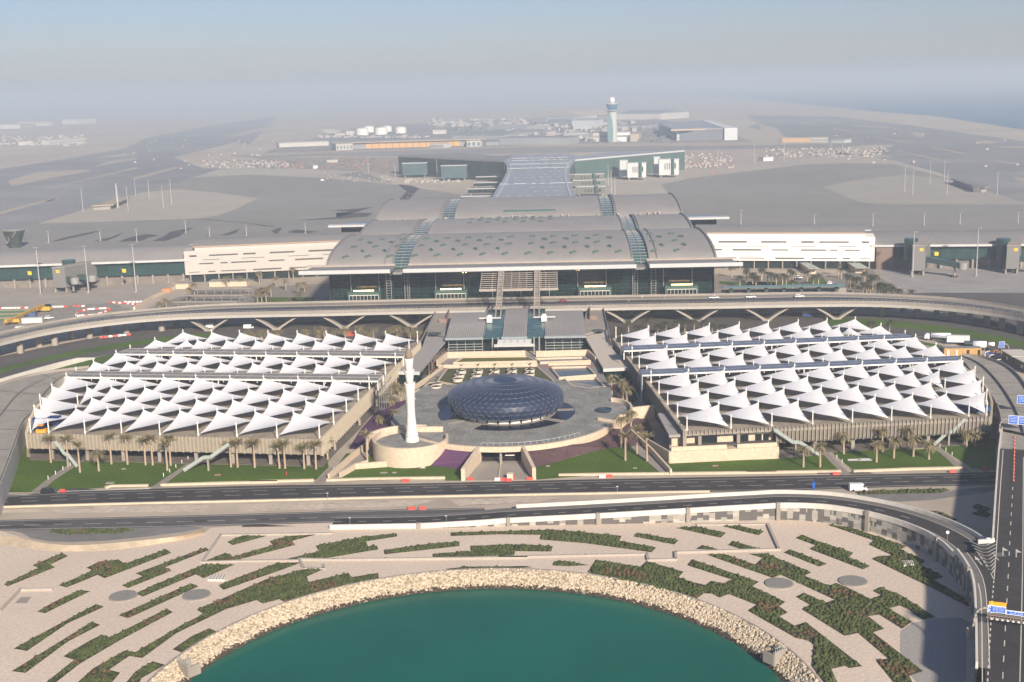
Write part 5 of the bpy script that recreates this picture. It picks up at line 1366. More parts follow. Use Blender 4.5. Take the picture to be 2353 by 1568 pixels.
# ================= TERRACE PLANTING =================
beds=['E1 28,485 270,370 230,350 440,265 480,285 355,345 388,365 52,500','E1 415,492 660,388 612,368 700,325 840,310 880,340 1175,238 1212,262 740,442 690,418 470,508',
'E1 862,492 1010,428 958,408 1090,360 1455,225 1480,242 1165,365 1215,388 905,512','E1 960,550 1090,490 1440,345 1660,345 1440,442 1385,415 1010,572','E1 838,705 940,660 1350,478 1405,500 905,725',
'E1 262,678 420,590 570,527 640,533 500,600 318,690','E1 97,940 300,830 680,625 733,645 480,760 190,957','E1 82,1100 360,930 650,750 708,772 480,890 180,1112',
'E1 448,995 640,880 720,843 780,860 1180,658 1222,682 850,880 560,1050 400,1176 300,1240 250,1240 330,1176 525,1020',
'E1 1392,665 1700,530 1880,450 2080,400 2155,375 2290,378 2170,430 2180,470 2353,430 N 1257,2067 1266,2083 1364,2067 1367,2093 1300,2105 1200,2126 E1 2020,615 1975,590 1860,622 1815,597 1600,660 1250,830 1005,1007 915,992 770,1090 850,1110 740,1240 480,1240 660,1080 880,955 960,965 1290,770 1440,695',
'E1 1545,492 1700,430 1960,335 2130,330 2000,380 1580,525','E1 1220,945 1360,850 1480,797 1548,825 1290,970','E1 850,1240 895,1176 960,1100 1080,1030 1168,1055 1000,1150 960,1240',
'E1 340,110 380,97 900,92 995,97 850,128 480,138 370,128','E1 1607,185 1720,140 1890,142 1645,208','E1 1450,320 1595,262 1650,290 1930,208 1907,180 2030,145 2240,132 2065,178 2087,207 1640,322',
'D2 270,1390 560,1320 535,1275 940,1200 1190,1175 1192,1200 940,1240 955,1280 1030,1275 1040,1305 500,1395','D2 1083,1310 1400,1265 1695,1240 1695,1278 1090,1345',
'D2 1625,1168 2240,1152 D3 0,1158 440,1145 990,1195 970,1235 1270,1290 1230,1328 700,1255 330,1225 335,1187 0,1183 D2 1625,1197','D2 1478,1342 1785,1320 1783,1275 2240,1265 D3 435,1280 420,1322 130,1318 120,1355 0,1356 D2 1480,1372',
'D3 1085,1200 1120,1170 1450,1230 1415,1265','D3 1425,1130 1600,1122 1832,1170 1790,1210','D3 1798,1115 1950,1115 2140,1160 2095,1190','D3 1590,1300 1640,1270 1810,1315','D3 1850,1270 1885,1235 2140,1310 1990,1312',
'D3 715,1490 780,1388 1140,1445 1190,1400 1490,1485 1450,1530 E2 0,467 100,490 140,460 235,482 288,452 0,360 D3 1520,1430 1555,1388 E2 10,310 480,468 430,497 665,610 622,640 683,685 622,712 730,778 810,752 1210,1065 1115,1078 1090,1062 990,1083 1060,1240 980,1240 848,1060 865,910 820,880 740,865 400,672 460,630 265,553 200,580 150,553 90,548 40,585 0,575 D3 1100,1590 900,1545',
'E2 108,275 230,270 450,345 505,300 405,268 530,268 850,400 800,425 975,495 1025,475 1110,510 1270,590 1340,562 1283,530 1335,505 1480,560 1730,718 1640,735 1530,660 1475,635 1395,655 1560,750 1490,800 1330,700 1250,710 1365,800 1285,825 1640,1100 1540,1132 1600,1240 1480,1240 1305,1025 1390,1010 1180,830 1085,850 780,660 838,630 738,572 800,547 950,615 1015,595 635,418 575,440',
'E2 737,157 790,135 870,170 1145,262 1115,295 1265,355 1215,380 835,235 880,210','E2 653,260 700,238 960,340 905,360','E2 960,62 1120,80 1520,215 1480,240 1655,318 1615,345 1785,432 1715,455 1955,590 1962,645 1700,510 1275,305 1320,287 1420,280 1257,205 1290,175',
'D4 1480,990 1560,1000 1700,1060 1680,1080','D4 1820,965 1860,940 1975,975 1940,1000 1975,1025 1940,1050 1820,1020 1870,990','D4 870,840 1300,820 1600,815 1645,825 1560,850 900,862',
'D2 1587,1462 1750,1445 2240,1440 D3 130,1440 270,1450 0,1460 D2 2240,1465 1600,1470','D3 430,1435 445,1400 520,1400 730,1432 560,1440']
M_shrub=mat('shrub_leaves',(.045,.068,.014),.9,.4,.35,col2=(.085,.10,.03),sc2=2.5,v2=.3)
M_shrubB=mat('dry_shrub_leaves',(.10,.065,.032),.95,.3,.5,sc2=2.5,v2=.3)
M_bed=mat('bed_soil',(.085,.06,.035),.95,.3,1.2,col2=(.05,.055,.018))
soil=MB();grn=MB();brn=MB();random.seed(17)
def inside(p,poly):
    x,y=p;c=False;j=len(poly)-1
    for i in range(len(poly)):
        xi,yi=poly[i];xj,yj=poly[j]
        if (yi>y)!=(yj>y) and x<(xj-xi)*(y-yi)/(yj-yi)+xi:c=not c
        j=i
    return c
def cl(mb,x,y,r,h,z=0.05):
    # leafy clump: jagged low dome
    n=7;a0=random.random()*6;vs=[(x,y,z+h)];
    for i in range(n):
        a=a0+2*math.pi*i/n;k=r*random.uniform(.55,1.0)*.62;vs.append((x+k*math.cos(a),y+k*math.sin(a),z+h*random.uniform(.55,.95)))
    for i in range(n):
        a=a0+2*math.pi*(i+.5)/n;k=r*random.uniform(.8,1.2);vs.append((x+k*math.cos(a),y+k*math.sin(a),z))
    fs=[(0,1+i,1+(i+1)%n) for i in range(n)]
    for i in range(n):fs+=[(1+i,1+n+i,1+(i+1)%n),(1+(i+1)%n,1+n+i,1+n+(i+1)%n)]
    mb.add(vs,fs)
for sp in beds:
    poly=PP(sp);soil.poly(poly,.06)
    x0=min(p[0] for p in poly);x1=max(p[0] for p in poly);y0=min(p[1] for p in poly);y1=max(p[1] for p in poly)
    y=y0
    far=(y0+y1)/2>281
    st=.82
    while y<y1:
        x=x0
        while x<x1:
            px=x+random.uniform(-.4,.4);py=y+random.uniform(-.4,.4)
            if inside((px,py),poly) and inside((px+.5,py),poly) and inside((px-.5,py),poly) and inside((px,py+.5),poly) and inside((px,py-.45),poly):
                nz=math.sin(px*.33+1.3*math.sin(py*.21))+math.sin(py*.47+px*.12)+random.uniform(-1,1)
                if sp.startswith('D3 715') or sp.startswith('E2 108') or sp.startswith('E1'):b_=nz<-1.1
                else:b_=nz<-2.2
                if not (b_ and random.random()<.45):
                    cl(brn if b_ else grn,px,py,random.uniform(.4,.68),random.uniform(.25,.75))
            x+=st
        y+=st
soil.build('bed_soil',M_bed,kind='structure')
grn.build('ground_cover',M_shrub,kind='stuff');brn.build('dry_ground_cover',M_shrubB,kind='stuff')
# low terrace walls and small details
TW=thing('terrace_wall','low pale retaining walls stepping across the gravel terrace above the lagoon','wall',(0,305,0))
for i,sp in enumerate(('E1 1428,330 1560,140 2353,128','E1 1435,332 1700,324 2120,320 2148,375 2290,377 2290,350','D2 400,1392 680,1395 1100,1390 2240,1378 D3 0,1376 700,1360 1195,1350 1205,1398 1430,1392 1425,1335 2240,1312 D4 262,1310 170,1108','D4 -400,1108 170,1106')):
    q=PP(sp);mb=MB()
    for a,b in zip(q,q[1:]):mb.wall([a,b],0,.45 if i!=2 else .6,.7)
    mb.build('wall_run',mat('terrace_wall_stone',(.40,.355,.30),.9,.08,.5),TW)
for (k,x,y,l) in(('E1',872,572,'leftmost'),('E1',1390,565,'second from left'),('E2',622,483,'second from right'),('E2',1145,467,'rightmost')):
    c=P(k,x,y,0);o=thing('round_pad','%s of the four round grey concrete pads on the gravel terrace'%l,'pad',(c[0],c[1],0),'round pads on the gravel terrace')
    MB().lathe([(3.5,0),(3.5,.3),(3.2,.35)],c[0],c[1],36).build('rim',M_conc,o);MB().lathe([(3.15,.3),(3.15,.37)],c[0],c[1],36).build('slab',mat('pad_grey',(.23,.225,.20),.9,.1,.8),o)
for (k,q,l) in(('E1','1460,463 1485,428 1612,428 1597,465','on the left of the gravel terrace below the low wall'),('E2','1500,362 1483,325 1568,325 1582,358','in the dark planting bed near the curved wall')):
    o=thing('floor_grate','pale rectangular floor grate %s'%l,'grate',P(k,*map(float,q.split()[0].split(',')),0)+(0,))
    pp=PP(k+' '+q);c=sum((Vector(p) for p in pp),Vector((0,0)))/4
    MB().prism([tuple(c+(Vector(p)-c)*.9) for p in pp],0,.5).build('frame',M_white,o)
    mb=MB()
    for i in range(1,6):
        a=Vector(pp[0]).lerp(Vector(pp[3]),i/6);b=Vector(pp[1]).lerp(Vector(pp[2]),i/6);mb.beam((a.x,a.y,.53),(b.x,b.y,.53),.12,.06)
    pieces(mb,'grate_bar',M_asphL,o)
for (k,x,y,l,ang) in(('E1',1300,1075,'left',-42),('E2',625,990,'right',40)):
    c=P(k,x,y,-.5);o=thing('outfall','%s concrete storm drain outfall set in the rock shore of the lagoon'%l,'outfall',(c[0],c[1],-.5),'outfalls in the lagoon shore')
    MB().rot(c[0],c[1],1.9,.25,ang,-2,.8).build('headwall',M_conc,o)
    a=R(ang);dx_,dy_=math.sin(a),-math.cos(a)
    if (c[0]+dx_-LX)**2+(c[1]+dy_-LY)**2>(c[0]-LX)**2+(c[1]-LY)**2:dx_,dy_=-dx_,-dy_
    for e in(-1,1):MB().rot(c[0]+e*1.9*math.cos(a)+dx_*1.4,c[1]+e*1.9*math.sin(a)+dy_*1.4,.2,1.5,ang,-2.2,.3).build('side_wall',M_conc,o)
    MB().rot(c[0]+dx_*.32,c[1]+dy_*.32,1.6,.06,ang,-1.6,.1).build('dark_mouth',MATS['opening_black'],o)
    mb=MB()
    for e in range(6):mb.tube((c[0]+(e-2.5)*.7*math.cos(a)-dx_*.3,c[1]+(e-2.5)*.7*math.sin(a)-dy_*.3,.7),(c[0]+(e-2.5)*.7*math.cos(a)-dx_*.3,c[1]+(e-2.5)*.7*math.sin(a)-dy_*.3,1.8),.04,.04,4)
    mb.beam((c[0]-1.8*math.cos(a)-dx_*.3,c[1]-1.8*math.sin(a)-dy_*.3,1.8),(c[0]+1.8*math.cos(a)-dx_*.3,c[1]+1.8*math.sin(a)-dy_*.3,1.8),.07,.07);mb.build('railing',M_eave,o)
SR=thing('sunken_ramp','sunken access ramp between low walls at the left edge of the terrace','ramp',P('E1',150,600,0)+(0,))
q_=PP('E1 0,682 145,532 370,528');mb=MB()
for a,b in zip(q_,q_[1:]):mb.wall([a,b],0,.7,.5)
mb.build('wall',MATS['terrace_wall_stone'],SR);MB().poly(PP('E1 105,618 150,575 222,575 190,620'),.06).build('hatch_slab',M_conc,SR);MB().poly(PP('E1 10,690 150,540 350,536 240,692'),.04).build('ramp_paving',mat('ramp_sand',(.60,.50,.40),.9,.08,.5),SR)
struct('stone_apron','E2 1480,820 1560,760 1720,725 1900,720 1985,760 1945,800 1940,1240 1640,1240 1600,1180 1480,1060',.04,mat('grey_gravel',(.33,.31,.28),.95,.15,1.3))
# ================= PALMS =================
M_trunk=mat('palm_trunk',(.40,.30,.21),.9,.2,3)
M_frond=mat('palm_frond',(.17,.15,.065),.85,.3,1.5,col2=(.30,.24,.13))
M_frondD=mat('palm_frond_dark',(.05,.06,.028),.85,.35,1.5,col2=(.08,.08,.04))
def palm_mesh(h,kind,seed):
    rnd=random.Random(seed);t=MB();c=MB()
    px=0;py=0;pr=[(0,0,0)]
    bend=rnd.uniform(-.25,.25)
    n=5
    for i in range(n):
        z0=h*i/n;z1=h*(i+1)/n;x0=bend*(i/n)**2;x1=bend*((i+1)/n)**2
        t.tube((x0,0,z0),(x1,0,z1),.40-.03*i,.38-.03*i,7,cap=(i==n-1))
    t.tube((bend,0,h-.9),(bend,0,h+.1),.24,.42,7)
    nf=34 if kind=='open' else 30
    for i in range(nf):
        a=2*math.pi*i/nf*2.618+rnd.uniform(-.2,.2)
        if kind=='open':el=rnd.uniform(-.15,1.25);L=rnd.uniform(3.0,3.9)
        else:el=rnd.uniform(.45,1.4);L=rnd.uniform(2.7,3.5)
        ca,sa=math.cos(a),math.sin(a);seg=5;pts=[];x=0;z=0;e=el
        for k in range(seg+1):
            pts.append((x,z));x+=math.cos(e)*L/seg;z+=math.sin(e)*L/seg;e-= (.42 if kind=='open' else .22)
        for k in range(seg):
            x0,z0=pts[k];x1,z1=pts[k+1];wd=.62*(1-abs((k+.5)/seg-.4))
            for sg in(-1,1):
                for q in range(2):
                    f0=q/2;f1=(q+1)/2;xa=x0+(x1-x0)*f0;za=z0+(z1-z0)*f0;xb=x0+(x1-x0)*f1*.9;zb=z0+(z1-z0)*f1*.9
                    xm=xa+(x1-x0)*.75;zm_=za+(z1-z0)*.75-.14-.1*rnd.random()
                    o=sg*wd
                    def W(u,v,z):return (bend+u*ca-v*sa,u*sa+v*ca,h+z)
                    c.add([W(xa,0,za),W(xb,0,zb),W(xm,o,zm_)],[(0,1,2)])
    return t,c
PALMS={}
def palm(x,y,h,kind,lab,group,dark=False,z=0,sc=1):
    key=(round(h),kind,dark,random.randrange(3))
    if key not in PALMS:
        t,c=palm_mesh(round(h),kind,hash(key)%1000 if False else len(PALMS)*7+3)
        r=thing('date_palm',lab,'palm tree',(x,y,z),group)
        t.build('trunk',M_trunk,r,True,local=True);c.build('crown',M_frondD if dark else M_frond,r,local=True);PALMS[key]=r
        r.rotation_euler[2]=random.random()*6;r.scale=(sc,)*3
    else:dup(PALMS[key],(x,y,z),random.random()*6,lab,group,sc)
random.seed(31)
def zone(lst,labf,group,dark=False):
    """lst of (k,x,ybase,ytop,kind)"""
    items=[]
    for k,x,yb,yt,kind in lst:
        q=P(k,x,yb,0);top=PY(k,x,yt,q[1])[2]
        fy=(389.7+.125*(-q[0]-60) if q[0]<0 else 391.8+.125*(q[0]-61.6))-3.4
        if k[0]=='D' and (q[0]<-60 or q[0]>94) and q[1]>fy:q=(q[0],fy)
        items.append((q[0],q[1],max(3.5,top-1.0),kind))
    items.sort()
    for i,(x,y,h,kind) in enumerate(items):
        palm(x,y,h,kind,labf(i),group,dark)
od=['leftmost','second','third','fourth','fifth','sixth','seventh','eighth','ninth','tenth','eleventh','twelfth','thirteenth','fourteenth','fifteenth','sixteenth','seventeenth','eighteenth','nineteenth','twentieth']
def onum(i):
    if i<20:return od[i]
    return ['twenty','thirty','forty','fifty'][i//10-2]+(('-'+od[i%10].replace('leftmost','first')) if i%10 else 'th')
def OL(i):return 'leftmost' if i==0 else ((onum(i-0) if i<20 else 'number %d'%(i+1)))
zone([('D1',445,580,385,'up'),('D1',555,605,390,'up'),('D1',648,683,455,'up'),('D1',800,672,520,'open'),('D1',937,586,360,'up'),('D1',1065,590,370,'up'),('D1',1178,622,415,'up'),('D1',1268,593,365,'up'),('D1',1353,668,425,'up'),('D1',1388,620,400,'up'),
 ('D1',1918,580,395,'up'),('D1',1948,608,400,'up'),('D1',2082,616,400,'up'),('D2',65,616,400,'up'),('D2',285,590,405,'up'),('D2',315,612,415,'up'),('D2',478,600,410,'up'),('D2',557,626,410,'up'),('D2',632,580,415,'up')],
 lambda i:'date palm with upright fronds, %s from the left before the left car park'%od[i] if i else 'date palm with upright fronds, leftmost before the left car park','date palms before the left car park')
zone([('D2',952,597,375,'up')],lambda i:'lone date palm on the small lawn left of the minaret drum','date palms around the plaza')
zone([('D2',1060,328,225,'open'),('D2',1172,305,180,'open'),('D2',1225,155,0,'open'),('D2',1145,190,75,'open'),('B2',1170,1290,1190,'open'),('B2',1215,1300,1195,'open'),('B2',1140,1310,1215,'open')],
 lambda i:'date palm with spreading crown, %s in the purple bed behind the minaret'%['leftmost','second','third','fourth','fifth','sixth','rightmost'][i],'date palms around the plaza')
zone([('D3',988,482,225,'open'),('D3',1020,587,370,'up'),('D3',1030,490,375,'up'),('D3',1065,360,175,'open'),('D3',1112,532,315,'up'),('D3',1195,594,380,'up')],
 lambda i:'tall date palm, %s in the cluster right of the plaza'%['leftmost','second','third','fourth','fifth','rightmost'][i],'date palms around the plaza')
zone([('B3',908,1312,1140,'open'),('B3',1000,1347,1160,'open'),('B3',1032,1388,1220,'open')],lambda i:'%s of three date palms before the right glass hall'%['leftmost','middle','rightmost'][i],'date palms around the plaza')
zone([('D4',457,640,470,'open'),('D4',592,640,455,'open'),('D4',755,500,330,'open'),('D4',1037,455,275,'open'),('D4',1047,600,440,'open'),('D4',1187,568,400,'open'),('D4',1213,415,245,'open'),('D4',1345,556,395,'open'),('D4',1470,577,425,'open'),('D4',1740,452,310,'open'),('D4',1770,415,295,'open')],
 lambda i:'date palm, %s from the left on the lawn before the right car park'%od[i] if i else 'date palm, leftmost on the lawn before the right car park','date palms before the right car park')
zone([('B2',1808,925,845,'open')],lambda i:'date palm in front of the left glass hall of the station','date palms at the station')
zone([('B3',475,908,825,'open')],lambda i:'date palm in front of the right glass hall of the station','date palms at the station')
def crowns(spec,h,labf,group,dark,jit=0):
    it=[];k=None
    for t in spec.split():
        if ',' in t:
            a,b=map(float,t.split(','));hh_=h+random.uniform(-1,1);q=P(k,a,b,hh_);it.append((q[0],q[1],hh_))
        else:k=t
    it.sort()
    for i,(x,y,hq) in enumerate(it):palm(x,y,hq,'open',labf(i),group,dark)
crowns('B1 2010,790 2110,785 2200,785 B2 30,800 100,795 230,785 460,785 555,755 560,800 600,760 690,785 770,765 890,750 900,785 960,795 1000,765 1110,790 1130,765 1190,750 1200,790 1285,745 1300,780 1350,800 1370,785',5,
 lambda i:'small date palm, %s from the left behind the left car park'%od[i] if 0<i<20 else ('small date palm, leftmost behind the left car park' if i==0 else 'small date palm, %s from the right behind the left car park'%['rightmost','second','third','fourth','fifth','sixth'][25-i if 0<=25-i<6 else 5]),'palms behind the left car park',False)
crowns('B3 960,760 985,790 1045,700 1125,745 1200,690 1280,725 1350,715 1430,705 1500,705 1575,700 1650,700 1720,720 1800,725 1880,740 B4 1000,700 1155,705',5,
 lambda i:'small dark date palm, %s from the left behind the right car park'%od[i],'palms behind the right car park',True)
crowns('B1 1530,440 1565,395 1830,340 1940,345 2090,305 2140,275 2080,450 2110,455 2145,440 1340,530 1290,555 B2 75,310 125,265 245,260 350,275 210,350 290,365 395,395 440,385 60,480 95,460 130,455 400,470 345,515 465,515 170,420',6,
 lambda i:'date palm, %s from the left in the courtyard left of the terminal'%(od[i] if i<20 else ['fourth','third','second','last','fifth','sixth','seventh'][(i-20)%7]+' from right,') if i<20 else 'date palm, %s from the right in the courtyard left of the terminal'%['seventh','sixth','fifth','fourth','third','second','first'][min(6,i-20)],'palms in the left courtyard',False)
items='B3 1905,175 2015,180 2125,160 2230,172 1880,255 2000,275 2120,280 1945,335 2050,310 2075,345 2170,300 B4 125,165 240,165 342,158 0,290 50,310 125,280 75,340 200,310 290,320 240,318 320,335 350,280 375,305 490,295 370,375 540,325 580,325 740,245 765,270 810,320 840,330 870,340 905,355 940,390 970,400 955,300 1000,325 1020,345 1045,330 985,375 1060,395 1085,395 1110,400 1150,405 1180,425 1230,445 1330,462 860,405 1000,420 1090,430 1140,440'
N_=len([t for t in items.split() if ',' in t])
def rl(i):
    if i<20:return 'dark date palm, %s from the left in the courtyard right of the terminal'%od[i]
    if N_-1-i<20:
        j=N_-1-i;return 'dark date palm, %s in the courtyard right of the terminal'%('rightmost' if j==0 else od[j]+' from the right')
    return 'dark date palm in the middle of the palm grove right of the terminal, number %s'%onum(i)
crowns(items,6.5,rl,'palms in the right courtyard',True)
# courtyard shade roofs, hedges, lawns
struct('courtyard_lawn','B2 50,500 520,500 520,530 40,540',.12,M_lawn);struct('courtyard_lawn','B3 1780,370 2240,385 2240,405 1780,395',.12,M_lawn)
struct('courtyard_lawn','B4 0,375 420,375 420,400 0,405',.12,M_lawn);struct('courtyard_lawn','B4 500,345 620,345 660,395 500,400',.12,M_lawn)
struct('courtyard_path','B2 -60,560 40,480 120,430 0,400 -60,480 B1 1890,555 2130,430 2110,420',.13,M_conc)
struct('grove_path','B4 680,400 700,330 1000,240 1060,330 1200,400 1150,470 800,460',.1,mat('grove_paving',(.22,.195,.16),.9,.15,.4))
# horizontal shade beams left of the terminal
for i,(x0,x1,y) in enumerate(((1560,2040,430),(1470,1970,485),(1400,1920,535))):
    a=P('B1',x0,y,4);b=P('B1',x1,y-3,4);o=thing('shade_beam','%s long flat concrete shade roof in the left courtyard'%['rear','middle','front'][i],'shade roof',(a[0],a[1],0),'flat shade roofs in the left courtyard')
    MB().beam((a[0],a[1],4),(b[0],b[1],4),3.2,.45).build('roof',M_conc,o)
    mb=MB()
    for j in range(7):
        t=(j+.5)/7;x=a[0]+(b[0]-a[0])*t;y_=a[1]+(b[1]-a[1])*t;mb.tube((x,y_,0),(x,y_,3.8),.2,.2,6)
    pieces(mb,'column',M_conc,o)
WW=thing('boundary_wall','diagonal stone wall and rubble strip between apron and left courtyard','wall',(-200,690,0))
MB().sweep(PP('B1 1085,600 1230,510 1420,430 1440,400 1560,320'),0,1.8,1.2).build('wall',M_stone,WW)
for (k,spec,l,z) in (('B1','1420,432 1520,432 1520,385 1420,385','by the left concourse end',3.2),('B1','1690,415 1995,408 1995,368 1690,372','under the left wing building',3.2)):
    a=P(k,*map(float,spec.split()[0].split(',')),0);b=P(k,*map(float,spec.split()[1].split(',')),0)
    o=thing('stone_kiosk','low sand coloured stone kiosk %s'%l,'kiosk',(a[0],a[1],0));MB().box(a[0],b[0],a[1],a[1]+9,0,z).build('wall',M_stone,o);MB().box(a[0]-.4,b[0]+.4,a[1]-.4,a[1]+9.4,z,z+.4).build('roof',M_conc,o)
# sloping roofs right of the terminal
for i,(sp,l) in enumerate((('400,200 470,205 590,265 500,268','first and leftmost'),('450,235 540,235 600,268 580,270','') ,('780,200 870,198 985,262 880,262','second and rightmost'))):
    if not l:continue
    q=PP('B4 '+sp,4.2);o=thing('ramp_canopy','%s sloping pale green canopy below the right wing building'%l,'canopy',(q[0][0],q[0][1],0),'sloping canopies in the right courtyard')
    MB().prism(q,3.9,4.3).build('roof',mat('canopy_pale',(.33,.36,.33),.6,.08,.5),o)
    MB().prism([tuple(Vector(p).lerp(sum((Vector(t) for t in q),Vector((0,0)))/4,.3)) for p in q],0,3.8).build('wall',M_stone,o)
q=PP('B3 1775,440 2240,405 B4 350,405 680,405 740,432 0,440',5.5)
o=thing('bus_shelter','long green glazed shelter roof on posts beside the viaduct, right of the terminal','shelter',(120,668,9))
a=P('B3',1780,445,12.5);b=P('B4',735,432,12.5)
MB().prism([(110,662),(176,661),(176,668),(110,669)],12.2,12.6).build('roof',mat('shelter_glass',(.11,.19,.17),.3,.15,.2),o)
mb=MB()
for i in range(8):mb.beam((112+i*9,662,12.75),(115+i*9,668.5,12.75),.3,.1)
mb.build('roof_rib',M_steel,o)['kind']='stuff'
mb=MB()
for i in range(7):mb.box(114+i*9.5,115.6+i*9.5,664,666,9,12.2)
pieces(mb,'post',mat('post_dark_green',(.05,.08,.07),.6,0,1),o)
MB().box(110,178,668.5,669.3,6,10.2).build('back_wall',M_conc,o)
# ================= LIGHT MASTS =================
def lmast(kb,x,yb,kt,xt,yt,lab,group,r=.32,thick=False):
    q=P(kb,x,yb,0)
    if kb[0]=='B':q=(PY(kb,x,yb,765)[0],765)
    h=PY(kt,xt,yt,q[1])[2]
    o=thing('light_mast',lab,'light mast',(q[0],q[1],0),group)
    MB().tube((q[0],q[1],0),(q[0],q[1],h),r*1.3,r*.7,8).build('pole',mat('mast_grey',(.42,.41,.39),.6,0,1),o)
    mb=MB().lathe([(1.1,h-.5),(1.2,h-.3),(1.1,h)],q[0],q[1],8)
    for i in range(6):
        a=i*math.pi/3;mb.box(q[0]+1.5*math.cos(a)-.3,q[0]+1.5*math.cos(a)+.3,q[1]+1.5*math.sin(a)-.3,q[1]+1.5*math.sin(a)+.3,h-.7,h-.1)
    mb.build('lamp_ring',M_steel,o)
    MB().box(q[0]-.9,q[0]+.9,q[1]-.9,q[1]+.9,0,.7).build('footing',M_conc,o)
for i,(x,yb,xt,yt) in enumerate(((320,390,278,95),(702,318,668,82),(1092,360,1057,70))):
    lmast('B1',x,yb,'B1',xt,yt,'%s of three tall light masts in front of the left concourse'%['leftmost','middle','rightmost'][i],'light masts before the left concourse',.3)
for i,(x,yb,xt,yt) in enumerate(((1342,285,1360,-35),(1858,240,1878,-67))):
    lmast('B4',x,yb,'B4',xt,yt,'%s of two tall light masts in front of the right concourse'%['left','right'][i],'light masts before the right concourse',.3)
for i,(k,x,yb,xt,yt) in enumerate((('A1',395,1290,388,1195),('A1',812,1275,798,1183),('A1',1107,1285,1092,1178),('A1',1502,1210,1494,1105),('A1',1694,1238,1688,1160),('A1',1992,1235,1983,1148),('A2',452,1215,447,1135))):
    lmast(k,x,yb,k,xt,yt,'light mast, %s from the left behind the left concourse roof'%od[i],'light masts on the left apron',.3)
for i,(k,x,yb,xt,yt) in enumerate((('A3',1953,1145,1957,1025),('A4',545,1140,546,1055),('A4',1018,1155,1020,1050),('A4',1432,1150,1435,1045),('A4',1722,1140,1728,1045),('A4',2190,1130,2192,1040))):
    lmast(k,x,yb,k,xt,yt,'light mast, %s from the left behind the right concourse roof'%od[i],'light masts on the right apron',.3)
for i,(x,yb,xt,yt) in enumerate(((672,1042,652,850),(952,1005,930,810),(1036,1035,1015,845),(1096,912,1082,780),(1206,935,1192,780),(1320,1015,1301,825),(1387,985,1374,775))):
    lmast('A1',x,yb,'A1',xt,yt,'light mast, %s from the left on the left pale apron island'%od[i],'light masts on the left apron island',1.0 if i==1 else .3)
for i,(x,yb,xt,yt) in enumerate(((1275,880,1290,665),(1340,905,1346,710),(1480,810,1488,632),(1595,790,1603,625),(1618,905,1632,712),(2022,900,2037,718))):
    lmast('A4',x,yb,'A4',xt,yt,'light mast, %s from the left on the right pale apron island'%od[i],'light masts on the right apron island',.3)
for i,(k,x,yb,xt,yt) in enumerate((('A2',960,720,953,600),('A2',1178,760,1177,660),('A2',1517,780,1508,620),('A2',1785,750,1783,635),('A3',882,830,880,660),('A3',895,760,893,628),('A3',907,890,905,708),('A3',936,915,933,758),('A3',1249,740,1251,600),('A3',1506,715,1505,555),('A3',1765,690,1771,535),('A3',2063,650,2066,500),('A4',302,630,305,488),('A4',664,605,667,490),('A4',683,575,685,440),('A4',770,585,772,490))):
    lmast(k,x,yb,k,xt,yt,'light mast, %s from the left among those around the rear pier'%od[i],'light masts around the rear pier',.35)
# apron shelters
def shelter(k,spec,yt,lab,m_roof):
    pts=spec;o=None
    A=[P(k,x,y,0) for x,y in pts];h=PY(k,pts[0][0],yt,A[0][1])[2]
    o=thing('apron_building',lab,'building',(A[0][0],A[0][1],0))
    MB().sweep(A,0,h-1.2,9).build('wall',mat('apron_wall',(.30,.28,.25),.8,.15,.2),o)
    MB().sweep(A,h-1.2,h,16).build('roof',m_roof,o)
shelter('A1',[(765,1025),(860,1022),(1000,960)],985,'low bent building with flat sand roof on the left apron island',mat('sand_roof',(.40,.32,.23),.8,.1,.5))
shelter('A4',[(1860,885),(1900,880),(1700,810)],838,'low building with flat dark roof on the right apron island',M_roofD)
# observation tower at far left
q=P('A1',125,1330,0);h=PY('A1',125,1175,q[1])[2]
o=thing('ramp_control_tower','squat flared dark glass tower behind the left concourse','tower',(q[0],q[1],0))
MB().lathe([(5,0),(5,h-14),(9.8,h-1.5)],q[0],q[1],8).build('glass_cab',mat('tower_dark_glass',(.05,.055,.05),.3,.4,.25),o)
MB().lathe([(9.8,h-1.5),(10,h-1),(8,h),(7.6,h)],q[0],q[1],8).build('roof',M_steel,o)
mb=MB()
for i in range(4):mb.beam((q[0]-4+i*3,q[1]-7.6-i*.3,h-12+i*3),(q[0]-1+i*3-2*(i%2)*2,q[1]-7.8-i*.3,h-9+i*3),.5,.5)
mb.build('stair',M_conc,o)['kind']='stuff'
# ================= CONTROL TOWER AND FAR BUILDINGS =================
CT=thing('control_tower','tall pale tapering air traffic control tower with blue glass cab and white radar ball','control tower',(147.6,2709,0))
cx_,cy_=147.6,2709
M_ct=mat('tower_pale',(.46,.47,.44),.6,.05,.05);M_ctg=mat('tower_glass',(.16,.25,.25),.3,.1,.05)
mb=MB();n=14;vs=[]
prof=[(0,23,12),(20,21,12),(40,20,13),(60,19,14),(68,21,16)]
for z,wx,wy in prof:
    for i in range(n):
        a=2*math.pi*i/n;vs.append((cx_+wx/2*math.cos(a),cy_+wy/2*math.sin(a),z))
mb.add(vs,[(j*n+i,j*n+(i+1)%n,(j+1)*n+(i+1)%n,(j+1)*n+i) for j in range(4) for i in range(n)]+[tuple(range(4*n,5*n))]);mb.build('shaft',M_ct,CT)
mb=MB()
for j,(z0,z1,o0,o1) in enumerate(((0,25,-6,-5),(25,45,-5,-1),(45,62,-1,5))):
    pass
vs=[(cx_-10.5,cy_-6.8,2),(cx_+1,cy_-7.3,2),(cx_+1.5,cy_-7.5,30),(cx_-.5,cy_-7.6,48),(cx_-6,cy_-7.4,64),(cx_-9.3,cy_-6.5,64)]
mb.add(vs+[(a,b+1.5,c) for a,b,c in vs],[(0,1,2,3,4,5)]);mb.build('curved_glass_strip',M_ctg,CT)
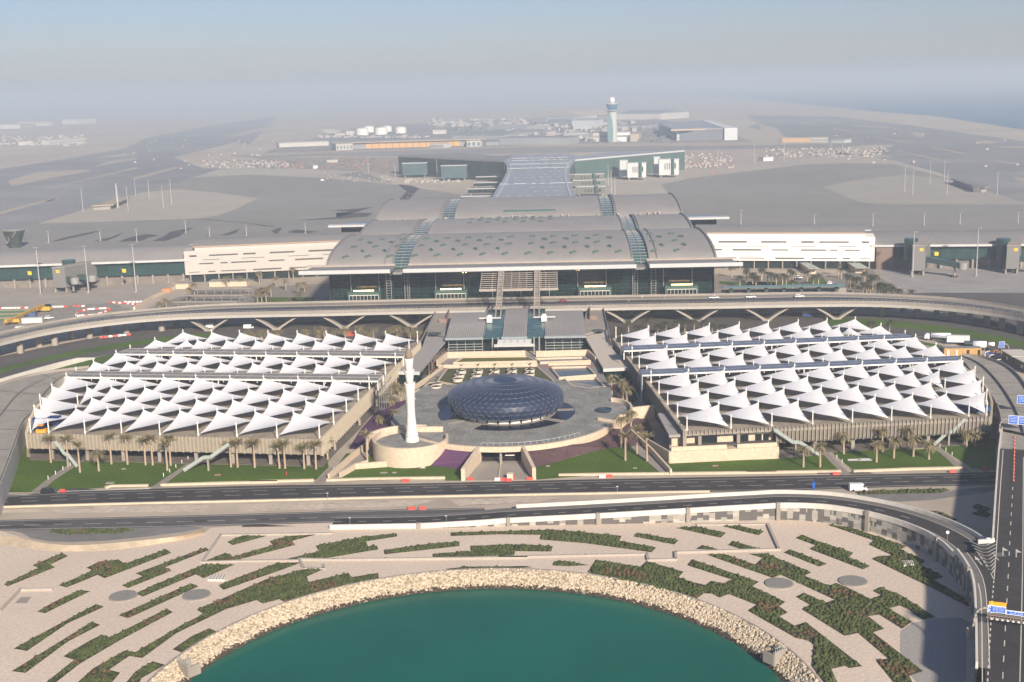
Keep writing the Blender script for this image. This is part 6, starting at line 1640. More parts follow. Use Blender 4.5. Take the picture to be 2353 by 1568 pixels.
MB().lathe([(8.5,66),(9,69),(11,75),(12.6,81),(12.2,82),(9,83.5)],cx_,cy_,20).build('cab_base',mat('cab_blue',(.06,.16,.26),.25,.15,.1),CT)
MB().lathe([(13,67.5),(13,68.6),(9,69)],cx_,cy_,20).build('balcony',M_ct,CT)
MB().lathe([(12.9,81),(13,82),(8,84.2)],cx_,cy_,20).build('cab_roof',M_ct,CT)
MB().lathe([(.1,83.5),(4,84.5),(5.6,87.5),(6,90),(5.2,93),(3,95.3),(.1,96)],cx_,cy_,16).build('radar_ball',mat('radome_white',(.85,.82,.75),.6,0,1),CT,True)
def pb(k,x0,y0,x1,y1,yt,depth,name,lab,cat,mw,mr,roofh=0,win=None,group=None,over=0):
    """box whose front foot runs from (x0,y0) to (x1,y1) px, top of front wall at yt px over x0"""
    a=Vector(P(k,x0,y0,0));b=Vector(P(k,x1,y1,0));h=PY(k,x0,yt,a[1])[2]
    d=(b-a);L=d.length;d.normalize();nn=Vector((-d.y,d.x));
    if nn.y<0:nn=-nn
    o=thing(name,lab,cat,(a.x,a.y,0),group)
    q=[a,b,b+nn*depth,a+nn*depth]
    MB().prism([tuple(v) for v in q],0,h).build('wall',mw,o)
    if roofh:
        r0=a+nn*0-nn*over-d*over;r1=b-nn*over+d*over;r2=b+nn*(depth+over)+d*over;r3=a+nn*(depth+over)-d*over;m0=(r0+r3)/2;m1=(r1+r2)/2
        mb=MB().add([tuple(r0)+(h,),tuple(r1)+(h,),tuple(r2)+(h,),tuple(r3)+(h,),tuple(m0)+(h+roofh,),tuple(m1)+(h+roofh,)],[(0,1,5,4),(2,3,4,5),(0,4,3),(1,2,5),(0,3,2,1)])
        mb.build('roof',mr,o)
    else:
        MB().prism([tuple(a-nn*(over+.6)-d*(.6+over)),tuple(b-nn*(over+.6)+d*(.6+over)),tuple(q[2]+nn*.6+d*.6),tuple(q[3]+nn*.6-d*.6)],h,h+1.2).build('roof',mr,o)
    if win:
        cnt,z0,z1,wd,m_=win;mb=MB()
        for i in range(cnt):
            c=a+d*(L*(i+.5)/cnt)-nn*.3;mb.obox((c.x,c.y,(z0+z1)/2*h),(d.x,d.y,0),L/cnt*wd/2,(nn.x,nn.y,0),.4,(0,0,1),(z1-z0)/2*h)
        pieces(mb,'window',m_,o)
    return o,a,b,h,d,nn
mF=mat('far_wall_pale',(.50,.47,.42),.8,.06,.02);mFg=mat('far_wall_grey',(.27,.28,.28),.8,.08,.02);mFr=mat('far_roof_grey',(.33,.32,.30),.7,.1,.01);mFd=mat('far_roof_dark',(.19,.20,.21),.7,.1,.01)
mO=mat('orange_panel',(.62,.34,.10),.7,.08,.1);mSandR=mat('far_roof_sand',(.46,.38,.29),.8,.08,.01);mW=mat('far_window',(.12,.15,.17),.4,.1,.1)
o,a,b,h,d,nn=pb('A2',700,545,835,540,498,90,'cargo_office','pale low corner block at the left end of the long orange panelled cargo hall','building',mF,mSandR,win=(5,.2,.8,.5,mW))
o,a,b,h,d,nn=pb('A2',838,535,1885,505,485,60,'cargo_hall','long low cargo hall with a row of orange panels along its front','building',mFg,mSandR,over=6)
L=(b-a).length;mb=MB()
for i in range(14):
    c=a+d*(L*(.12+.052*i))-nn*.4;mb.obox((c.x,c.y,h*.45),(d.x,d.y,0),L*.022,(nn.x,nn.y,0),.5,(0,0,1),h*.42)
pieces(mb,'orange_panel',mO,o)
pb('A2',1455,525,1570,525,492,30,'cargo_annex','small pale annex standing before the middle of the orange panelled hall','building',mF,mSandR,win=(6,.2,.7,.5,mW))
pb('A2',1755,515,1870,512,472,30,'cargo_annex','larger pale annex standing before the right end of the orange panelled hall','building',mF,mSandR,win=(3,.2,.8,.6,mW))
pb('A2',2022,500,2240+320,498,445,70,'grey_hall','long dull grey hall with railed roof, left of the control tower','building',mFg,mFd)
pb('A2',1910,505,2018,503,478,50,'grey_annex','narrow grey block left of the long dull grey hall','building',mFg,mFd)
for i,(x,yb,yt,r) in enumerate(((912,420,368,50),(1064,416,362,50),(1222,405,358,44),(965,398,352,42),(1110,392,350,40))):
    q=P('A2',x,yb,0);h=PY('A2',x,yt,q[1])[2];rr=r/2.24*.637/(2817/q[1])
    o=thing('storage_tank','%s white cylindrical fuel tank on the far side of the airport'%['front left','front middle','front right','rear left','rear right'][i],'tank',(q[0],q[1],0),'white fuel tanks')
    MB().lathe([(rr,0),(rr,h)],q[0],q[1],24).build('shell',mat('tank_white',(.80,.77,.70),.6,.02,.02),o)
    MB().lathe([(rr*1.01,h),(rr*.5,h+2.5),(.1,h+3.4)],q[0],q[1],24).build('roof',mat('tank_roof',(.62,.56,.50),.7,.05,.02),o)
for i,(k,x0,y0,x1,y1,yt,dp,l,mw,mr,rh,win) in enumerate((
 ('A2',590,405,690,403,382,60,'flat pale shed left of the white fuel tanks',mF,mSandR,0,(5,.2,.8,.5,mW)),
 ('A2',780,420,850,418,392,50,'small pale shed beside the leftmost fuel tank',mF,mSandR,0,None),
 ('A2',690,425,770,423,410,50,'low pale store left of the fuel tanks',mF,mSandR,0,None),
 ('A2',240,520,640,505,490,60,'long white low storage roof at the left edge of the cargo yard',mF,mF,0,None),
 ('A2',1480,415,1590,410,385,60,'sand roofed shed right of the fuel tanks',mF,mSandR,0,None),
 ('A2',1550,345,1655,343,315,60,'far white hangar with a dark door slot',mF,mFr,8,(1,.0,.9,.25,mFd)),
 ('A2',1640,455,2045,455,425,120,'wide blue grey double gabled hall behind the cargo hall',mFg,mFd,9,None),
 ('A2',1920,385,2240,385,355,120,'wide grey flat hall behind the double gabled hall',mFg,mFr,5,None),
 ('A3',75,420,320,418,398,60,'dark low pitched shed in front of parked containers',mFg,mFd,6,None),
 ('A3',565,455,715,452,405,60,'pale four storey office with window rows, left of the control tower',mF,mFr,0,(9,.55,.85,.5,mW)),
 ('A3',720,450,758,450,400,50,'narrow dark block between the two pale offices',mFg,mFd,0,None),
 ('A3',760,475,895,472,405,60,'pale office with window rows just left of the control tower foot',mF,mFr,0,(8,.5,.7,.5,mW)),
 ('A3',945,475,1057,472,402,50,'white terraced office just right of the control tower foot',mat('far_white',(.72,.70,.66),.7,.03,.02),mF,0,(5,.55,.7,.9,mW)),
 ('A3',1060,475,1130,474,415,40,'sand coloured block right of the terraced office',mSandR,mSandR,0,None),
 ('A3',590,372,772,370,303,80,'big plain pale grey box building behind the offices',mat('far_wall_blue',(.48,.50,.51),.8,.03,.01),mFr,0,None),
 ('A3',390,345,590,345,292,120,'grey hall left of the big plain box building',mFg,mFr,0,(14,.55,.8,.5,mW)),
 ('A3',200,310,385,312,285,200,'far pale hall at the left of the hangar line',mF,mFr,0,(8,.2,.8,.4,mFg)),
 ('A3',330,350,600,352,335,90,'low grey hall below the pale grey box building',mFg,mFd,0,None),
 ('A3',790,298,905,298,262,160,'far hangar block just left of the control tower shaft',mF,mFd,0,(4,.1,.9,.4,mFg)),
 ('A3',945,298,1305,296,250,200,'very wide far hangar right of the control tower shaft',mF,mFd,10,(9,.1,.8,.85,mat('hangar_door',(.58,.54,.48),.8,.04,.02))),
 ('A3',950,370,1180,368,345,100,'long striped grey canopy hall right of the tower',mFg,mFd,0,(16,.2,.8,.4,mF)),
 ('A4',285,480,510,478,450,30,'low orange fronted hall at the right end of the yard',mF,mSandR,0,(7,.15,.9,.8,mO)),
 ('A4',512,478,655,476,448,40,'pale block with dark windows joined to the orange fronted hall',mF,mSandR,0,(7,.2,.8,.5,mW)),
 ('A4',690,485,790,486,460,30,'small pale green shed right of the orange fronted hall',mat('pale_green',(.40,.46,.42),.8,.05,.02),mFr,0,None),
 ('A4',135,632,213,628,605,14,'small white site cabin on the apron right of the rear pier',mat('far_white',(.72,.70,.66),.7,.03,.02),mF,0,None),
 ('A1',145,340,270,338,318,120,'left of the far white sheds near the left horizon',mF,mF,0,None),
 ('A1',395,345,430,343,322,90,'middle of the far white sheds near the left horizon',mF,mF,0,None),
 ('A1',505,335,620,333,298,150,'right of the far white sheds near the left horizon',mF,mF,0,None),
 ('A1',0,372,165,368,340,160,'far pale flat sheds at the left edge below the horizon',mF,mF,0,None),
 ('A1',150,505,270,500,478,30,'white site office block in the left sand strip',mF,mF,0,None),
 ('A1',400,500,690,480,468,30,'long row shaped white camp building in the left sand strip',mF,mF,0,(12,.3,.7,.4,mW)),
 ('A2',515,692,552,690,672,14,'bright white box cabin on the apron left of the rear pier',mat('far_white',(.72,.70,.66),.7,.03,.02),mF,0,None),
 ('A2',625,645,712,640,630,14,'long white canopy in the building site left of the rear pier',mF,mF,0,None),
 )):
    if win and win[0]==1 and l.startswith('far white hangar'):pass
    pb(k,x0,y0,x1,y1,yt,dp,'warehouse' if 'office' not in l else 'office_building',l,'building',mw,mr,rh,win,over=0)
# far arched hall
o,a,b,h,d,nn=pb('A3',250,282,680,284,268,200,'arched_hall','far wide hall with a low arched roof left of the control tower','building',mF,mFr)
mb=MB();vs=[]
for j in range(9):
    t=j/8;p=a.lerp(b,t);z=h+22*math.sin(math.pi*t);vs+=[tuple(p)+(z,),tuple(p+nn*200)+(z,)]
mb.add(vs,[(2*j,2*j+2,2*j+3,2*j+1) for j in range(8)]);mb.add([vs[2*j] for j in range(9)],[tuple(range(9))]);mb.build('arched_roof',mSandR,o)
# big hangar, right
a=Vector(P('A3',1435,465,0));b=Vector(P('A3',1815,462,0));h=PY('A3',1415,385,a[1])[2]
HG=thing('aircraft_hangar','big grey roofed hangar with white slatted front and tall blank end wing','hangar',(a.x,a.y,0))
back=[P('A3',1290,345,h),P('A3',1640,318,h)]
mHR=mat('hangar_roof',(.27,.28,.30),.6,.06,.01)
MB().prism([tuple(a),tuple(b),back[1],back[0]],0,h-.5).build('wall',mFd,HG)
MB().prism([P('A3',1405,383,h),P('A3',1820,380,h),P('A3',1640,312,h),P('A3',1285,335,h)],h,h+3).build('roof',mHR,HG)
MB().box(a.x-14,b.x+4,a.y-16,a.y-2,h,h+3.5).build('front_canopy',mSandR,HG)
mb=MB().box(a.x,b.x,a.y-2,a.y-.5,0,h-2);mb.build('front_door',mat('hangar_front',(.60,.60,.58),.6,.03,.05),HG)
mb=MB()
for i in range(5):mb.box(a.x,a.x+(b.x-a.x)*.5,a.y-3,a.y-2,h*(.18+.15*i),h*(.2+.15*i))
for i in range(9):mb.box(a.x+(b.x-a.x)*(.5+.055*i),a.x+(b.x-a.x)*(.505+.055*i),a.y-3,a.y-2,0,h-2)
pieces(mb,'door_rail',mFg,HG)
c=Vector(P('A3',1820,463,0));e=Vector(P('A3',1925,461,0));h2=PY('A3',1820,378,c[1])[2]
h2=PY('A3',1925,362,e[1])[2]
bk=[P('A3',1700,300,h2),P('A3',1630,300,h2)]
MB().prism([tuple(c),tuple(e),bk[0],bk[1]],0,h2).build('end_wing',mat('wing_pale',(.60,.61,.60),.7,.03,.02),HG)
# yard clutter: containers, huts, parked gear too small to tell apart
random.seed(77)
mbw=MB();mbd=MB();mbr=MB()
def scat(mb,k,x0,x1,y0,y1,n,s0,s1,h0,h1):
    for _ in range(n):
        q=P(k,random.uniform(x0,x1),random.uniform(y0,y1),0);a=random.uniform(s0,s1)*.6;b_=random.uniform(s0*.4,s1*.5);mb.rot(q[0],q[1],a,b_,random.uniform(-20,20),0,random.uniform(h0,h1))
scat(mbw,'A2',560,1450,430,445,60,3,9,2,5);scat(mbd,'A2',560,1500,400,450,60,3,8,2,4);scat(mbw,'A2',1450,2240,300,360,90,5,22,4,9);scat(mbd,'A2',1450,2240,300,400,90,5,22,4,10)
scat(mbw,'A3',0,1100,320,480,170,4,16,3,10);scat(mbd,'A3',0,1350,310,480,150,4,16,3,9);scat(mbd,'A3',1150,1400,400,470,60,3,14,2,6)
scat(mbw,'A2',60,320,640,690,45,1.5,4,1,3);scat(mbd,'A2',60,1180,620,700,130,1.5,4,1,3.5);scat(mbr,'A2',200,1150,630,700,40,1.5,3.5,1,3)
scat(mbw,'A2',1250,1700,780,810,45,1.2,2.8,1.2,2.2);scat(mbw,'A3',1500,1900,570,690,70,1.5,4,1,3);scat(mbr,'A3',980,1900,640,740,50,1.2,3,1,2.5)
scat(mbw,'A4',150,1150,530,600,130,1.5,4,1,3);scat(mbd,'A4',150,1150,520,600,90,1.5,4,1,3);scat(mbw,'A1',0,700,430,510,70,4,14,3,5);scat(mbw,'A1',1640,2240,625,690,90,1.5,4,1,3);scat(mbd,'A1',1640,2240,625,690,60,1.5,4,1,3)
scat(mbd,'A1',1400,1900,480,600,18,1.5,3,1,2.5);scat(mbw,'A1',1000,2240,440,700,35,2,4,1.5,3);scat(mbw,'A4',700,2240,240,700,22,2,4,1.5,3)
scat(mbw,'A2',600,1200,725,800,40,.8,1.6,.8,1.6);scat(mbd,'A2',1200,1320,840,945,12,.8,1.6,.8,1.6)
mbw.build('yard_clutter',mat('clutter_pale',(.40,.36,.32),.8,.15,.5),kind='stuff');mbd.build('dark_yard_clutter',mat('clutter_dark',(.14,.14,.14),.8,.2,.5),kind='stuff');mbr.build('red_site_material',mat('clutter_red',(.36,.15,.10),.8,.2,.5),kind='stuff')
# ================= VEHICLES =================
M_car=lambda n,c:mat(n,c,.3,0,1,spec=.5,coat=.3)
M_tyre=mat('tyre',(.015,.015,.015),.8,0,1);M_cgl=mat('car_glass',(.015,.02,.025),.1,0,1,spec=.6);M_lampw=mat('headlight',(.8,.8,.75),.2,0,1)
def extr(prof,y0,y1,inset=0):
    """side profile (x,z) extruded across y, top edge pulled in by inset"""
    mb=MB();zt=max(z for x,z in prof);zb=min(z for x,z in prof);n=len(prof)
    f=lambda z:inset*(z-zb)/(zt-zb)
    vs=[(x,y0+f(z),z) for x,z in prof]+[(x,y1-f(z),z) for x,z in prof]
    return mb.add(vs,[(i,(i+1)%n,n+(i+1)%n,n+i) for i in range(n)]+[tuple(range(n))[::-1],tuple(range(n,2*n))])
def vehicle(kind,x,y,z,rz,colname,col,label,cat,group=None):
    t=thing({'pickup':'pickup_truck','suv':'parked_car','car':'parked_car','van':'delivery_van'}[kind],label,cat,(x,y,z),group,R(rz))
    m=M_car(colname,col)
    if kind=='pickup':
        body=extr([(-2.65,.45),(2.65,.45),(2.68,.95),(1.5,1.08),(.95,1.1),(-.9,1.1),(-2.65,1.1)],-.92,.92,.06);gl=extr([(-.75,1.1),(1.35,1.1),(.75,1.72),(-.6,1.72)],-.82,.82,.14);roof=extr([(-.62,1.72),(.78,1.72),(.7,1.8),(-.55,1.8)],-.7,.7,.03);L=2.65
        bed=MB().box(-2.5,-.95,-.75,.75,1.101,1.13)
    elif kind=='suv':
        body=extr([(-2.4,.42),(2.4,.42),(2.42,.95),(1.3,1.1),(-2.35,1.12)],-.94,.94,.06);gl=extr([(-2.2,1.1),(1.2,1.1),(.6,1.7),(-2.0,1.7)],-.84,.84,.14);roof=extr([(-2.02,1.7),(.62,1.7),(.55,1.8),(-1.95,1.8)],-.71,.71,.03);L=2.4;bed=None
    elif kind=='van':
        body=extr([(-2.6,.4),(2.6,.4),(2.6,1.0),(2.1,1.25),(1.6,2.2),(-2.6,2.25)],-.95,.95,.06);gl=extr([(1.35,1.3),(2.12,1.28),(1.66,2.1),(1.35,2.1)],-.965,.965,.05);roof=extr([(-2.5,2.25),(1.5,2.2),(1.45,2.3),(-2.45,2.32)],-.85,.85,.03);L=2.6;bed=None
    else:
        body=extr([(-2.2,.35),(2.2,.35),(2.2,.75),(1.2,.9),(-1.9,.92),(-2.2,.85)],-.88,.88,.07);gl=extr([(-1.7,.9),(1.1,.9),(.35,1.36),(-1.15,1.36)],-.8,.8,.16);roof=extr([(-1.17,1.36),(.37,1.36),(.3,1.42),(-1.1,1.42)],-.62,.62,.03);L=2.2;bed=None
    body.build('body',m,t,local=True);gl.build('window_band',M_cgl,t,local=True);roof.build('roof',m,t,local=True)
    if bed:bed.build('load_bed',mat('bed_liner',(.06,.06,.06),.8,0,1),t,local=True)
    for sx in(-1,1):
        for sy in(-1,1):
            MB().tube((sx*L*.62,sy*.95,.37),(sx*L*.62,sy*.72,.37),.37,.37,12).build('wheel',M_tyre,t,local=True)
    for sy in(-1,1):MB().box(L-.06,L+.05,sy*.68-.17,sy*.68+.17,.72,.9).build('headlight',M_lampw,t,local=True)
    return t
W_=('paint_white',(.80,.79,.76))
def onp(k,x,y,z=0):return P(k,x,y,z)
a=onp('B3',1735,510,9.4);vehicle('pickup',a[0],a[1],9.4,2,*W_,'white pickup truck driving on the viaduct, left of the two pickups','pickup truck','white vehicles on the viaduct')
a=onp('B3',2033,505,9.4);vehicle('pickup',a[0],a[1],9.4,2,*W_,'white pickup truck on the viaduct beside the green glazed shelter','pickup truck','white vehicles on the viaduct')
a=onp('B4',425,500,9.4);vehicle('suv',a[0],a[1],9.4,2,*W_,'white estate car on the viaduct, rightmost of the white vehicles there','car','white vehicles on the viaduct')
a=onp('B3',518,535,9.4);vehicle('car',a[0],a[1],9.4,3,'paint_red',(.35,.03,.05),'small dark red car parked on the viaduct before the terminal doors','car')
a=onp('B1',397,675,0);vehicle('suv',a[0],a[1],.1,20,*W_,'white off road car parked by the yellow machine left of the viaduct','car')
a=onp('B1',380,862,0);vehicle('pickup',a[0],a[1],.1,8,*W_,'white pickup under the left curve of the viaduct','pickup truck')
a=onp('B1',1765,355,0);vehicle('van',a[0],a[1],.1,0,*W_,'white van in front of the left white wing building','van')
a=onp('D1',395,852,0);vehicle('suv',a[0],a[1],.1,2,'paint_black',(.015,.015,.017),'black car waiting on the road verge below the left lawn','car')
a=onp('D4',898,832,0);vehicle('van',a[0],a[1],.1,0,*W_,'white van on the lay-by right of the blue road sign','van')
a=onp('B4',490,660,0);vehicle('van',a[0],a[1],.1,-5,'paint_blue',(.03,.07,.20),'blue van in the shade under the right part of the viaduct','van')
a=onp('B1',1705,750,0);vehicle('van',a[0],a[1],.12,0,*W_,'white van, left of two under the left part of the viaduct','van','white vans under the viaduct')
a=onp('B1',2010,755,0);vehicle('van',a[0],a[1],.12,0,*W_,'white van, right of two under the left part of the viaduct','van','white vans under the viaduct')
a=onp('B4',2115,725,0);vehicle('car',a[0],a[1],.1,-10,'paint_bright_red',(.55,.05,.03),'bright red car under the far right of the viaduct','car')
a=onp('A2',590,792,0);vehicle('van',a[0],a[1],.2,0,*W_,'white van alone on the dark apron left of the rear pier','van')
a=onp('B4',680,395,0);vehicle('suv',a[0],a[1],.15,0,*W_,'white car in the right courtyard beside the palm grove','car')
a=onp('B4',418,350,0);vehicle('suv',a[0],a[1],.15,0,*W_,'white car behind the lawn of the right courtyard','car')
def boxthing(name,lab,cat,k,x,y,L,Wd,h,m_,rz=0,z=0,group=None,roof=None,part='body',extra=None):
    a=P(k,x,y,z);t=thing(name,lab,cat,(a[0],a[1],z),group)
    b=MB();b.rot(a[0],a[1],L/2,Wd/2,rz,z+.15,z+h);b.build(part,m_,t)
    if roof:MB().rot(a[0],a[1],L/2+.2,Wd/2+.2,rz,z+h,z+h+.15).build('roof',roof,t)
    mb=MB();an=R(rz)
    for i in range(1,6):
        u=-L/2+L*i/6;mb.rot(a[0]+u*math.cos(an)+math.sin(an)*Wd/2,a[1]+u*math.sin(an)-math.cos(an)*Wd/2,.05,.04,rz,z+.2,z+h-.1)
    if L>3:pieces(mb,'panel_rib',extra or M_steel,t)
    else:MB().rot(a[0],a[1],L/2+.08,Wd/2+.08,rz,z,z+.15).build('base',M_asphL,t)
    return t,a
# tanker, trailer and site huts on the right
a=P('B4',1545,845,0);T_=thing('tanker_truck','white tanker lorry with cab at its left end by the right ring road','lorry',(a[0],a[1],.1),None,R(-11))
MB().tube((-3.2,0,2.2),(5.6,0,2.2),1.25,1.25,14).build('tank',M_car(*W_),T_,True,local=True)
extr([(-6.2,.7),(-4,.7),(-4,3.1),(-5.4,3.1),(-6.2,2.2)],-1.2,1.2,.1).build('cab',M_car(*W_),T_,local=True);extr([(-6.23,1.9),(-5.6,1.9),(-5.35,2.8),(-5.5,2.85)],-1.1,1.1,.05).build('windscreen',M_cgl,T_,local=True)
MB().box(-4,5.6,-.5,.5,.7,1).build('chassis',M_tyre,T_,local=True);MB().box(-3,5.5,-1.28,-1.24,2.0,2.4).build('blue_stripe',mat('stripe_blue',(.05,.1,.35),.4,0,1),T_,local=True)
for u in(-5.2,-2.8,3.2,4.6):
    for v in(-1,1):MB().tube((u,v*1.2,.5),(u,v*.8,.5),.5,.5,12).build('wheel',M_tyre,T_,local=True)
a=P('B4',1705,880,0);T_=thing('box_trailer','tall grey white box trailer standing behind the tanker lorry','trailer',(a[0],a[1],.1),None,R(-12))
MB().box(-5,5,-1.25,1.25,1.1,4.1).build('box',mat('trailer_white',(.60,.61,.62),.5,.03,1),T_,local=True);MB().box(-5.05,5.05,-1.3,1.3,4.1,4.2).build('roof',M_steelW,T_,local=True)
MB().box(-4.8,4.8,-.5,.5,.7,1.1).build('chassis',M_tyre,T_,local=True)
for u in(2.6,3.8):
    for v in(-1,1):MB().tube((u,v*1.2,.5),(u,v*.8,.5),.5,.5,12).build('wheel',M_tyre,T_,local=True)
boxthing('shipping_container','dark blue container between the box trailer and the round white tank','container','B4',1812,900,6,2.4,2.6,mat('container_dark',(.05,.06,.08),.6,.1,1),-12)
a=P('B4',1885,925,0);T_=thing('water_tank','fat white cylindrical water tank lying on legs by the ring road','tank',(a[0],a[1],0),None,R(-15))
MB().tube((-3.2,0,2.6),(2.6,0,2.6),1.6,1.6,16).build('vessel',M_car(*W_),T_,True,local=True);MB().tube((3.4,0,2.9),(6,0,2.9),.95,.95,12).build('small_vessel',M_car(*W_),T_,True,local=True)
for u in(-2.4,1.8,4.6):MB().box(u-.15,u+.15,-1.2,1.2,0,1.6).build('leg',M_steel,T_,local=True)
t,a=boxthing('site_cabin','orange timber site cabin with grey roof beside the right car park','cabin','B4',1735,968,16,3.4,3.6,mat('cabin_timber',(.50,.28,.09),.7,.15,1.2),-3,roof=M_steel)
for u,n_ in((-6.4,'white_door'),(-2.8,'white_door'),(2.2,'dark_door'),(6.9,'dark_door')):
    MB().box(a[0]+u-.5,a[0]+u+.5,a[1]-1.9-u*.05,a[1]-1.72-u*.05,.3,2.8).build('door',M_steelW if n_[0]=='w' else MATS['dark_window'],t)
boxthing('shipping_container','dark blue grey container just left of the orange timber cabin','container','B4',1600,948,6,2.6,2.6,mat('container_bluegrey',(.06,.09,.14),.6,.3,1.5),-3)
for i,(x0,y0,x1,y1,l) in enumerate(((2060,1000,2150,1055,'rear'),(2160,1060,2290,1130,'front'))):
    a=Vector(P('B4',x0,y0,0));b=Vector(P('B4',x1,y1,0));o=thing('site_shed','%s of two long brown sheds with pale flat roofs right of the ring ramp'%l,'shed',(a.x,a.y,0),'brown sheds right of the ring ramp')
    d=(b-a);L=d.length;d.normalize();nn=Vector((-d.y,d.x));
    if nn.x<0:nn=-nn
    MB().prism([tuple(a),tuple(b),tuple(b+nn*8),tuple(a+nn*8)],0,4).build('wall',mat('shed_brown',(.16,.13,.10),.8,.2,1),o)
    MB().prism([tuple(a-nn*.5-d*.3),tuple(b-nn*.5),tuple(b+nn*8.5),tuple(a+nn*8.5-d*.3)],4,4.3).build('roof',mat('shed_roof',(.56,.52,.43),.7,.06,1),o)
    MB().obox(tuple((a+b)/2-nn*.1)+(2,),tuple(d)+(0,),.9,tuple(nn)+(0,),.15,(0,0,1),.8).build('window',M_steelW,o)
a=P('B4',1990,985,0);o=thing('blue_tarpaulin','flat blue tarpaulin stretched over low frames beside the curved lamp poles','tarpaulin',(a[0],a[1],0))
MB().rot(a[0],a[1],3.4,1.6,-20,1.5,1.7).build('sheet',mat('tarp_blue',(.03,.12,.35),.6,.1,1),o);mb=MB()
for u in(-3,0,3):mb.rot(a[0]+u,a[1]-u*.36,.08,1.4,-20,0,1.5)
pieces(mb,'frame',M_steel,o)
a=P('B4',2020,960,0);o=thing('rubbish_pile','heap of brown and orange building waste behind the blue tarpaulin','waste heap',(a[0],a[1],0))
random.seed(8);mb=MB()
for i in range(22):blob(mb,a[0]+random.uniform(-3,3),a[1]+random.uniform(-2,2),random.uniform(.3,1.4),random.uniform(.5,1.1),.5,.5)
mb.build('heap',mat('waste_brown',(.30,.14,.07),.9,.3,1),o)['kind']='stuff'
# things on the left work site
t,a=boxthing('site_container','white flat roofed site container beside the viaduct parapet','container','B1',265,705,11,3.2,2.7,mat('container_white',(.66,.63,.57),.6,.05,1),8,roof=M_steelW)
boxthing('site_container','blue container standing in the yellow work yard','container','B1',245,660,7,3,2.8,mat('container_blue',(.06,.10,.18),.6,.15,1),8)
boxthing('site_container','small white container near the bottom corner of the work yard','container','B1',190,755,8,2.4,1.6,mat('container_white',(.66,.63,.57),.6,.05,1),8)
a=P('B1',320,615,0);o=thing('mobile_crane','yellow mobile crane with a long lowered lattice boom in the left work yard','crane',(a[0],a[1],0))
mY=mat('machine_yellow',(.62,.36,.05),.5,.08,1)
MB().box(a[0]-1,a[0]+7,a[1]-2,a[1]+2,.9,3.2).build('body',mY,o);MB().box(a[0]+4.2,a[0]+7.2,a[1]-1.6,a[1]+.2,3.2,4.6).build('cab',M_cgl,o)
e=P('B1',45,705,2.2)
mb=MB();st=Vector((a[0]+3,a[1],4.2));en=Vector((e[0],e[1],2.4))
for dy in(-.7,.7):
    for dz in(-.5,.5):mb.beam(st+Vector((dy*.7,dy,dz)),en+Vector((dy*.7,dy,dz)),.3,.3)
for i in range(16):
    p=st.lerp(en,i/16);q=st.lerp(en,(i+1)/16);s2=1 if i%2 else -1;mb.beam(p+Vector((.5*s2,.7*s2,.4)),q+Vector((-.5*s2,-.7*s2,.4)),.22,.22);mb.beam(p+Vector((.5*s2,.7*s2,-.4)),q+Vector((.5*s2,.7*s2,.4)),.2,.2)
mb.build('lattice_boom',mY,o)
for u in(0,2.4,5.6):
    for v in(-1.9,1.6):MB().tube((a[0]+u,a[1]+v,.8),(a[0]+u,a[1]+v+.4,.8),.8,.8,12).build('wheel',M_tyre,o)
t,a=boxthing('piling_rig','yellow and black machine body at the foot of the lattice boom','machine','B1',105,712,8,3,2.6,mY,5)
MB().rot(a[0],a[1]-1.3,3.8,.5,5,.1,1).build('track',M_tyre,t)
for i,(x,y) in enumerate(((60,620),(60,650),(50,685))):
    boxthing('steel_stack','%s of three stacks of yellow and green steel at the left edge'%['rearmost','middle','front'][i],'steel stack','B1',x,y,34-6*i,2.6,1.2,mat('steel_green',(.05,.13,.08),.7,.1,.5),2,group='steel stacks in the work yard',roof=mat('stack_yellow',(.48,.38,.16),.7,.1,.5))
boxthing('orange_skip','bright orange tarpaulin covered skip between apron and left courtyard','skip','B1',1345,460,5,3,2.2,mat('skip_orange',(.80,.22,.05),.6,.1,1),10,roof=mat('skip_orange_top',(.85,.3,.1),.6,.1,1))
boxthing('blue_hoarding','blue wrapped scaffold box under the outermost sail of the left car park','hoarding','D1',385,300,9,4,3,mat('hoard_blue',(.02,.05,.16),.7,.1,1),4,9)
boxthing('blue_hoarding','blue wrapped scaffold box under the outermost sail of the right car park','hoarding','D4',1815,190,12,4,1.8,mat('hoard_blue2',(.03,.06,.16),.7,.1,1),4,9)
t,a=boxthing('orange_loader','small orange loader standing on the roof edge of the left car park','loader','D1',338,362,3.2,1.8,1.4,mat('loader_orange',(.95,.36,.02),.4,.03,1),3,9)
MB().box(a[0]-1,a[0]+.8,a[1]-.7,a[1]+.7,10.4,11.7).build('cab',M_cgl,t);MB().box(a[0]-1.1,a[0]+.9,a[1]-.8,a[1]+.8,11.7,11.9).build('cab_roof',mat('loader_orange',(.95,.36,.02),.4,.03,1),t)
boxthing('red_cabin','red container with white sign between the palms behind the left car park','container','B2',815,812,5,2.4,2.4,mat('container_red',(.42,.08,.04),.6,.1,1),2)
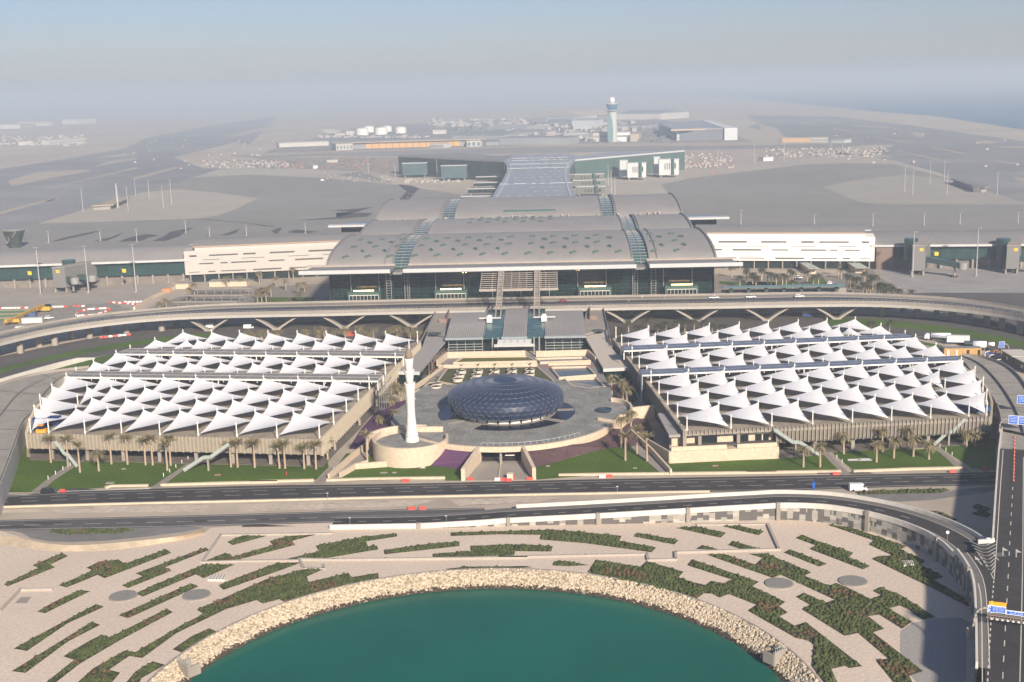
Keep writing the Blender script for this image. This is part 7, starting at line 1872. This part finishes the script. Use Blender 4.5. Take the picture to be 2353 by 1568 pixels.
# telescopic lift in front of the right wing
a=P('A4',600,1490,0);o=thing('boom_lift','orange telescopic boom lift reaching up the white right wing building','boom lift',(a[0],a[1],0))
mb2=mat('lift_orange',(.60,.22,.08),.6,.05,1);MB().box(a[0]-1.6,a[0]+1.6,a[1]-1.2,a[1]+1.2,.6,1.8).build('chassis',mb2,o)
for u in(-1.1,1.1):
    for v in(-1.2,.8):MB().tube((a[0]+u,a[1]+v,.5),(a[0]+u,a[1]+v+.4,.5),.5,.5,10).build('wheel',M_tyre,o)
k1=PY('A4',565,1370,a[1]+2);k2=PY('A4',535,1280,a[1]+4);k3=PY('A4',510,1257,a[1]+5)
MB().beam((a[0],a[1],1.8),k1,.45,.45).build('lower_boom',mb2,o);MB().beam(k1,k2,.4,.4).build('upper_boom',mb2,o);MB().beam(k2,k3,.35,.35).build('jib',mb2,o)
MB().box(k3[0]-1.2,k3[0]+1.2,k3[1]-.6,k3[1]+.6,k3[2]-.6,k3[2]+.6).build('basket',mat('basket_brown',(.25,.12,.07),.7,0,1),o)
# ================= BARRIERS =================
bar={}
def barrier(x,y,z,rz,colr,lab,group,L=2.0):
    if colr not in bar:
        r=thing('road_barrier',lab,'barrier',(x,y,z),group,R(rz))
        extr([(-.3,0),(.3,0),(.22,.3),(.1,.9),(-.1,.9),(-.22,.3)],-L/2,L/2,.05).build('shell',mat('barrier_'+colr,(.62,.07,.05) if colr=='red' else (.78,.76,.71),.5,.05,1),r,local=True)
        MB().box(-.12,.12,-.12,.12,.9,.98).build('filler_cap',M_steel,r,local=True);bar[colr]=r
    else:dup(bar[colr],(x,y,z),R(rz),lab,group)
def brow(spec,pat,labf,group,z=.1,gap=2.15):
    q=resample(PP(spec),2) if len(spec.split())==3 else PP(spec)
    V_=[Vector(p) for p in PP(spec)];L=[0]
    for a,b in zip(V_,V_[1:]):L.append(L[-1]+(b-a).length)
    n=int(L[-1]/gap);Q=resample(V_,max(2,n+1))
    for i in range(n):
        a=Vector(Q[i]);b=Vector(Q[i+1]);c=(a+b)/2;d=b-a;cc='red' if pat[i%len(pat)]=='r' else 'white'
        barrier(c.x,c.y,z,math.degrees(math.atan2(d.y,d.x))-90,cc,labf(cc),group)
pw1='wrwwwwrwrwwrwwww'
brow('B1 -20,593 230,589','rwwwwwrwrww',lambda c:'%s plastic barrier in the straight row at the left edge of the work site road'%c,'barriers of the left edge row')
brow('B1 370,583 545,580','rwwwwrwww',lambda c:'%s plastic barrier in the second straight row of the work site road'%c,'barriers of the second row')
brow('B1 585,577 690,575','rrwww',lambda c:'%s plastic barrier in the short third row of the work site road'%c,'barriers of the third row')
brow('B1 885,545 1010,552 1145,568','rwrwrrwrwrwr',lambda c:'%s plastic barrier in the slanting row below the apron corner'%c,'barriers of the slanting row')
brow('B1 1000,543 1160,541','w',lambda c:'%s plastic barrier in the white row along the apron corner'%c,'barriers of the white row')
brow('B1 612,648 625,625 700,602 880,592 892,608 760,648 620,655','wrwwrrrwrwwrw',lambda c:'%s plastic barrier in the closed loop beside the viaduct'%c,'barriers of the closed loop')
brow('B1 800,832 1060,805','rrwrwwrw',lambda c:'%s plastic barrier in the row under the left viaduct columns'%c,'barriers under the viaduct')
for k,x,y,c,l in (('D2',1785,745,'red','at the foot of the left underpass wall'),('D2',2005,750,'white','standing across the underpass mouth'),('D2',2050,750,'red','left of the booth in the underpass mouth'),('D2',2095,756,'red','touching the booth in the underpass mouth'),('D3',248,744,'red','at the foot of the right underpass wall'),
  ('D2',1250,760,'red','on the verge below the minaret drum, left of a pair'),('D2',1270,760,'red','on the verge below the minaret drum, right of a pair'),('D2',1310,984,'red','left of two on the sandy median'),('D2',1398,982,'red','right of two on the sandy median'),
  ('D3',835,727,'white','left of a pair on the verge right of the underpass'),('D3',890,724,'red','right of a pair on the verge right of the underpass'),('D4',720,704,'red','beside the first footpath before the right car park'),('D4',1662,685,'red','beside the second footpath before the right car park'),('D4',1925,668,'red','on the verge near the overpass'),('D1',505,842,'red','behind the black car below the left lawn'),('E4' if 0 else 'D4',1967,1236,'white','at the tip of the overpass parapet')):
    a=P(k,x,y,7.1 if 'tip' in l else 0);barrier(a[0],a[1],7.05 if 'tip' in l else .12,88,c,'%s plastic barrier %s'%(c,l),'single road barriers')
t,a=boxthing('gate_booth','small beige booth with open top between red barriers in the underpass mouth','booth','D2',2108,742,1.9,1.6,2.2,mat('booth_beige',(.66,.56,.42),.7,.05,1),-8)
MB().box(a[0]+.95,a[0]+1.3,a[1]-.8,a[1]+.8,.2,1.9).build('red_panel',mat('barrier_red',(.62,.07,.05),.5,.05,1),t)
# cones on the overpass
cone=None
for i in range(13):
    y=405+i*29;x=2166-i*.9;a=P('D4',x,y,7.05);lab='traffic cone, number %s in the cone line on the overpass, counted from the far end'%onum(i).replace('leftmost','first')
    if cone is None:
        cone=thing('traffic_cone',lab,'cone',(a[0],a[1],7.06),'traffic cones on the overpass')
        MB().lathe([(.30,.06),(.05,.95)],n=10).build('cone',mat('cone_orange',(.60,.12,.06),.6,0,1),cone,local=True);MB().box(-.38,.38,-.38,.38,0,.06).build('base',M_tyre,cone,local=True);MB().lathe([(.235,.3),(.13,.6)],n=10,cap=False).build('sleeve',M_steelW,cone,local=True)
    else:dup(cone,(a[0],a[1],7.06),0,lab)
# ================= SIGNS =================
M_blue=mat('sign_blue',(.01,.10,.48),.45,0,1);M_ow=mat('sign_white',(.75,.77,.80),.5,0,1);M_or=mat('sign_orange',(.85,.38,.01),.5,0,1);M_bk=mat('sign_ink',(.02,.01,.01),.6,0,1)
def panel(parent,k,q,Y,m_,inner=True,rows=3,arrow=None,pch=None,ink=None,seed=1,border=M_ow):
    c=[Vector(PY(k,x,y,Y)) for x,y in q]  # tl,tr,br,bl
    back=[v+Vector((0,.12,0)) for v in c];mb=MB().add(c+back,[(3,2,1,0),(4,5,6,7),(0,1,5,4),(1,2,6,5),(2,3,7,6),(3,0,4,7)]);mb.build('sign_border',border,parent)
    cen=sum(c,Vector())/4;W=(c[1]-c[0]).length;H=(c[3]-c[0]).length
    f=lambda u,v,o=.02:(c[0].lerp(c[1],u)).lerp(c[3].lerp(c[2],u),v)-Vector((0,o,0))
    b=.12/W;b2=.12/H
    MB().add([f(b,1-b2),f(1-b,1-b2),f(1-b,b2),f(b,b2)],[(0,1,2,3)]).build('sign_face',m_,parent)
    rnd=random.Random(seed);mb=MB()
    x0=.24 if (arrow is not None or pch) else .1
    for r in range(rows):
        v=.16+.72*r/max(1,rows);u=x0+rnd.uniform(0,.06);hgt=.22/rows
        while u<.92:
            l=rnd.uniform(.04,.12);e=min(.92,u+l);mb.add([f(u,v+hgt,.04),f(e,v+hgt,.04),f(e,v+rnd.uniform(0,.4)*hgt,.04),f(u,v,.04)],[(0,1,2,3)]);u=e+rnd.uniform(.03,.06)
    mb.build('lettering',ink or M_ow,parent)
    if arrow:
        au,av=arrow;mb=MB();s=.16*H
        ux=(c[1]-c[0]).normalized();uz=(c[0]-c[3]).normalized();o=f(au,av,.05)
        g=lambda a,b:o+ux*a*s+uz*b*s
        mb.add([g(-1,1),g(-1,-.3),g(.3,1)],[(0,1,2)]);mb.add([g(-.55,.15),g(.75,-1.1),g(1.1,-.75),g(-.15,.55)],[(0,1,2,3)]);mb.build('arrow',ink or M_ow,parent)
    if pch:
        au,av=pch;mb=MB();s=.13*H;ux=(c[1]-c[0]).normalized();uz=(c[0]-c[3]).normalized();o=f(au,av,.05);g=lambda a,b:o+ux*a*s+uz*b*s
        mb.add([g(-.8,-1.2),g(-.3,-1.2),g(-.3,1.2),g(-.8,1.2)],[(0,1,2,3)]);mb.add([g(-.3,.75),g(.5,.75),g(.8,1.2),g(-.3,1.2)],[(0,1,2,3)]);mb.add([g(-.3,-.35),g(.8,-.35),g(.5,.1),g(-.3,.1)],[(0,1,2,3)]);mb.add([g(.5,-.0),g(.95,-.2),g(.95,1.0),g(.5,.85)],[(0,1,2,3)]);mb.build('letter_p',ink or M_ow,parent)
a=P('E2',1990,815,7);Y=a[1]+.5
g=thing('sign_gantry','curved arm gantry carrying blue parking signs and an orange sign over the overpass','road sign',(a[0],a[1],6))
tp=[PY('E2',x,y,Y) for x,y in ((1990,815),(1996,760),(2003,720),(2012,690),(2030,667),(2055,655),(2085,650))]
MB().path(tp,.24,8).build('pole',M_conc,g,True);MB().box(a[0]-.9,a[0]+.9,Y-1,Y+1,5.4,7.2).build('plinth',M_conc,g)
e0=PY('E2',2098,700,Y);e1=PY('E2',2440,745,Y)
mb=MB()
for dz,dy in((0,.1),(0,1.0),(-.9,.1),(-.9,1.0)):mb.beam((e0[0],e0[1]+dy,e0[2]+dz),(e1[0],e1[1]+dy,e1[2]+dz),.14,.14)
for i in range(18):
    t=i/17;x=e0[0]+(e1[0]-e0[0])*t;z=e0[2]+(e1[2]-e0[2])*t;mb.beam((x,Y+.1,z),(x,Y+1,z),.1,.1);mb.beam((x,Y+.1,z-.9),(x,Y+.1,z),.1,.1)
mb.build('truss',mat('truss_brown',(.26,.21,.17),.7,.1,1),g)
mb=MB()
for i in range(9):
    t=(i+.5)/9;x=e0[0]+(e1[0]-e0[0])*t;z=e0[2]+(e1[2]-e0[2])*t;mb.box(x-.25,x+.25,Y-.9,Y-.4,z-.6,z-.4)
mb.build('sign_lamps',M_steelW,g)['kind']='stuff'
panel(g,'E2',((2106,604),(2230,618),(2228,643),(2106,628)),Y-.1,M_or,rows=2,arrow=(.06,.35),ink=M_bk,seed=2,border=M_or)
panel(g,'E2',((2100,630),(2228,646),(2225,693),(2096,680)),Y-.1,M_blue,rows=4,arrow=(.09,.22),pch=(.09,.70),seed=3)
panel(g,'E2',((2229,666),(2420,690),(2417,722),(2225,696)),Y-.1,M_blue,rows=2,seed=4)
o=thing('speed_sign','small round white road sign on the parapet of the curved ramp','road sign',(0,0,0));a=P('D4',1620,1232,7.5);o.location=(a[0],a[1],6)
MB().tube((a[0],a[1],7.2),(a[0],a[1],9.6),.06,.06,6).build('post',M_steel,o);MB().tube((a[0],a[1]-.06,9.7),(a[0],a[1]+.02,9.7),.42,.42,16).build('disc',M_ow,o)
MB().tube((a[0],a[1]-.09,9.7),(a[0],a[1]-.065,9.7),.1,.1,8).build('mark',mat('barrier_red',(.62,.07,.05),.5,.05,1),o)
def armsign(k,polepts,zb,panels,lab,basez=None):
    a=P(k,*polepts[0],zb);Y=a[1]
    o=thing('direction_sign',lab,'road sign',(a[0],Y,zb),'blue direction signs')
    tp=[PY(k,x,y,Y) for x,y in polepts];tp[0]=(a[0],a[1],zb-.5)
    MB().path(tp,.25,8).build('pole',M_conc,o,True)
    for i,(q,rows) in enumerate(panels):panel(o,k,q,Y-.35,M_blue,rows=rows,seed=len(lab)+i)
armsign('Q',[(560,400),(568,330),(566,295),(552,268),(530,254),(505,252)],.1,[(((428,218),(511,212),(502,312),(415,308)),4)],'blue direction sign on a hooked pole behind the brown sheds')
armsign('Q',[(425,1560),(432,1500),(440,1440),(465,1400),(500,1375),(550,1367)],8,[(((572,1310),(716,1322),(705,1448),(562,1438)),4),(((722,1322),(880,1335),(868,1458),(708,1449)),4)],'pair of blue direction signs on a hooked pole above the ramp bridge end')
armsign('Q',[(900,1300),(900,1180),(890,1120),(860,1090)],8,[(((702,1012),(880,1028),(870,1148),(688,1135)),4)],'blue direction sign cut by the right edge of the photo')
for i,(pts) in enumerate((((212,470),(215,400),(232,372),(262,360),(290,356)),((268,505),(270,455),(290,428),(316,415),(342,410)),((370,540),(374,510),(392,490),(420,484),(452,480)))):
    a=P('Q',*pts[0],.1);Y=a[1];o=thing('hooked_lamp_pole','%s of the three empty white hooked poles between shed and ring ramp'%['leftmost','middle','rightmost'][i],'pole',(a[0],Y,0),'empty hooked poles')
    MB().path([PY('Q',x,y,Y) for x,y in pts],.2,7).build('pole',M_steelW,o,True);MB().box(a[0]-.5,a[0]+.5,Y-.5,Y+.5,0,.4).build('footing',M_conc,o)
a=P('D4',540,815,0);h=PY('D4',537,757,a[1])[2];o=thing('road_sign','tall narrow blue road sign facing sideways beside the main road','road sign',(a[0],a[1],0))
MB().box(a[0]-.06,a[0]+.06,a[1]-.06,a[1]+.06,0,h).build('post',M_steel,o);MB().box(a[0]-.35,a[0]+.35,a[1]-.15,a[1]-.07,h-2.6,h).build('panel',M_blue,o)
# small road lamps
for i,(k,x,yb,yt,l) in enumerate((('D2',632,905,850,'beside the dark road left of the minaret'),('D2',812,1105,1050,'on the pale parapet below the minaret'),('D2',1590,1090,1035,'on the pale parapet below the underpass'),('D3',955,850,797,'beside the dark road below the corner of the plaza'),('D4',188,0,0,''),)):
    if not l:continue
    a=P(k,x,yb,0);h=PY(k,x,yt,a[1])[2];o=thing('short_lamp_post','short grey lamp post %s'%l,'lamp post',(a[0],a[1],0),'short lamp posts')
    MB().tube((a[0],a[1],0),(a[0],a[1],h),.09,.06,6).build('post',M_steel,o);MB().box(a[0]-.3,a[0]+.3,a[1]-.12,a[1]+.12,h,h+.15).build('lamp_head',M_steelW,o)
bol=None
bl_=[('D1',568,630,'left'),('D1',510,664,'left'),('D1',450,700,'left'),('D1',390,740,'left'),('D1',1520,580,'mid'),('D1',1470,612,'mid'),('D1',1422,647,'mid'),('D1',1372,684,'mid'),('D1',1322,718,'mid'),('D4',728,570,'rmid'),('D4',770,608,'rmid'),('D4',1560,483,'right'),('D4',1608,513,'right'),('D4',1658,548,'right'),('D2',680,672,'near')]
cntd={}
for k,x,y,s_ in bl_:
    cntd[s_]=cntd.get(s_,0)+1
    nm={'left':'the leftmost lawn footpath','mid':'the second lawn footpath from the left','rmid':'the footpath before the right car park centre','right':'the rightmost lawn footpath','near':'the steps left of the plaza lawn'}[s_]
    lab='slim white bollard light, %s one down along %s'%(['top','second','third','fourth','fifth'][cntd[s_]-1],nm);a=P(k,x,y,0)
    if bol is None:
        bol=thing('bollard_light',lab,'bollard',(a[0],a[1],.1),'bollard lights on the lawns');MB().tube((0,0,0),(0,0,1.1),.13,.13,8).build('post',M_steelW,bol,local=True);MB().tube((0,0,1.1),(0,0,1.25),.16,.12,8).build('cap',M_steelW,bol,local=True)
    else:dup(bol,(a[0],a[1],.1),0,lab)
for i,(k,x,y,L,Wd,l) in enumerate((('D4',868,585,4.6,1.6,'left of two large white hatches on the right lawn'),('D4',955,583,4.6,2.2,'right of two large white hatches on the right lawn'),('D4',1420,490,6,1.4,'pale paved patch beside the right footpath'),('D2',1400,648,1.9,1.3,'white framed hatch near the purple bed'),('D2',1170,687,1.4,.9,'small hatch in the middle of the lawn below the minaret'),('D2',1085,688,2.4,1,'grey hatch on the lawn below the minaret'),('D3',395,633,1.3,.8,'small hatch at the edge of the brown bed'),('D3',1097,650,1.3,.7,'small hatch on the lawn below the palm cluster'),('D1',1000,657,1.4,.6,'small hatch on the left lawn'),('D1',1760,705,2,.9,'reddish hatch on the left lawn'),('D3',1745,632,2,.9,'reddish hatch on the lawn before the pavilion'),('D1',890,770,2.6,1.6,'pale frame stand on the left lawn'))):
    a=P(k,x,y,0);o=thing('service_hatch',l if 'hatch' in l else l,'hatch',(a[0],a[1],.1),'service hatches in the lawns')
    MB().rot(a[0],a[1],L/2,Wd/2,3,.08,.3).build('frame',mat('hatch_red',(.35,.15,.10),.8,.1,1) if 'reddish' in l else M_conc,o);MB().rot(a[0],a[1],L/2-.25,Wd/2-.2,3,.3,.34).build('lid',M_ow if 'white' in l else M_steel,o)
# ================= PEOPLE =================
def person_mesh():
    J=[((0,0,.95),.14),((0,0,1.2),.15),((0,0,1.42),.13),((0,0,1.52),.06),((0,.01,1.64),.1),((0,.01,1.74),.08)]
    E=[(0,1),(1,2),(2,3),(3,4),(4,5)];v=[j[0] for j in J];r=[j[1] for j in J]
    for s in(-1,1):
        b=len(v);v+=[(s*.2,0,1.4),(s*.27,.02,1.12),(s*.28,-.08,.88),(s*.28,-.1,.8)];r+=[.06,.045,.035,.03];E+=[(2,b),(b,b+1),(b+1,b+2),(b+2,b+3)]
        b=len(v);v+=[(s*.1,0,.85),(s*.12,-.04*s,.48),(s*.12,.06*s,.08),(s*.12,.06*s-.14,.04)];r+=[.09,.065,.05,.045];E+=[(0,b),(b,b+1),(b+1,b+2),(b+2,b+3)]
    me=bpy.data.meshes.new('person');me.from_pydata(v,E,[]);o=bpy.data.objects.new('person',me);C.objects.link(o)
    md=o.modifiers.new('s','SKIN');
    me.skin_vertices.new() if not me.skin_vertices else None
    for i,q in enumerate(r):me.skin_vertices[0].data[i].radius=(q,q)
    me.skin_vertices[0].data[0].use_root=True
    o.modifiers.new('d','SUBSURF').levels=1
    dg=bpy.context.evaluated_depsgraph_get();m2=bpy.data.meshes.new_from_object(o.evaluated_get(dg));bpy.data.objects.remove(o)
    for p in m2.polygons:p.use_smooth=True
    return m2
pm=person_mesh()
for k,x,y,z,cl,l in (('B3',1340,505,9.45,(.55,.55,.53),'person in a pale shirt standing left of the right terminal door'),('B3',1396,508,9.45,(.20,.2,.22),'person in dark clothes nearest the right terminal door'),('B3',1155,508,9.45,(.7,.7,.7),'person in white by the kerb between the terminal ladder trusses'),('B3',1048,540,9.45,(.55,.4,.2),'person in tan clothes standing on the viaduct road'),
   ('B1',548,832,.1,(.65,.63,.6),'person in white, left of two walking under the left viaduct'),('B1',587,838,.1,(.65,.63,.6),'person in white, right of two walking under the left viaduct'),('D2',300,712,.1,(.5,.06,.05),'person in red bending over the left lawn'),('D4',2028,795,7.05,(.1,.1,.12),'person in dark clothes on the shoulder of the overpass')):
    a=P(k,x,y,z);m2=pm.copy();m2.materials.clear();m2.materials.append(mat('clothes_%d'%len(MATS),cl,.8,0,1));o=bpy.data.objects.new('person',m2);C.objects.link(o);o.location=(a[0],a[1],z);o.rotation_euler=(0,0,random.random()*6);tag(o,l,'person')
    h=MB().lathe([(.02,1.86),(.1,1.82),(.115,1.74),(.1,1.68)],0,.02,8,cap=False);hh_=h.build('hair',mat('hair_dark',(.02,.015,.01),.8,0,1),o,True,local=True)
HAZE=0.00023
# ---------------- haze ----------------
hz=MB().box(-26000,26000,-300,25000,-7.5,190)
hm=bpy.data.materials.new('haze');hm.use_nodes=True;t=hm.node_tree;t.nodes.clear()
v=t.nodes.new('ShaderNodeVolumePrincipled');v.inputs['Color'].default_value=(.76,.88,1.0,1);v.inputs['Density'].default_value=HAZE
v.inputs['Anisotropy'].default_value=0.0
ou=t.nodes.new('ShaderNodeOutputMaterial');t.links.new(v.outputs[0],ou.inputs['Volume'])
ho=hz.build('haze',hm,kind='stuff')
